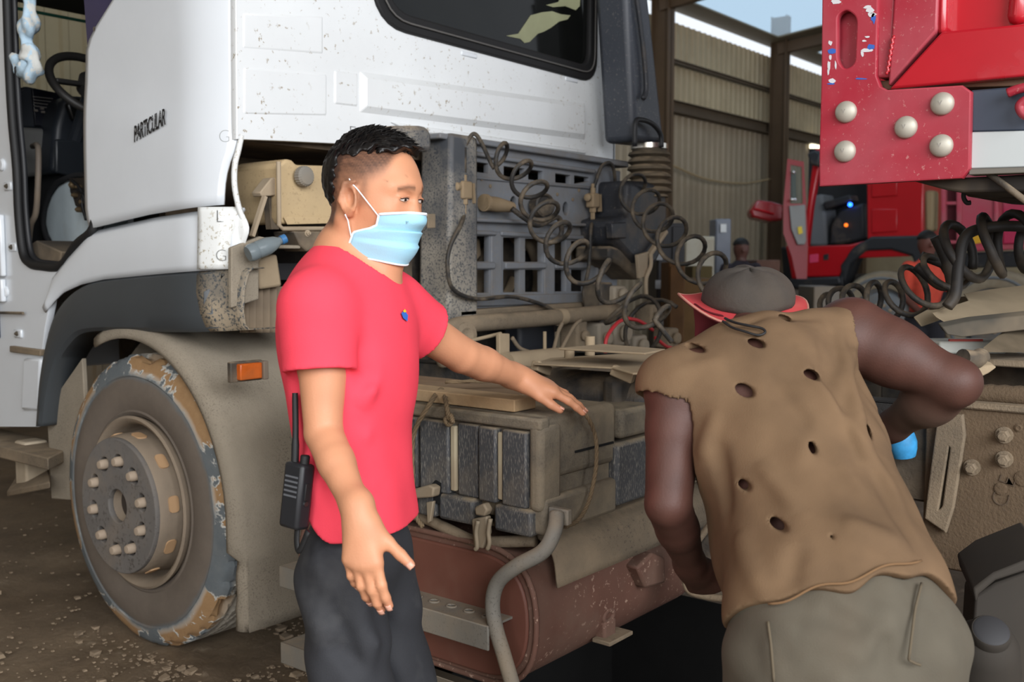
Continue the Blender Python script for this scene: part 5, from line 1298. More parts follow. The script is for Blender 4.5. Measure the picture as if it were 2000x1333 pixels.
def net(fn, lo, hi, h, nb=9, slack=1.35):
    """surface nets over the active blocks only -> verts, quads"""
    lo = np.array(lo, float); hi = np.array(hi, float)
    nblk = np.ceil((hi - lo) / (h * nb)).astype(int)
    bi = np.stack(np.meshgrid(*[np.arange(n) for n in nblk], indexing='ij'), -1).reshape(-1, 3)
    cen = lo + (bi + .5) * nb * h
    dc = np.concatenate([fn(cen[i:i + 20000]) for i in range(0, len(cen), 20000)])
    act = bi[np.abs(dc) < nb * h * .8661 * slack]
    g = np.stack(np.meshgrid(*[np.arange(nb + 1)] * 3, indexing='ij'), -1).reshape(-1, 3)
    BIG = 1 << 20
    keyf = lambda I: (I[:, 0] * BIG + I[:, 1]) * BIG + I[:, 2]
    Ds, I0 = [], []
    for b in act:
        i0 = b * nb
        D = fn((lo + (g + i0) * h).astype(np.float32))
        if D.min() > 0 or D.max() < 0: continue
        Ds.append(D); I0.append(i0)
    n1 = nb + 1
    D = np.stack(Ds).reshape(-1, n1, n1, n1); I0 = np.array(I0); S = D < 0
    cor = [(a, b, c) for a in (0, 1) for b in (0, 1) for c in (0, 1)]
    al = np.ones((len(D), nb, nb, nb), bool); an_ = np.zeros_like(al)
    for a, b, c in cor:
        q = S[:, a:nb + a, b:nb + b, c:nb + c]; al &= q; an_ |= q
    W = np.argwhere(an_ & ~al); bi_, I = W[:, 0], W[:, 1:]
    acc = np.zeros((len(I), 3)); cnt = np.zeros(len(I))
    cv = {q: D[bi_, I[:, 0] + q[0], I[:, 1] + q[1], I[:, 2] + q[2]] for q in cor}
    for a in range(3):
        for q in cor:
            if q[a]: continue
            q2 = list(q); q2[a] = 1; d0, d1 = cv[q], cv[tuple(q2)]
            x = (d0 < 0) != (d1 < 0)
            t = np.where(x, d0 / np.where(x, d0 - d1, 1), 0)
            for k in range(3): acc[:, k] += np.where(x, t if k == a else q[k], 0)
            cnt += x
    G = I + I0[bi_]
    vk = keyf(G); vp = lo + (G + acc / cnt[:, None]) * h
    o = np.argsort(vk); vk = vk[o]; vp = vp[o]
    edges = []
    for a in range(3):
        sl0 = [slice(None)] + [slice(0, nb)] * 3; sl1 = list(sl0); sl1[a + 1] = slice(1, n1)
        s0, s1 = S[tuple(sl0)], S[tuple(sl1)]
        E = np.argwhere(s0 != s1); edges.append((a, E[:, 1:] + I0[E[:, 0]], s0[tuple(E.T)]))
    F = []
    for a, E, sg in edges:
        u, v = (a + 1) % 3, (a + 2) % 3
        idx = []; ok = np.ones(len(E), bool)
        for du, dv in ((0, 0), (-1, 0), (-1, -1), (0, -1)):
            J = E.copy(); J[:, u] += du; J[:, v] += dv
            k = keyf(J); p = np.clip(np.searchsorted(vk, k), 0, len(vk) - 1)
            ok &= vk[p] == k; idx.append(p)
        q = np.stack(idx, 1)[ok]; s = sg[ok]
        q[~s] = q[~s][:, ::-1]
        F.append(q)
    return vp, np.concatenate(F)
def relax(V, F, it=2, w=.5):
    n = len(V)
    I = np.concatenate([F[:, a] for a in range(4)] * 2); J = np.concatenate([F[:, (a + 1) % 4] for a in range(4)] + [F[:, (a - 1) % 4] for a in range(4)])
    cnt = np.maximum(np.bincount(I, minlength=n), 1)[:, None]
    for _ in range(it):
        acc = np.stack([np.bincount(I, V[J, k], n) for k in range(3)], 1)
        V = V + w * (acc / cnt - V)
    return V
def largest(V, F):
    """index of the vertices of the biggest connected piece"""
    lab = np.arange(len(V))
    while True:
        m = lab[F].min(1); new = lab.copy()
        for k in range(4): np.minimum.at(new, F[:, k], m)
        new = new[new]
        if (new == lab).all(): break
        lab = new
    u, c = np.unique(lab, return_counts=True); keep = lab == u[c.argmax()]
    idx = np.cumsum(keep) - 1
    return V[keep], idx[F[keep[F].all(1)]], keep
def mk_net(name, V, F, mat, parent, colors=None, label=None, cat=None, group=None, kind=None):
    V, F, keep = largest(V, F)
    if colors is not None: colors = colors[keep]
    c = (V.min(0) + V.max(0)) / 2
    me = bpy.data.meshes.new(name)
    me.vertices.add(len(V)); me.vertices.foreach_set('co', (V - c).astype(np.float32).ravel())
    me.loops.add(len(F) * 4); me.loops.foreach_set('vertex_index', F.astype(np.int32).ravel())
    me.polygons.add(len(F)); me.polygons.foreach_set('loop_start', np.arange(0, len(F) * 4, 4, dtype=np.int32))
    me.update(calc_edges=True); me.validate(); me.shade_smooth()
    if mat: me.materials.append(mat)
    if colors is not None:
        at = me.color_attributes.new('Col', 'FLOAT_COLOR', 'POINT')
        at.data.foreach_set('color', np.concatenate([colors, np.ones((len(V), 1))], 1).astype(np.float32).ravel())
    o = bpy.data.objects.new(name, me); COL.objects.link(o)
    attach(o, c, parent)
    return finish(o, label, cat, group, kind)
def wav(P, dirs):
    """cheap cloth folds: sum of warped sines; dirs = [(unit dir, wavelength, phase, warp dir, warp)]"""
    s = 0
    for d, wl, ph, wd, wa in dirs:
        s = s + np.sin(P @ A3(d) * (2 * math.pi / wl) + ph + wa * np.sin(P @ A3(wd) * 9 + ph * 2))
    return s / len(dirs)
def ridge(P, a, b, wid, amp):
    """one soft fold running from a to b"""
    a, b = A3(a), A3(b); ba = b - a; L2 = ba @ ba
    p0, p1 = (P[0], P[-1]) if len(P) == NBLK ** 3 else (P.min(0), P.max(0))
    m_ = 3 * wid
    if (p0 > np.maximum(a, b) + m_).any() or (p1 < np.minimum(a, b) - m_).any(): return np.float32(0)
    q = P - a
    t = np.clip(q @ ba / L2, 0, 1); w = q - t[:, None] * ba; d2 = np.einsum('ij,ij->i', w, w)
    return amp * np.exp(-d2 / (wid * wid)) * np.clip(4 * t * (1 - t) + .15, 0, 1)
def smst(x, a, b):
    t = np.clip((x - a) / (b - a), 0, 1); return t * t * (3 - 2 * t)
def hand_prims(wrist, dirv, back, thumb, s=1.0, curl=(.25, .3, .2), spread=.10, tang=.75, tcurl=.2, per=None, rw=.026):
    """wrist point, direction to the fingers, normal of the back of the hand, direction of the thumb side. curl = bend per joint towards the palm"""
    w, d, n = Vector(wrist), Vector(dirv).normalized(), Vector(back).normalized()
    n = (n - d * n.dot(d)).normalized(); t = Vector(thumb); t = (t - d * t.dot(d) - n * t.dot(n)).normalized()
    out = []; nails = []
    mc = [(.029, .090, .0112), (.010, .093, .0115), (-.010, .088, .0108), (-.028, .078, .0098)]         # index .. little: side, length, radius
    ph = [(.043, .027, .022), (.048, .031, .023), (.044, .029, .023), (.034, .021, .020)]
    out.append(cone(w - d * .02, w + d * .03, rw * s, .024 * s, .03))
    for i, ((sd, ln, r), (p1, p2, p3)) in enumerate(zip(mc, ph)):
        k = w + (d * ln + t * sd + n * (.004 - abs(sd) * .1)) * s
        out.append(cone(w + (d * .02 + t * sd * .45) * s, k, .017 * s, (r + .003) * s, .018))
        fd = (d + t * (sd / .03) * spread).normalized(); ax = fd.cross(n).normalized()
        c3 = per[i] if per else curl
        p = k; fdir = fd; rr = r * s
        for j, (L_, cu) in enumerate(zip((p1, p2, p3), c3)):
            fdir = (Quaternion(ax, -cu) @ fdir).normalized()
            e = p + fdir * L_ * s
            out.append(cone(p, e, rr, rr * .9, .004)); rr *= .9
            out.append(ell(e, (rr * 1.04,) * 3, None, .003)) if j < 2 else None
            p = e
        nn = ax.cross(fdir).normalized()
        if nn.dot(n) < 0: nn = -nn
        nails.append((p - fdir * .002 + nn * rr * .55, fdir, nn, rr))
    th0 = w + (d * .022 + t * .022 - n * .006) * s
    td = (d * math.cos(tang) + t * math.sin(tang) - n * .25).normalized()
    a = th0 + td * .042 * s
    out.append(cone(th0, a, .017 * s, .0125 * s, .02))
    td2 = (td + d * tcurl).normalized(); b = a + td2 * .034 * s
    out.append(cone(a, b, .0120 * s, .0112 * s, .006))
    td3 = (td2 + d * tcurl * .6).normalized(); c = b + td3 * .026 * s
    out.append(cone(b, c, .0115 * s, .0095 * s, .004))
    nn = (n - td3 * n.dot(td3)).normalized(); nails.append((c + nn * .005 * s, td3, nn, .0098 * s))
    return out, nails
# ================================================================ man in the red shirt
am = math.radians(16)
MF = RV * math.cos(am) - DH * math.sin(am)            # the way he faces
ML = Vector((0, 0, 1)).cross(MF)                      # his left
ZV = Vector((0, 0, 1))
MB = (MF, ML, ZV)
man = empty('person', (onD(700, 1060, 2.1).x, onD(700, 1060, 2.1).y, 0), 'man in red t-shirt and blue face mask resting a hand on the battery box', 'person')
pel = onD(697, 1085, 2.10); abd = onD(700, 905, 2.10); che = onD(688, 690, 2.10)
shR = onD(622, 606, 1.95); elR = onD(632, 846, 1.93); wrR = onD(702, 1008, 1.81)
shL = onD(764, 604, 2.20); elL = onD(902, 694, 2.36)
zbx = ZB1 + .03
wrL = onD(1012, 738, 2.53)
c7 = onD(672, 500, 2.11); hdc = onD(730, 385, 2.09)
ah = math.radians(24); pit = math.radians(9)
hf0 = RV * math.cos(ah) - DH * math.sin(ah); HLv = ZV.cross(hf0)
HF = hf0 * math.cos(pit) - ZV * math.sin(pit); HU = HF.cross(HLv)
HB = (HF, HLv, HU)
def H(f, l, u): return hdc + HF * f + HLv * l + HU * u
def He(c, R, k=.02, op='+', B=None): return ell(H(*c), R, B or HB, k, op)
head = [He((-.012, 0, .034), (.100, .078, .090), .03), He((.026, 0, -.012), (.070, .067, .094), .04), He((.030, 0, -.062), (.056, .059, .052), .04),
        He((.072, 0, -.098), (.026, .028, .021), .03), He((.050, .044, -.022), (.034, .026, .028), .02), He((.050, -.044, -.022), (.034, .026, .028), .02),
        cone(H(.080, .012, .030), H(.066, .048, .026), .014, .010, .02), cone(H(.080, -.012, .030), H(.066, -.048, .026), .014, .010, .02),
        cone(H(.084, 0, .012), H(.103, 0, -.028), .010, .012, .014), He((.098, .013, -.032), (.012, .010, .009), .01), He((.098, -.013, -.032), (.012, .010, .009), .01)]
for s in (1, -1):
    head += [He((.094, s * .031, .008), (.014, .020, .011), .014, '-'), He((.076, s * .032, .006), (.0155, .0165, .0135), .005),
             cone(H(.088, s * .018, .0095), H(.0845, s * .046, .010), .0042, .0038, .004), cone(H(.087, s * .020, -.0035), H(.083, s * .045, -.002), .0046, .004, .006)]
# ears
for s in (1, -1):
    eb_ = ((HF * .94 + HU * .2 + HLv * s * -.25).normalized(), (HLv * s * .95 + HF * -.28).normalized(), HU)
    head += [He((-.004, s * .083, -.006), (.020, .011, .033), .006, '+', eb_), He((.004, s * .094, -.006), (.010, .011, .019), .004, '-', eb_), He((.000, s * .082, -.036), (.009, .008, .010), .008)]
    head += [cone(H(-.014, s * .090, .020), H(.008, s * .090, .026), .0055, .005, .003), cone(H(-.014, s * .092, .020), H(-.019, s * .093, -.014), .0055, .005, .003), cone(H(-.019, s * .093, -.014), H(-.006, s * .088, -.034), .005, .005, .003)]
neck = [cone(H(-.022, 0, -.045), c7 + MF * .012, .057, .062, .03), cone(H(.012, 0, -.09), c7 + MF * .075 - ZV * .035, .040, .045, .04), cone(H(-.025, -.06, -.05), c7 + MF * .075 - ZV * .04, .016, .012, .02)]
torso = [ell(pel, (.08, .130, .11), MB, .05), ell(abd - MF * .012, (.075, .135, .17), MB, .06), ell(che, (.115, .165, .19), MB, .08), cone(shR, che + ZV * .07, .055, .08, .05), cone(shL, che + ZV * .07, .055, .08, .05),
         cone(c7, shR + ZV * .015, .05, .045, .05), cone(c7, shL + ZV * .015, .05, .045, .05)]
armR = [cone(shR, shR.lerp(elR, .45), .050, .044, .03), cone(shR.lerp(elR, .4), elR, .044, .036, .008), cone(elR, elR.lerp(wrR, .4), .036, .0345, .006), cone(elR.lerp(wrR, .35), wrR, .0352, .0225, .006),
        ell(shR.lerp(elR, .55) + MF * .010, (.032, .032, .07), MB, .02)]
armL = [cone(shL, shL.lerp(elL, .45), .054, .048, .03), cone(shL.lerp(elL, .4), elL, .047, .0415, .008), cone(elL, elL.lerp(wrL, .4), .0415, .0405, .006), cone(elL.lerp(wrL, .35), wrL, .0412, .026, .006)]
hR, nlR = hand_prims(wrR, (RV * .10 - UV * 1.0 - DV * .22), (-DV + UV * -.05 - RV * .25), (RV - DV * .25), .93, per=[(.22, .28, .2), (.30, .35, .25), (.36, .4, .3), (.40, .45, .3)], spread=.06, tang=.66, tcurl=-.02, rw=.027)
tipL = onZ(1128, 800, ZB1 + .012)
dL = (tipL - wrL).normalized()
hL, nlL = hand_prims(wrL, dL + ZV * .16, ZV - DH * .28, -DH * 1.0 + RV * -.1, 1.0, per=[(.10, .18, .1), (.12, .2, .1), (.14, .2, .12), (.16, .22, .14)], spread=.17, tang=.42, tcurl=.35, rw=.028)
hip = .088
hR_ = pel - ML * hip - ZV * .03; hL_ = pel + ML * hip - ZV * .03
knR = Vector((*(onD(700, 1400, 2.02).xy), .50)); knL = Vector((*(onD(775, 1400, 2.22).xy), .50))
anR = Vector((*(knR - MF * .05).xy, .09)); anL = Vector((*(knL - MF * .03).xy, .09))
legs = [cone(hR_, knR, .048, .046, .04), cone(hL_, knL, .048, .046, .04), cone(knR, anR, .055, .042, .03), cone(knL, anL, .055, .042, .03)]
allb = torso + head + neck + armR + armL + hR + hL + legs
lo = np.array([min(p.c[i] - p.r for p in allb) for i in range(3)]) - .02; hi = np.array([max(p.c[i] + p.r for p in allb) for i in range(3)]) + .02
V, F = net(lambda P: sd_eval(allb, P), lo, hi, .0042)
V = relax(V, F, 1, .4)
def skin_colors(V, base, hc, B, hair=True):
    q = (V - A3(hc)); f = q @ A3(B[0]); l = q @ A3(B[1]); u = q @ A3(B[2])
    col = np.tile(np.array(base), (len(V), 1))
    n1 = wav(V, [((1, .3, .2), .05, 0, (0, 1, 0), 1.2), ((.1, 1, .4), .037, 1, (1, 0, 0), 1.1), ((.3, .2, 1), .061, 2, (1, 1, 0), 1)])
    col *= (1 + .05 * n1)[:, None]
    inh = (np.abs(f) < .16) & (np.abs(l) < .13) & (np.abs(u) < .17)
    return col, f, l, u, inh
base = np.array(lin((198, 140, 106)))
col, f, l, u, inh = skin_colors(V, base, hdc, HB)
# cheeks / nose redder
ck = inh * np.exp(-(((f - .06) / .03) ** 2 + ((np.abs(l) - .045) / .025) ** 2 + ((u + .02) / .03) ** 2)); col = col * (1 - .25 * ck[:, None]) + np.array(lin((196, 118, 92))) * .25 * ck[:, None]
# close-cropped hair shadow at the sides: hair stubble pigment
edge = .052 + .012 * np.sin(l * 60) - np.maximum(0, .02 - f) * 0
hm = inh * smst(u, -.02 + np.clip((f + .0) * .9, -.08, .09), .035 + np.clip(f * .9, -.05, .09)) * (1 - smst(f, .052, .068)) 
back = inh * (1 - smst(f, -.050, -.034)) * smst(u, -.085, -.06)
sb = inh * (np.abs(l) > .04) * np.exp(-((f - .022) / .011) ** 2) * smst(u, -.03, -.012) * (1 - smst(u, .01, .03) * 0)
hm = np.clip(np.maximum(np.maximum(hm, back), sb * .75), 0, 1)
gr = .5 + .5 * wav(V, [((1, .2, 0), .006, 0, (0, 1, 0), 1), ((0, 1, .3), .0055, 1, (1, 0, 0), 1), ((.2, .1, 1), .0065, 2, (1, 0, 1), 1)])
hcol = np.array(lin((58, 42, 36)))
w_ = (hm * (.70 + .28 * gr) * (.55 + .45 * smst(u, -.01, .07) + .4 * back))[:, None]; w_ = np.clip(w_, 0, .96); col = col * (1 - w_) + hcol * w_
for s in (1, -1):       # brows and lash line
    b1 = inh * np.exp(-((u - (.030 - np.maximum(0, np.abs(l) - .03) * .35)) / .0048) ** 2) * (s * l > .013) * (s * l < .050) * (f > .05)
    b1 = b1[:, None] * .72; col = col * (1 - b1) + np.array(lin((62, 44, 36))) * b1
    e1 = inh * np.exp(-((u - .0030) / .0022) ** 2) * np.clip(1 - ((s * l - .032) / .0145) ** 2, 0, 1) * (f > .06)
    e1 = np.clip(e1 * 1.3, 0, 1)[:, None]; col = col * (1 - e1) + np.array(lin((40, 28, 24))) * e1
for (ml_, mu_, r_) in ((-.030, .052, .0018), (-.064, .036, .0014)):
    m_ = inh * np.exp(-(((l - ml_) / r_) ** 2 + ((u - mu_) / r_) ** 2)) * (f > .02); col = col * (1 - .7 * m_[:, None]) + np.array(lin((70, 40, 30))) * .7 * m_[:, None]
pk = np.zeros(len(V))
for (c_, fd, nn, rr) in nlR + nlL:        # warmer finger ends and knuckles
    pk = np.maximum(pk, np.exp(-((V - A3(c_)) ** 2).sum(1) / .016 ** 2))
pk = pk[:, None] * .3; col = col * (1 - pk) + np.array(lin((206, 128, 104))) * pk
SKIN = pm('skin_tan', (200, 145, 112), .48, attr='Col', bump=.12, bscale=240, spec=.4)
body = mk_net('body', V, F, SKIN, man, col)
NAIL = pm('finger_nail', (214, 160, 138), .35)
for (c_, fd, nn, rr) in nlR + nlL:
    sd = fd.cross(nn)
    Q = []
    for i in range(4):
        for j in range(5):
            g = -1 + 2 * j / 4; Q.append(c_ + fd * (-.005 + .004 * i) + sd * g * rr * .72 + nn * (rr * (.52 - .28 * g * g) - .0005))
    mk('finger_nail', (Q, [(i * 5 + j, i * 5 + j + 1, i * 5 + j + 6, i * 5 + j + 5) for i in range(3) for j in range(4)]), NAIL, body, smooth=180, solid=.001)
# ---- hair on top: cap of short hair plus upright clumps
HAIR = pm('black_hair', (17, 15, 15), .42, var=.3, vscale=90)
hp = [He((-.014, 0, .036), (.105, .081, .097), .02), He((.035, 0, .085), (.062, .055, .040), .03)]
def hairf(P):
    q = P - A3(hdc); f = q @ A3(HF); l = q @ A3(HLv); u = q @ A3(HU)
    d = sd_eval(hp, P, False) + .0022 * wav(P, [(HF + HLv * .5, .012, 0, HLv, 2), (HLv, .010, 1, HF, 2), (HU + HF * .4, .013, 2, HLv, 1.5)])
    # keep what lies above the fade line and behind the hairline
    cut = (.084 + np.clip(f * .25, -.03, .03) + .005 * np.sin(f * 90) + .004 * np.sin(f * 230 + l * 70)) - u
    bk = np.maximum((f + .052 - .004 * np.sin(u * 260)), -.078 - u)
    return np.maximum(d, np.maximum(np.minimum(cut, bk), np.minimum(f - (.078 + .15 * (u - .08)), 9)))
V, F = net(hairf, A3(hdc) - .17, A3(hdc) + .17, .0038)
hair = mk_net('hair', relax(V, F, 1), F, HAIR, man)
parts = []
rh = random.Random(3)
for i in range(520):
    f_ = rh.uniform(-.095, .082); l_ = rh.uniform(-.068, .068)
    e = ((f_ + .014) / .106) ** 2 + (l_ / .080) ** 2
    if e > .93: continue
    u_ = .036 + .094 * math.sqrt(1 - e)
    if u_ < .086 + max(-.03, f_ * .25): continue
    p = H(f_, l_, u_)
    fw = max(0, (f_ + .02) / .1)
    dr = (HF * (.55 + fw * .9) + HU * (.55 - .25 * fw) + HLv * (l_ * 3 + rh.uniform(-.25, .25))).normalized()
    L_ = rh.uniform(.016, .026) * (1 + .7 * fw)
    m = p + dr * L_ * .55 + HU * .002; e_ = p + dr * L_ + HF * .003 - HU * .004 * fw
    parts.append(tube([p - HU * .006, m, e_], [.0034, .0026, .0003], 5, caps=False))
mk('hair_clumps', join(*parts), HAIR, hair, smooth=180, kind='stuff')
# ---- face mask, laid over the face field
facep = head + neck
def face_hits(O, Dr, off):
    O = np.array([A3(o) for o in O]); Dr = np.array([A3(d) for d in Dr]); t = np.full(len(O), .16)
    for _ in range(26):
        e = sd_eval(facep, O + Dr * t[:, None], False) - off
        t = np.maximum(t - e * .8, .01)
    return O + Dr * t[:, None]
MASK = pm('blue_mask_fabric', (158, 208, 228), .8, bump=.15, bscale=300, var=.03)
MASKW = pm('white_mask_edge', (238, 240, 242), .85)
nv, nu = 30, 33
O_, D_, meta = [], [], []
for i in range(nv):
    v = i / (nv - 1)
    lim = math.radians(interp(v, [(0, 56), (.3, 57), (.42, 66), (.60, 92), (.8, 98), (1, 84)]))
    for j in range(nu):
        g = -1 + 2 * j / (nu - 1); th = lim * g
        uz = -.019 - .082 * v - .012 * abs(g) ** 2 * (1 - v)
        O_.append(H(.012, 0, uz)); D_.append((HF * math.cos(th) + HLv * math.sin(th) - HU * (.30 * max(0, v - .6) / .4)).normalized()); meta.append((v, g))
hits = face_hits(O_, D_, .003)
# cloth spans hollows: smooth radially before pleating
R_ = np.sqrt(((hits - np.array([A3(o) for o in O_])) ** 2).sum(1)).reshape(nv, nu)
for _ in range(10):
    S_ = R_.copy(); S_[1:-1, 1:-1] = (R_[:-2, 1:-1] + R_[2:, 1:-1] + R_[1:-1, :-2] + R_[1:-1, 2:]) / 4
    R_ = np.maximum(R_ * .985, S_)
rows = []
for i in range(nv):
    row = []
    for j in range(nu):
        k = i * nu + j; v, g = meta[k]
        saw = (v * 4.2) % 1.0
        pl_ = .0050 * (1 - saw) * (1 - abs(g) ** 4) if .24 < v < .95 else (.0050 * (1 - abs(g) ** 4) if v <= .24 else 0)
        row.append(O_[k] + D_[k] * (R_[i, j] + pl_ + .002 + .005 * (1 - g * g) * math.sin(math.pi * v)))
    rows.append(row)
mask = mk('face_mask', sheet(rows), MASK, man, smooth=60, solid=.0015)
mk('mask_edge', tube([rows[i][0] for i in range(nv)], .0026, 6), MASKW, mask, smooth=180)
mk('mask_edge', tube([rows[i][-1] for i in range(nv)], .0026, 6), MASKW, mask, smooth=180)
mk('mask_top_band', tube([p + HU * .001 for p in rows[0]], .003, 6), MASKW, mask, smooth=180)
mk('mask_bottom_band', tube(rows[-1], .0024, 6), MASKW, mask, smooth=180)
text_mesh('v', .012, rows[6][10] - HLv * .003 + HF * .001, HF * .5 + HLv * .8, HU, 'mask_print', pm('mask_print_grey', (130, 170, 185), .7), mask, thick=.0008)
for s, j in ((-1, 0), (1, -1)):
    for a, b, sag in ((H(-.006, s * .088, .030), rows[1][j], .002), (H(-.004, s * .085, -.040), rows[20][j], .0)):
        pts = []
        for k in range(9):
            q = a.lerp(b, k / 8)
            e = sd_eval(facep, A3(q)[None], False)[0]
            if e < .003:
                q = q + HLv * s * (.003 - e)
            pts.append(q)
        mk('mask_strap', tube(smooth_path(pts, 3), .0014, 6), MASKW, mask, smooth=180)
# eyes: narrow almonds between the lids, looking down at the work
EYW = pm('eye_white', (206, 190, 180), .3); EYI = pm('eye_iris', (34, 24, 20), .2); LID = pm('lash_line', (44, 30, 26), .6)
for s in (1, -1):
    n_ = 15; top, bot, up_ = [], [], []
    for i in range(n_):
        t = -1 + 2 * i / (n_ - 1); l_ = s * (.0315 + t * .0135); w = 1 - t * t
        top.append(H(.02, l_, .0055 + .0022 * w - .001 * t)); bot.append(H(.02, l_, .0040 - .0026 * w - .001 * t))
    T_ = [Vector(q) for q in face_hits(top, [HF] * n_, .0012)]; B_ = [Vector(q) for q in face_hits(bot, [HF] * n_, .0012)]
    ey = mk('eye', sheet([T_, [a.lerp(b, .5) + HF * .0012 for a, b in zip(T_, B_)], B_]), EYW, man, smooth=180)
    ic = T_[8].lerp(B_[8], .45) + HF * .0014
    mk('iris', prism([ic + HLv * .0042 * math.cos(a) + HU * .0026 * math.sin(a) for a in np.linspace(0, 6.283, 15)[:-1]], HF * .0006), EYI, ey)
    mk('eyelash', tube([q + HF * .0006 + HU * .0004 for q in T_], [.0004] + [.0011] * (n_ - 2) + [.0004], 5), LID, ey, smooth=180)
    mk('eyelid', tube([q + HU * .0032 + HF * .0004 for q in T_], [.0006] + [.0020] * (n_ - 2) + [.0006], 6), pm('eyelid_skin', (186, 128, 98), .5), ey, smooth=180)
# ---- shirt
slR = shR.lerp(elR, .50) + MF * .0; slL = shL.lerp(elL, .46)
shirt_t = [ell(abd - MF * .006 - ZV * .06, (.108, .165, .30), MB, .06), ell(che, (.128, .178, .20), MB, .08), cone(shR, che + ZV * .07, .065, .09, .05), cone(shL, che + ZV * .07, .065, .09, .05), cone(shR, shR.lerp(slR, .45), .066, .067, .03), cone(shL, shL.lerp(slL, .45), .066, .067, .03),
           cone(c7 - ZV * .022, shR + ZV * .012, .052, .052, .05), cone(c7 - ZV * .022, shL + ZV * .012, .052, .052, .05), ell(pel + ZV * .06 - MF * .004, (.108, .165, .14), MB, .05), ell(che - MF * .03 + ZV * .06, (.11, .14, .15), MB, .05)]
slv_ = [[cone(shR, slR.lerp(elR, .4), .066, .076, .03)], [cone(shL, slL.lerp(elL, .4), .066, .072, .03)]]
shirt_p = shirt_t + slv_[0] + slv_[1]
nkc = H(-.015, 0, -.09); nka = (c7 + MF * .045 - ZV * .01)
axR = A3((slR - shR).normalized()); axL = A3((slL - shL).normalized())
hemz = onD(706, 1032, 2.05).z
bs_ = lambda px, py: onD(px, py, 1.95)
def shirtf(P):
    q = P - A3(pel); f = q @ A3(MF); l = q @ A3(ML); z = P[:, 2]
    low = 1 - smst(z, 1.02, 1.30)
    disp = .006 * low * wav(P, [(MF * .8 + ZV * .25 + ML * .4, .11, .3, ZV, .8), (ML * .9 + ZV * .3, .13, 1.1, MF, .8), (ZV * .6 + MF * .7, .09, 2.0, ML, .6)])
    for a, b, w, am_ in FOLD1: disp = disp + ridge(P, a, b, w, am_ * 1.35)
    b_ = sd_eval(shirt_t, P)
    d = np.maximum(b_ - disp, -(b_ + .015))
    # hem lifts towards the back
    d = np.maximum(d, (hemz + .13 * smst(-f, -.03, .12)) - z)
    for sv, sl, ax in ((slv_[0], slR, axR), (slv_[1], slL, axL)):
        e = sd_eval(sv, P, False)
        e = np.maximum(np.maximum(e - disp * .6, -(e + .010)), (P - A3(sl)) @ ax)
        h = np.maximum(.022 - np.abs(d - e), 0) / .022
        d = np.minimum(d, e) - h * h * .022 * .25
    # neck opening: tilted ring
    qn = P - A3(nka); nax = A3((ZV * .93 + MF * .20).normalized()); h_ = qn @ nax; rad = np.sqrt(np.maximum((qn ** 2).sum(1) - h_ * h_, 0))
    d = np.where(h_ > -.10, np.maximum(d, (.078 - rad)), d)
    d = np.where((rad < .16), np.maximum(d, h_ - .045), d)
    return d
FOLD1 = [(bs_(700, 800), bs_(790, 690), .020, .010), (bs_(705, 870), bs_(805, 800), .020, .009), (bs_(560, 830), bs_(600, 640), .022, -.010), (bs_(575, 880), bs_(640, 990), .020, .010), (bs_(695, 640), bs_(715, 770), .022, -.007),
         (bs_(565, 730), bs_(600, 590), .018, .008), (bs_(570, 690), bs_(690, 665), .018, .006), (bs_(740, 560), bs_(800, 650), .020, .009), (bs_(720, 970), bs_(805, 900), .020, .009), (bs_(575, 625), bs_(660, 632), .014, -.006), (bs_(730, 900), bs_(760, 1010), .018, .008), (bs_(600, 700), bs_(650, 590), .016, .006), (bs_(720, 740), bs_(800, 720), .016, -.007), (bs_(760, 840), bs_(790, 1000), .022, -.008)]
lo = np.array([min(p.c[i] - p.r for p in shirt_p) for i in range(3)]) - .02; hi = np.array([max(p.c[i] + p.r for p in shirt_p) for i in range(3)]) + .02
lo[2] = hemz - .01
V, F = net(shirtf, lo, hi, .0038)
V = relax(V, F, 2, .5)
SHIRT = pm('red_tshirt', (234, 70, 88), .85, var=.04, vscale=7, bump=.18, bscale=420, spec=.25)
shirt = mk_net('t_shirt', V, F, SHIRT, man)
# neck rib, sleeve seam, hem stitch and small logo
def on_shirt(px, py, D0=1.7, off=.0015):
    o = CP; d = ray(px, py)
    t = D0
    for _ in range(60):
        p = o + d * t; e = sd_eval(shirt_p, A3(p)[None], False)[0]
        if e < .004: break
        t += e * .7
    p = o + d * t
    return p - d.normalized() * off
SHD2 = pm('red_tshirt_rib', (204, 44, 62), .9)
LOGB = pm('logo_blue', (52, 104, 190), .7); LOGY = pm('logo_yellow', (226, 190, 40), .7)
for pts, m in ((((784, 612), (790, 606), (797, 616), (796, 628), (788, 622)), LOGB), (((787, 608), (791, 604), (794, 609), (790, 611)), LOGY)):
    P_ = [on_shirt(*q) for q in pts]; mk('shirt_logo', prism(P_, -ray(790, 615) * .0012), m, shirt)
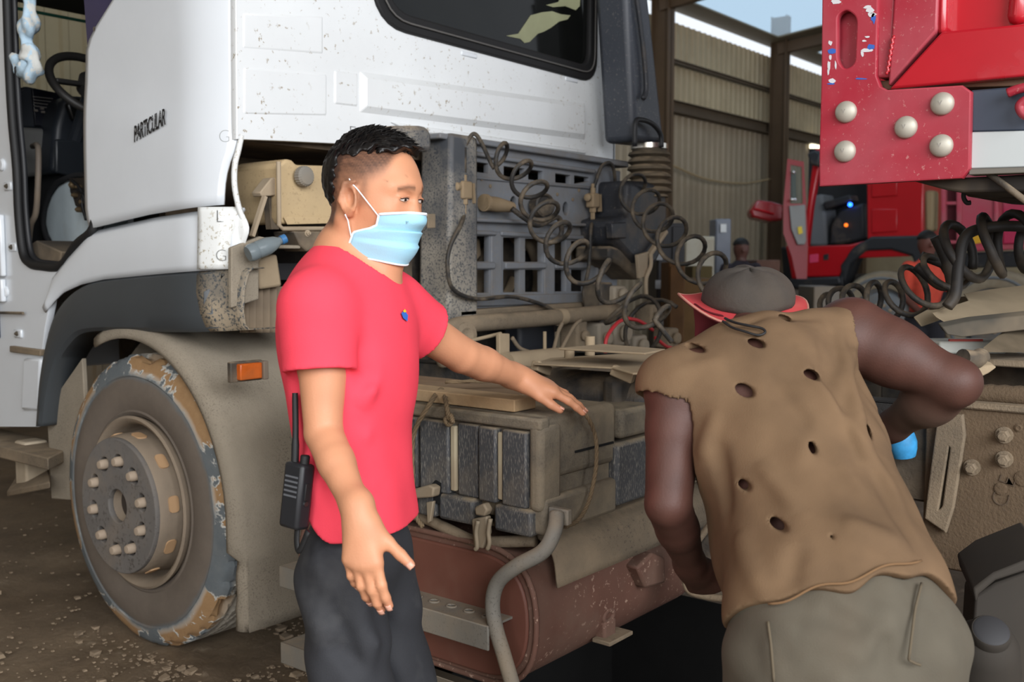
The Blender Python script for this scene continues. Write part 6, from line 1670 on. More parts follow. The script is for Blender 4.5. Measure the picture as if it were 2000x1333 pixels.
# ---- trousers
trp = [ell(pel - ZV * .01 - MF * .006, (.094, .150, .14), MB, .04), cone(hR_ + ZV * .02, knR + MF * .0, .082, .084, .03), cone(hL_ + ZV * .02, knL, .082, .084, .03), cone(knR, anR, .088, .078, .03), cone(knL, anL, .088, .078, .03)]
def trousf(P):
    b_ = sd_eval(trp, P)
    d = b_ - .007 * wav(P, [(ZV * .9 + MF * .4, .10, .2, MF, 1.2), (ZV * .6 + MF * .8, .085, 1.7, ML, 1.4), (MF * .9 + ML * .3, .07, .6, ZV, 1.0)])
    for a, b, w, am_ in FOLD2: d = d - ridge(P, a, b, w, am_)
    d = np.maximum(d, -(b_ + .034))
    return np.maximum(np.maximum(d, P[:, 2] - (hemz + .16)), .05 - P[:, 2])
bt_ = lambda px, py: onD(px, py, 1.95)
FOLD2 = [(bt_(650, 1080), bt_(700, 1333), .024, -.012), (bt_(700, 1130), bt_(730, 1333), .022, .014), (bt_(770, 1060), bt_(790, 1333), .020, -.010), (bt_(640, 1120), bt_(700, 1230), .020, .012), (bt_(790, 1200), bt_(830, 1320), .020, .012), (bt_(660, 1020), bt_(790, 1070), .016, .008), (bt_(640, 1250), bt_(700, 1300), .018, -.010), (bt_(720, 1240), bt_(800, 1290), .018, .010)]
lo = np.array([min(p.c[i] - p.r for p in trp) for i in range(3)]) - .02; hi = np.array([max(p.c[i] + p.r for p in trp) for i in range(3)]) + .02
V, F = net(trousf, lo, hi, .0055)
TROU = pm('charcoal_trousers', (44, 45, 49), .8, var=.12, vscale=5, dust=.14, dustcol=(104, 104, 104), dscale=5, bump=.2, bscale=300)
mk_net('trousers', relax(V, F, 2), F, TROU, man)
for an, kn in ((anR, knR), (anL, knL)):
    bp = [cone(an + ZV * .04, an - ZV * .03, .052, .045, .03), cone(an - ZV * .045 - MF * .03, an - ZV * .05 + MF * .14, .042, .038, .03), cone(an - ZV * .05 + MF * .14, an - ZV * .055 + MF * .19, .042, .034, .02)]
    V, F = net(lambda P: np.maximum(sd_eval(bp, P), .002 - P[:, 2]), A3(an) - .28, A3(an) + .28, .007)
    mk_net('shoe', V, F, pm('black_shoe', (32, 30, 30), .5, dust=.3), man)
# ---- two-way radio on the belt
rc_ = onD(580, 968, 1.93)
ru = (UV * .985 - RV * -.10).normalized(); rr_ = (RV - ru * RV.dot(ru)).normalized(); rn = ru.cross(rr_)
rr_ = (rr_ * .8 - rn * -.6 * (1 if rn.dot(DV) < 0 else -1)).normalized(); rn = ru.cross(rr_)
rad_ = mk('two_way_radio', obox(rc_, rr_ * .026, ru * .062, rn * .017), pm('radio_body_black', (34, 35, 38), .45), None, bevel=.007, label='black two-way radio with long antenna clipped at the man\'s hip', cat='radio')
FN = rn if rn.dot(DV) < 0 else -rn
mk('antenna', tube(smooth_path([rc_ + ru * .055 - rr_ * .014, rc_ + ru * .12 - rr_ * .022, rc_ + ru * .19 - rr_ * .034], 5), [.0075] * 4 + [.0062] * 6 + [.0055], 10), RUBBER, rad_, smooth=60)
mk('knob', lathe([(.009, 0), (.009, .016), (.007, .018), (0, .018)], rc_ + ru * .060 + rr_ * .012, ru, 12), RUBBER, rad_, smooth=40)
for k in range(5): mk('speaker_slot', obox(rc_ + ru * (.036 - .009 * k) + FN * .0172, rr_ * .017, ru * .0018, FN * .0012), pm('slot_grey', (92, 94, 98), .4), rad_)
mk('radio_screw', lathe([(.005, 0), (.005, .002), (0, .002)], rc_ - ru * .012 + rr_ * .0262, rr_, 10), pm('screw_steel', (170, 170, 172), .3, metal=1), rad_)
mk('side_key', obox(rc_ + ru * .01 + rr_ * .027, rr_ * .002, ru * .016, FN * .006), RUBBER, rad_, bevel=.001)
mk('belt_strap', tube(smooth_path([rc_ - ru * .05 + rr_ * .01, rc_ - ru * .085 + rr_ * .012, rc_ - ru * .10 + rr_ * .022, rc_ - ru * .06 + rr_ * .04], 5), .007, 8, flat=.5), RUBBER, rad_, smooth=180)
# ================================================================ mechanic bending over the chassis
mech = empty('person', (onD(1650, 1200, 1.72).x, onD(1650, 1200, 1.72).y, 0), 'mechanic in a torn brown sleeveless shirt bending over the truck chassis', 'person')
k0 = onD(1652, 1205, 1.74); k1 = onD(1590, 985, 1.88); k2 = onD(1510, 790, 2.03); k3 = onD(1462, 672, 2.17)
sL = onD(1322, 752, 2.04); sR = onD(1662, 652, 2.17)
sp = (k3 - k0).normalized(); lat = (sR - sL).normalized(); lat = (lat - sp * lat.dot(sp)).normalized(); nb_ = sp.cross(lat)       # normal of the back
if nb_.dot(DV) > 0: nb_ = -nb_
KB = (lat, nb_, sp)
bk = nb_
eL = onD(1305, 985, 1.99); wL_ = onD(1352, 1110, 2.18)
eR = onD(1862, 748, 2.08); wR_ = onD(1735, 838, 2.30)
hc2 = onD(1452, 622, 2.30)
hipL = k0 - lat * .09 - ZV * .06; hipR = k0 + lat * .09 - ZV * .06
g0 = k0.copy(); g0.z = 0
knl = Vector((*onD(1500, 1420, 1.86).xy, .50)); knr = Vector((*onD(1770, 1420, 1.74).xy, .50))
anl = Vector((*(knl - DH * .12).xy, .09)); anr = Vector((*(knr - DH * .10).xy, .09))
mb = [ell(k0, (.150, .10, .12), KB, .05), ell(k1 - bk * .03, (.155, .105, .19), KB, .08), ell(k2 - bk * .035, (.175, .115, .20), KB, .08), cone(sL, k2 + sp * .08, .058, .085, .06), cone(sR, k2 + sp * .08, .058, .085, .06), cone(k3, hc2, .06, .055, .04),
      cone(sL, sL.lerp(eL, .4), .062, .054, .03), cone(sL.lerp(eL, .35), eL, .055, .045, .01), cone(eL, eL.lerp(wL_, .4), .045, .043, .008), cone(eL.lerp(wL_, .35), wL_, .0435, .028, .008),
      cone(sR, sR.lerp(eR, .42), .074, .066, .04), cone(sR.lerp(eR, .38), eR, .064, .048, .03), ell(eR + RV * .008, (.042, .036, .036), (RV, DV, UV), .03), cone(eR, eR.lerp(wR_, .35), .046, .052, .02), cone(eR.lerp(wR_, .3), wR_, .052, .029, .03),
      cone(hipL, knl, .075, .055, .04), cone(hipR, knr, .075, .055, .04), cone(knl, anl, .056, .044, .03), cone(knr, anr, .056, .044, .03)]
hd2 = (-RV * .45 + DH * .55 - ZV * .75).normalized(); hl2 = hd2.cross(sp).normalized(); hu2 = hl2.cross(hd2)
HB2 = (hd2, hl2, hu2)
def H2p(f, l, u): return hc2 + hd2 * f + hl2 * l + hu2 * u
mb += [ell(hc2, (.10, .077, .095), HB2, .03), ell(H2p(.03, 0, -.05), (.068, .062, .085), HB2, .04), ell(H2p(.07, 0, -.10), (.03, .03, .022), HB2, .03), cone(H2p(.09, 0, -.02), H2p(.115, 0, -.055), .010, .018, .012), ell(H2p(.075, 0, -.085), (.03, .028, .014), HB2, .012)]
for s in (1, -1):
    mb += [ell(H2p(-.005, s * .08, -.03), (.018, .010, .03), HB2, .008), ell(H2p(.095, s * .03, -.012), (.014, .018, .010), HB2, .012, '-'), ell(H2p(.078, s * .032, -.014), (.014, .015, .012), HB2, .005), ell(H2p(.055, s * .042, -.045), (.03, .024, .026), HB2, .02)]
hl_, n1 = hand_prims(wL_, (wL_ - eL) + RV * .05, -DV - RV * .4, RV - DV * .3, 1.02, curl=(.5, .7, .4), spread=.1, tang=.7, rw=.028)
hr_, n2 = hand_prims(wR_, (wR_ - eR) + DH * .12, ZV - DH * .3, DH * -.4 - RV * .3 - ZV * .4, 1.02, curl=(.6, .8, .5), spread=.1, tang=.7, rw=.029)
mb += hl_ + hr_
lo = np.array([min(p.c[i] - p.r for p in mb) for i in range(3)]) - .02; hi = np.array([max(p.c[i] + p.r for p in mb) for i in range(3)]) + .02
V, F = net(lambda P: sd_eval(mb, P), lo, hi, .0055)
V = relax(V, F, 1, .4)
n1_ = wav(V, [((1, .3, .2), .06, 0, (0, 1, 0), 1.2), ((.1, 1, .4), .043, 1, (1, 0, 0), 1.1), ((.3, .2, 1), .071, 2, (1, 1, 0), 1)])
col = np.tile(np.array(lin((78, 50, 42))), (len(V), 1)) * (1 + .12 * n1_)[:, None]
# grey dust on the forearm and elbow that lay on the chassis
dd = np.sqrt(((V - A3(eR.lerp(wR_, .4) - ZV * .045)) ** 2).sum(1)); w_ = np.exp(-(dd / .085) ** 2)[:, None] * .55
col = col * (1 - w_) + np.array(lin((120, 104, 90))) * w_
SK2 = pm('skin_dark_brown', (96, 62, 52), .55, attr='Col', bump=.12, bscale=220, spec=.4)
mk_net('body', V, F, SK2, mech, col)
# ---- torn sleeveless shirt
tsp = [ell(k0 + sp * .02 - bk * .012, (.200, .150, .17), KB, .05), ell(k1 + lat * .012 - bk * .03, (.178, .140, .22), KB, .09), ell(k2 - bk * .035, (.200, .142, .22), KB, .09), cone(sL - lat * .012, k2 + sp * .08, .072, .10, .06), cone(sR + lat * .0, k2 + sp * .08, .072, .10, .06), cone(k3 - sp * .05, k2 + sp * .07, .046, .09, .06),
       ell(k1 + lat * .0 - bk * .12 - ZV * .03, (.16, .13, .20), KB, .08), cone(k0 - lat * .085 - bk * .03, k0 - lat * .09 - ZV * .07, .09, .08, .05)]
HOLES = [(1362, 681, 18, 8), (1479, 671, 16, 9), (1540, 622, 14, 7), (1457, 764, 17, 13), (1587, 733, 18, 10), (1699, 845, 9, 16), (1590, 877, 9, 12), (1456, 949, 10, 10), (1727, 815, 6, 12), (1627, 1051, 4, 4), (1526, 1029, 13, 11)]
hprim = []
def on_field(prims, px, py, D0, iso=0.0):
    o = A3(CP); d = A3(ray(px, py)); t = D0
    for _ in range(80):
        e = sd_eval(prims, (o + d * t)[None], False)[0] - iso
        if e < .002: break
        t += e * .7
        if t > 3: t = 2.0; break
    return Vector(o + d * t)
for (x, y, rx_, ry_) in HOLES:
    c = on_field(tsp, x, y, 1.4); s_ = (c - CP).dot(DV) / 2000
    hprim.append((A3(c), rx_ * s_, ry_ * s_))
hem_a = onD(1478, 1228, 1.70); hem_b = onD(1866, 1108, 1.72)
hn = A3((sp * .92 + ZV * .25).normalized())
FOLD3 = [(a, b, w, m) for a, b, w, m in [
    ((1700, 640), (1560, 900), .019, .008), ((1640, 640), (1700, 900), .019, .009), ((1600, 660), (1690, 940), .017, -.007), ((1560, 690), (1760, 980), .020, .009), ((1500, 720), (1700, 1010), .019, -.006), ((1660, 700), (1800, 1000), .019, .009),
    ((1690, 760), (1840, 1080), .020, .008), ((1400, 860), (1420, 1010), .019, -.010), ((1370, 900), (1400, 800), .017, .006), ((1480, 900), (1560, 1000), .021, .006), ((1440, 1040), (1500, 1180), .021, .009), ((1560, 1060), (1540, 1160), .023, -.006),
    ((1300, 740), (1420, 700), .021, .005), ((1640, 1020), (1760, 1060), .021, .007), ((1420, 640), (1620, 620), .019, -.004), ((1700, 900), (1800, 1090), .019, -.008)]]
FOLD3 = [(on_field(tsp, *a, 1.4), on_field(tsp, *b, 1.4), w, m) for a, b, w, m in FOLD3]
ARMH = [cone(sL + (eL - sL).normalized() * .05, eL, .066, .056), cone(sL + (eL - sL).normalized() * .07 - lat * .03, eL - lat * .05, .07, .06), cone(sR + (eR - sR).normalized() * .045, eR, .092, .075), cone(sR + (eR - sR).normalized() * .07 + ZV * .02, eR + ZV * .02, .09, .075)]
def tornf(P):
    b_ = sd_eval(tsp, P)
    d = b_ - .004 * wav(P, [(lat * .8 + sp * .5, .10, .3, sp, .9), (lat * .9 - sp * .3, .075, 1.1, lat, .9), (sp, .14, 2.0, lat, .6)])
    for a, b, w, am_ in FOLD3: d = d - ridge(P, a, b, w * .85, am_ * 1.7)
    d = np.maximum(d, -(b_ + .020))
    # ragged hem
    q = P - A3(hem_a.lerp(hem_b, .5)); l_ = q @ A3(lat)
    hemd = -(q @ hn) + .012 * np.sin(l_ * 23) + .007 * np.sin(l_ * 61 + 1) - .02 * smst(-l_, .12, .2)
    d = np.maximum(d, hemd)
    # arm holes: the cloth ends where the arm comes out
    for e_ in ARMH: d = np.maximum(d, -e_.f(P))
    # neck
    q = P - A3(k3 + sp * .03); h_ = q @ A3(sp); rad = np.sqrt(np.maximum((q ** 2).sum(1) - h_ * h_, 0))
    d = np.where(rad < .2, np.maximum(d, h_ + .012), d); d = np.where(h_ > -.06, np.maximum(d, .068 - rad), d)
    # worn holes
    for c, a, b in hprim:
        q = P - c; u = q @ A3(RV); v = q @ A3(UV); w = q @ A3(DV)
        e = (1 - np.sqrt((u / a) ** 2 + ((v + .25 * u) / b) ** 2)) * min(a, b)
        d = np.where(np.abs(w) < .05, np.maximum(d, e), d)
    return d
lo = np.array([min(p.c[i] - p.r for p in tsp) for i in range(3)]) - .02; hi = np.array([max(p.c[i] + p.r for p in tsp) for i in range(3)]) + .02
V, F = net(tornf, lo, hi, .004)
V = relax(V, F, 2, .45)
TORN = pm('brown_dirty_dimmed_cotton', (110, 88, 66), .9, dust=.3, dustcol=(82, 66, 52), dscale=4, var=.18, vscale=5, patch=None, bump=.2, bscale=350, spec=.2)  # dirty cloth; base also darkened to imitate dimmer light on the mechanic
tshirt = mk_net('sleeveless_shirt', V, F, TORN, mech)
hemline = []
for i in range(30):
    x = 1500 + (1800 - 1500) * i / 29; y = 1180 + (1090 - 1180) * i / 29 + 6 * math.sin(i * .5)
    hemline.append(on_field(tsp, x, y, 1.3, .004))
mk('hem_seam', tube(hemline, .0022, 6), pm('seam_thread_brown', (116, 88, 60), .95), tshirt, smooth=180)
crd = [on_field(tsp, x, y, 1.6, .006) for x, y in ((1412, 628), (1430, 640), (1455, 648), (1480, 655), (1494, 650), (1488, 642), (1460, 636), (1434, 630), (1416, 622))]
mk('cord', tube(smooth_path(crd, 6), .0026, 8), RUBBER, mech, smooth=180)
# ---- work trousers
tp2 = [ell(k0 - ZV * .03, (.185, .142, .15), KB, .05), cone(hipL, knl, .118, .092, .04), cone(hipR, knr, .115, .092, .04), cone(knl, anl, .092, .08, .03), cone(knr, anr, .092, .08, .03), ell(k0 - lat * .07 - bk * -.03 - ZV * .09, (.10, .10, .12), KB, .05), ell(k0 + lat * .07 - bk * -.03 - ZV * .09, (.10, .10, .12), KB, .05)]
FOLD4 = [(on_field(tp2, *a, 1.3), on_field(tp2, *b, 1.3), w, m) for a, b, w, m in [((1720, 1230), (1735, 1333), .019, -.012), ((1560, 1230), (1700, 1290), .020, .008), ((1600, 1180), (1700, 1240), .019, -.006), ((1500, 1240), (1520, 1333), .017, .005), ((1740, 1180), (1700, 1290), .019, .007), ((1790, 1200), (1760, 1330), .021, -.006)]]
def tr2(P):
    b_ = sd_eval(tp2, P); d = b_ - .005 * wav(P, [(ZV * .9 + lat * .4, .10, .2, lat, 1.2), (ZV * .5 + lat * .8, .085, 1.7, DH, 1.4), (lat * .9, .08, .6, ZV, 1.0)])
    for a, b, w, am_ in FOLD4: d = d - ridge(P, a, b, w, am_ * 1.6)
    d = np.maximum(d, -(b_ + .034))
    q = P - A3(k0 + sp * .10)
    return np.maximum(np.maximum(d, q @ A3(sp)), .05 - P[:, 2])
lo = np.array([min(p.c[i] - p.r for p in tp2) for i in range(3)]) - .02; hi = np.array([max(p.c[i] + p.r for p in tp2) for i in range(3)]) + .02
V, F = net(tr2, lo, hi, .0056)
KHA = pm('dirty_khaki_dimmed', (88, 82, 70), .9, dust=.35, dustcol=(80, 68, 54), dscale=4, var=.12, bump=.2, bscale=320)  # dirt plus a lowered tone that stands for weaker light here
trs = mk_net('work_trousers', relax(V, F, 2), F, KHA, mech)
SEW = pm('pocket_seam', (92, 82, 66), .95)
for pts in (((1500, 1215), (1508, 1260), (1512, 1333)), ((1800, 1140), (1795, 1190), (1785, 1260), (1775, 1290)), ((1775, 1290), (1785, 1296), (1798, 1300))):
    mk('pocket_seam', tube([on_field(tp2, x, y, 1.3, .004) for x, y in [(pts[0][0] + (pts[-1][0] - pts[0][0]) * t, interp(t, [(0, pts[0][1]), (.5, pts[1][1]), (1, pts[-1][1])])) for t in np.linspace(0, 1, 14)]], .0024, 6), SEW, trs, smooth=180)
for an in (anl, anr):
    bp = [cone(an + ZV * .05, an - ZV * .03, .055, .048, .03), cone(an - ZV * .045 - DH * .03, an - ZV * .05 + DH * .16, .044, .038, .03)]
    V, F = net(lambda P: np.maximum(sd_eval(bp, P), .002 - P[:, 2]), A3(an) - .26, A3(an) + .26, .007)
    mk_net('work_boot', V, F, pm('dusty_boot', (74, 62, 50), .8, dust=.4), mech)
# ---- bucket hat, red inside
HATB = pm('hat_grey_brown', (62, 57, 52), .9, dust=.3, dustcol=(84, 72, 60), var=.15, vscale=12, bump=.3, bscale=120)
HATR = pm('hat_red_lining', (176, 54, 58), .85, var=.1, dust=.1)
cc2 = onD(1462, 582, 2.27)
hn2 = (UV * .95 + DV * -.30 - RV * .04).normalized(); hr2 = (RV - hn2 * RV.dot(hn2)).normalized(); hd3 = hn2.cross(hr2)
rows = []
for i in range(13):
    a = i / 12 * math.pi / 2
    r = .100 * (math.cos(a) ** .75 if i < 12 else 0); h = .074 * math.sin(a) ** .9
    rows.append([cc2 + hr2 * (r * math.cos(t) * (1 + .03 * math.sin(3 * t + h * 40))) + hd3 * r * 1.02 * math.sin(t) + hn2 * (h + .003 * math.sin(5 * t) - .01) for t in np.linspace(0, 2 * math.pi, 41)[:-1]])
hat = mk('bucket_hat', sheet(rows, True), HATB, mech, smooth=180, solid=.004)
def brim(r0, r1, lift, n=49):
    rows = []
    for i in range(7):
        g = i / 6; row = []
        for t in np.linspace(0, 2 * math.pi, n)[:-1]:
            left = max(0, -math.cos(t - .25)); near = max(0, -math.sin(t))
            r = r0 + (r1 - r0) * g * (.6 + .5 * left)
            z = -.004 - .008 * g - .010 * near * g + lift * g * g * left ** 3 + .004 * math.sin(4 * t + 1) * g
            row.append(cc2 + hr2 * r * math.cos(t) + hd3 * r * math.sin(t) + hn2 * (z - .004))
        rows.append(row)
    return rows
b1 = brim(.094, .150, .030)
mk('hat_brim', sheet(b1, True), HATR, hat, smooth=180, solid=.003)
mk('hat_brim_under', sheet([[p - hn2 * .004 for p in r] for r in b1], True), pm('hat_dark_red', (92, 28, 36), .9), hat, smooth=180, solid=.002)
mk('brim_edge', tube(b1[-1], .0028, 6, closed=True), pm('brim_edge_pale', (176, 120, 106), .9), hat, smooth=180)
fl_ = [[onD(q[0], q[1], 2.24 + q[2]) for q in r] for r in (((1352, 584, 0), (1370, 602, -.04), (1395, 612, -.06), (1420, 614, -.07)), ((1354, 612, .0), (1372, 622, -.02), (1392, 628, -.03), (1412, 632, -.03)), ((1358, 640, .02), (1372, 642, 0), (1386, 642, 0), (1398, 642, 0)), ((1354, 664, .03), (1368, 656, .02), (1380, 652, .02), (1388, 648, .02)))]
mk('hat_neck_flap', sheet(fl_), pm('hat_dark_red', (92, 28, 36), .9), hat, smooth=180, solid=.004, sub=2)
# ================================================================ red dump truck at the far side of the hall
XRT = 14.0
rt = empty('dump_truck', (XRT + 1.2, 4.0, 0), 'red dump truck with its door open, parked behind the stooping mechanic', 'truck')
BR_ = pm('truck_red_gloss', (178, 16, 28), .35, coat=.25, var=.05, vscale=2)
PK = pm('dump_box_pinkish_red', (186, 74, 92), .5, dust=.35, dustcol=(176, 110, 116), dscale=2)
BK = pm('truck_black_plastic', (40, 42, 46), .5, dust=.15)
GI = pm('door_lining_grey', (140, 140, 138), .6)
def rp(name, pts, x0, x1, mat, bev=.02, par=rt): return mk(name, prism([onX(q[0], q[1], XRT + x0) for q in pts], (x1 - x0, 0, 0)), mat, par, bevel=bev)
rp('cab_rear_panel', ((1692, 300), (1805, 300), (1802, 500), (1660, 505), (1694, 470)), 0, .06, BR_)
rp('cab_rear_window', ((1702, 320), (1752, 318), (1752, 382), (1702, 386)), -.02, .0, BR_, .03)
rp('cab_rear_swage', ((1702, 408), (1752, 408), (1752, 452), (1702, 456)), -.02, .0, BR_, .03)
rp('cab_roof_side', ((1640, 120), (1805, 120), (1805, 300), (1692, 300), (1690, 262), (1640, 262)), 0, .06, BR_)
rp('front_pillar', ((1590, 292), (1606, 288), (1586, 400), (1576, 486), (1566, 486), (1576, 400)), -.02, .10, BR_)
rp('cab_sill', ((1560, 482), (1660, 478), (1692, 470), (1660, 505), (1640, 540), (1560, 542)), -.02, .10, BR_)
rp('cab_sill_lower', ((1534, 480), (1562, 482), (1562, 545), (1546, 545)), -.10, .02, BR_)
rp('registration_plate', ((1581, 498), (1598, 496), (1598, 512), (1581, 514)), -.03, -.02, pm('pink_sticker', (220, 70, 110), .5), .003)
rp('sill_badge', ((1608, 498), (1618, 496), (1618, 508), (1608, 509)), -.03, -.02, BK, .003)
rp('cab_interior', ((1580, 290), (1692, 290), (1692, 480), (1576, 484)), .9, 1.0, pm('cab_inside_dark', (34, 34, 36), .8), 0)
rp('seat', ((1580, 385), (1606, 378), (1612, 420), (1616, 480), (1580, 482)), .35, .8, pm('seat_grey', (104, 108, 112), .7), .04)
rp('dash_block', ((1622, 440), (1640, 410), (1688, 396), (1690, 468), (1640, 478), (1618, 480)), .25, .8, BK, .04)
rp('arm_rest', ((1606, 396), (1660, 380), (1664, 392), (1612, 410)), .2, .5, BK, .02)
mk('indicator_lamp', lathe([(0, 0), (.03, 0), (.03, .02), (0, .03)], onX(1661, 400, XRT + .2), (-1, 0, 0), 12), emis('blue_led', (30, 90, 255), 6.0), rt)
mk('indicator_lamp', lathe([(0, 0), (.025, 0), (.025, .02), (0, .03)], onX(1653, 440, XRT + .2), (-1, 0, 0), 12), emis('orange_led', (255, 120, 30), 1.2), rt)
rp('far_side_window', ((1600, 362), (1640, 350), (1680, 350), (1680, 395), (1640, 400)), 1.02, 1.06, TANW, 0)
# open door, swung out towards the photographer
def od(px, py, D=10.35): return onD(px, py, D * 1.355)
dr = mk('open_door', plate([tuple((q[0] / 1000, -q[1] / 1000)) for q in ((1538, 310), (1570, 316), (1575, 400), (1578, 480), (1576, 545), (1556, 545), (1546, 500), (1530, 456), (1530, 400))], [[(1544 / 1000, -.322), (1566 / 1000, -.326), (1568 / 1000, -.398), (1543 / 1000, -.398)][::-1]], (0, 0, 0), (1, 0, 0), (0, 1, 0), .004), pm('door_red', (140, 8, 20), .4, coat=.2), rt)
for v in dr.data.vertices:
    w = v.co + WL[dr]; p = od(w.x * 1000, -w.y * 1000, 10.35 + (w.z * 15)); v.co = p
dr.data.update(); c_ = sum((v.co for v in dr.data.vertices), Vector()) / len(dr.data.vertices)
for v in dr.data.vertices: v.co -= c_
attach(dr, c_, rt); fix_normals(dr.data)
mk('door_lining', prism([od(*q, 10.28) for q in ((1542, 402), (1573, 400), (1575, 470), (1572, 478), (1558, 478), (1546, 448))], DV * .04), GI, dr, bevel=.01)
mk('door_sticker', prism([od(*q, 10.26) for q in ((1558, 444), (1566, 442), (1568, 456), (1560, 458))], DV * .01), pm('yellow_sticker', (220, 190, 40), .5), dr)
mk('door_glass', prism([od(*q, 10.34) for q in ((1544, 322), (1566, 326), (1568, 398), (1543, 398))], DV * .01), CLEAR, dr)
mk('door_mirror', prism([od(*q, 10.36) for q in ((1545, 335), (1555, 335), (1556, 392), (1546, 392))], DV * .05), pm('mirror_dark', (74, 78, 76), .2), dr, bevel=.01)
for (x, y) in ((1550, 337), (1547, 390), (1553, 390)):
    mk('mirror_glint', lathe([(0, 0), (.022, 0), (.018, .02), (0, .03)], od(x, y, 10.25), -DV, 12), pm('glint_chrome', (250, 250, 250), .1, metal=1), dr, smooth=60)  # bright studs added in place of glints on the mirror
fl = mk('front_flap', prism([od(*q, 10.9) for q in ((1466, 412), (1480, 390), (1508, 394), (1530, 400), (1530, 430), (1504, 432), (1470, 424))], DV * .3), pm('flap_dark_red', (150, 26, 34), .25, coat=.5), rt, bevel=.03)
mk('flap_crease', tube([od(1474, 408, 10.87), od(1512, 418, 10.87)], .015, 8), BR_, fl)
rp('mirror_arm', ((1575, 300), (1592, 292), (1604, 300), (1598, 326), (1582, 322)), -.3, -.1, BK, .03)
rp('bumper_corner', ((1540, 545), (1640, 540), (1642, 556), (1560, 566), (1542, 560)), -.1, .2, BK, .03)
rp('headlight_box', ((1545, 560), (1600, 560), (1600, 620), (1545, 625)), .0, .4, pm('grey_castings', (110, 104, 96), .7, dust=.3), .03)
rp('front_tyre_block', ((1524, 482), (1546, 485), (1552, 540), (1548, 580), (1530, 565)), .2, .6, RUBBER, .03)
ar = smooth_path([onX(q[0], q[1], XRT - .05) for q in ((1640, 560), (1650, 520), (1672, 484), (1710, 470), (1760, 468), (1800, 480), (1812, 540))], 5)
mk('wheel_arch', sheet([ar, [p + Vector((0, .0, .0)) + Vector((.5, 0, 0)) for p in ar]]), BK, rt, smooth=60, solid=.05)
rp('arch_cover', ((1640, 520), (1660, 492), (1700, 462), (1802, 460), (1812, 530), (1796, 545), (1780, 500), (1740, 488), (1690, 490), (1660, 515), (1648, 556)), -.06, .06, BK, .03)
WT = pm('far_tyre', (62, 60, 58), .8, dust=.3)
WRM = pm('far_rim', (112, 116, 120), .6, dust=.35)
for (x, y) in ((1722, 620), (1938, 624)):
    c = onX(x, y, XRT)
    w = mk('truck_wheel', lathe([(.0, -.3), (.56, -.3), (.63, -.25), (.63, -.03), (.59, .02), (.46, .03), (.40, .0)], c, (-1, 0, 0), 48), pm('far_tyre_dusty', (150, 138, 118), .85, dust=.4, var=.2), rt, smooth=40)
    mk('truck_rim', lathe([(.55, .03), (.53, .04), (.50, .02), (.47, -.08), (.36, -.08), (.34, .02), (.28, .05), (.14, .06), (.12, .12), (0, .12)], c, (-1, 0, 0), 40), WRM, w, smooth=40)
    for k in range(10):
        a = k * .6283
        mk('truck_wheel_nut', lathe([(.022, 0), (.022, .04), (0, .045)], c + Vector((-.055, math.cos(a) * .17, math.sin(a) * .17)), (-1, 0, 0), 6), pm('far_nut', (170, 150, 124), .7), w)
rp('frame_box', ((1800, 555), (1862, 545), (1862, 620), (1800, 625)), .1, .5, BK, .03)
rp('exhaust_stack', ((1805, 372), (1826, 372), (1824, 452), (1806, 452)), .2, .4, pm('cream_filter', (176, 160, 124), .6), .04)
rp('box_ladder_post', ((1838, 340), (1846, 340), (1846, 488), (1838, 488)), -.02, .08, PK, .01)
rp('box_ladder_post', ((1868, 340), (1878, 340), (1878, 490), (1868, 490)), -.02, .08, PK, .01)
for y in (394, 438, 470): rp('ladder_rung', ((1846, y), (1868, y), (1868, y + 6), (1846, y + 6)), .0, .06, PK, .005)
rp('ladder_back', ((1846, 340), (1868, 340), (1868, 490), (1846, 490)), .25, .3, pm('deep_red', (92, 24, 34), .6), 0)
rp('dump_box', ((1876, 340), (2150, 330), (2150, 480), (1900, 492), (1876, 478)), .0, .12, PK, .02)
rp('dump_rib', ((1940, 340), (1950, 340), (1950, 490), (1940, 490)), -.06, .0, PK, .02)
rp('dump_field', ((1958, 390), (2150, 386), (2150, 470), (1958, 478)), -.04, .0, pm('dump_magenta_red', (186, 46, 84), .5, dust=.2, dustcol=(176, 110, 116)), .02)
rp('warning_sticker', ((1896, 462), (1918, 458), (1918, 474), (1898, 478)), -.02, -.01, pm('amber_sticker', (222, 168, 44), .5), .002)
rp('underframe', ((1880, 494), (2150, 484), (2150, 520), (1880, 524)), .15, .3, BK, .02)
rp('cab_floor_mass', ((1560, 540), (1800, 530), (1800, 560), (1560, 575)), .4, 2.2, BK, .02)
rp('cab_body', ((1600, 300), (1800, 300), (1800, 500), (1690, 500), (1690, 300)), 1.2, 2.3, BR_, .02)
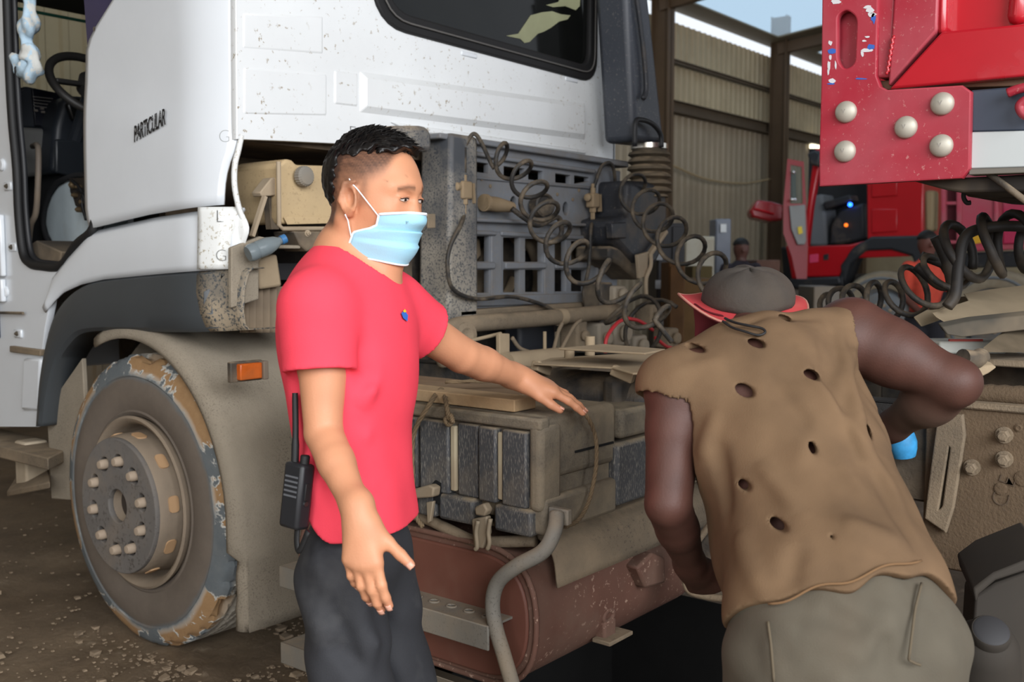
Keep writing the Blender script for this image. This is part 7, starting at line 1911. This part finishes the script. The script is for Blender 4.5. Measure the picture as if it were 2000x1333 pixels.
# ---- people further back
def far_person(px, py, D, shirt, skin, lab, hgt=1.72, face=None):
    top = onD(px, py, D); x, y = top.x, top.y; s = hgt / 1.72
    P0 = lambda a, b, z: Vector((x, y, 0)) + RV * a * s + DH * b * s + ZV * z * s
    p_ = empty('person', (x, y, 0), lab, 'person', 'people working at the back of the hall')
    b = [ell(P0(0, 0, 1.60), (.078, .09, .115), None, .02), cone(P0(0, 0, 1.5), P0(0, 0, 1.40), .055, .06, .03), cone(P0(-.17, 0, 1.38), P0(-.23, -.05, 1.12), .05, .042, .03), cone(P0(.17, 0, 1.38), P0(.24, -.03, 1.12), .05, .042, .03),
         cone(P0(-.23, -.05, 1.12), P0(-.14, -.2, .98), .04, .03, .02), cone(P0(.24, -.03, 1.12), P0(.12, -.2, 1.0), .04, .03, .02), ell(P0(-.11, -.22, .97), (.04, .05, .04), None, .02), ell(P0(.09, -.22, .99), (.04, .05, .04), None, .02),
         ell(P0(0, 0, 1.22), (.15, .12, .25), None, .05), ell(P0(0, 0, .95), (.15, .12, .14), None, .05), cone(P0(-.09, 0, .9), P0(-.10, 0, .1), .08, .05, .03), cone(P0(.09, 0, .9), P0(.10, 0, .1), .08, .05, .03), cone(P0(0, -.085, 1.60), P0(0, -.10, 1.575), .012, .015, .015)]
    lo = np.array([min(q.c[i] - q.r for q in b) for i in range(3)]) - .02; hi = np.array([max(q.c[i] + q.r for q in b) for i in range(3)]) + .02
    V, F = net(lambda P: sd_eval(b, P), lo, hi, .016)
    mk_net('body', V, F, pm('far_skin_%s' % px, skin, .5), p_)
    c = [ell(P0(0, 0, 1.22), (.185, .15, .27), None, .05), cone(P0(-.17, 0, 1.38), P0(-.21, -.03, 1.2), .065, .06, .04), cone(P0(.17, 0, 1.38), P0(.22, -.02, 1.2), .065, .06, .04), ell(P0(0, 0, .98), (.17, .14, .12), None, .05)]
    V, F = net(lambda P: np.maximum(sd_eval(c, P), P[:, 2] - 1.47 * s), lo - .05, hi + .05, .016)
    mk_net('shirt', V, F, pm('far_shirt_%s' % px, shirt, .9, var=.2, vscale=8), p_)
    c2 = [ell(P0(0, 0, .93), (.17, .14, .13), None, .05), cone(P0(-.09, 0, .88), P0(-.10, 0, .08), .10, .07, .03), cone(P0(.09, 0, .88), P0(.10, 0, .08), .10, .07, .03)]
    V, F = net(lambda P: sd_eval(c2, P), lo - .05, hi + .05, .016)
    mk_net('trousers', V, F, pm('far_trousers', (34, 34, 40), .9), p_)
    h = [ell(P0(0, .012, 1.635), (.085, .095, .095), None, .02)]
    V, F = net(lambda P: np.maximum(sd_eval(h, P), (1.60 * s + .04) - P[:, 2]), lo, hi, .014)
    mk_net('hair', V, F, pm('far_hair', (20, 18, 18), .7), p_)
far_person(1448, 464, 11.5, (40, 34, 42), (88, 58, 50), 'man in dark clothes standing against the corrugated wall far behind', 1.70)
far_person(1812, 452, 9.6, (196, 72, 54), (98, 62, 54), 'man in orange shirt half hidden behind the black hoses', 1.73)
# ---- workshop clutter along the wall
def cab_(px0, px1, py0, py1, D, dep, mat, name, lab, cat, doors=0, dcol=None):
    a, b = onD(px0, py0, D), onD(px1, py0, D); zt = a.z; z0 = -.01
    w = (b - a).length
    c = (a + b) / 2; u = RV
    o = empty(name, (c.x, c.y, z0), lab, cat)
    mk('carcass', obox(Vector((c.x, c.y, (zt + z0) / 2)) + DH * dep / 2, u * w / 2, DH * dep / 2, ZV * (zt - z0) / 2), mat, o, bevel=.01)
    for k in range(doors):
        cc = Vector((c.x, c.y, (zt + z0) / 2)) + u * w * ((k + .5) / doors - .5) - DH * .01
        d_ = mk('cabinet_door', obox(cc, u * (w / doors / 2 - .01), DH * .01, ZV * ((zt - z0) / 2 - .03)), dcol or mat, o, bevel=.004)
        mk('door_handle', obox(cc + u * (w / doors / 2 - .05) - DH * .02, u * .012, DH * .012, ZV * .05), BK, d_)
    return o
cab_(1338, 1396, 462, 760, 11.5, .5, pm('old_fridge_white', (176, 172, 156), .5, dust=.3), 'refrigerator', 'dingy white fridge standing by the wall behind the hose coils', 'fridge', 1)
cab_(1398, 1428, 428, 740, 12.4, .4, pm('locker_blue_grey', (118, 124, 136), .5, var=.1), 'locker', 'tall blue grey locker against the corrugated wall', 'locker', 1)
pn = onD(1413, 446, 12.35)
mk('notice', obox(pn, RV * .035, DH * .004, ZV * .05), pm('paper_white', (224, 228, 230), .7), None, label='small white paper notice stuck on the blue grey locker', cat='notice')
sh = cab_(1284, 1338, 436, 800, 8.6, .5, pm('rack_dark', (44, 44, 48), .6), 'steel_rack', 'dark steel cabinet with two pale labels behind the air filter', 'cabinet', 2)
for (x, y) in ((1287, 500), (1287, 556)):
    mk('rack_label', obox(onD(x, y, 8.5), RV * .03, DH * .004, ZV * .035), pm('label_grey', (150, 152, 156), .6), sh)
WB = pm('rusty_wood_brown', (96, 66, 36), .8, var=.2)
cab_(1306, 1338, 512, 820, 7.6, .4, WB, 'wooden_crate', 'tall rusty brown crate in front of the dark steel cabinet', 'crate', 1)
cab_(1335, 1400, 545, 700, 8.0, .5, pm('carton_brown', (110, 84, 52), .9, var=.15), 'carton', 'low brown carton left of the mechanic\'s hat', 'carton')
cab_(1352, 1392, 520, 640, 9.2, .4, pm('crate_olive', (90, 78, 48), .9), 'carton', 'olive brown carton in front of the white fridge', 'carton')
cab_(1478, 1524, 508, 720, 11.6, .6, pm('scrap_brown', (98, 72, 62), .9, var=.2), 'scrap_bin', 'reddish brown scrap bin beside the far man in dark clothes', 'bin')
cab_(1430, 1475, 538, 720, 9.6, .5, pm('bin_dark', (52, 52, 56), .8), 'scrap_bin', 'dark grey bin just above the mechanic\'s hat', 'bin')
cab_(1500, 1545, 560, 720, 9.5, .5, pm('engine_part_dark', (66, 60, 54), .8, dust=.3), 'engine_part', 'dark engine part on the ground by the red truck bumper', 'engine part')
cab_(1590, 1640, 560, 720, 9.0, .5, pm('engine_part_grey', (120, 114, 106), .7, dust=.3), 'engine_part', 'grey engine casting below the red truck door sill', 'engine part')
mk('rope_line', tube(smooth_path([onY(1310, 322, YW - .2), onY(1380, 350, YW - .2), onY(1450, 358, YW - .2), onY(1505, 350, YW - .2)], 8), .02, 6), pm('sagging_cable', (170, 146, 110), .8), None, smooth=180, label='sagging pale cable strung along the corrugated wall', cat='cable')
mk('strip_lamp', join(obox(onY(1590, 287, YW - .05), (.2, 0, 0), (0, .06, 0), (0, 0, .05))), emis('lit_tube', (250, 240, 205), 2.5), None, label='short lit strip lamp high behind the red truck door', cat='lamp')
# ---- loose crumbs of dried mud on the floor
MUDC = pm('mud_crumbs', (150, 132, 110), .95, var=.25, vscale=10)
rc2 = random.Random(11); parts = []
def crumb(p, s):
    V = []
    for k in range(8):
        V.append((p[0] + s * (1 if k & 1 else -1) * rc2.uniform(.5, 1), p[1] + s * (1 if k & 2 else -1) * rc2.uniform(.5, 1), p[2] + s * (.55 if k & 4 else -.3) * rc2.uniform(.6, 1)))
    return V, [(0, 2, 3, 1), (4, 5, 7, 6), (0, 1, 5, 4), (2, 6, 7, 3), (0, 4, 6, 2), (1, 3, 7, 5)]
for i in range(1500):
    px, py = rc2.uniform(-100, 640), 900 + 520 * rc2.random() ** .6
    if rc2.random() < .6: px, py = rc2.gauss(450, 130), rc2.gauss(1270, 45)
    p = onZ(px, py, 0)
    if 2.06 < p.x < 2.45 and 2.9 < p.y < 4.0: continue
    s = rc2.choice((.003, .004, .005, .006, .008)) if rc2.random() < .96 else rc2.uniform(.012, .024)
    parts.append(crumb((p.x, p.y, .004), s))
mk('mud_crumbs', join(*parts), MUDC, None, kind='stuff', label='crumbs of dried mud scattered on the floor by the wheel', cat='mud')
bpy.context.view_layer.update()
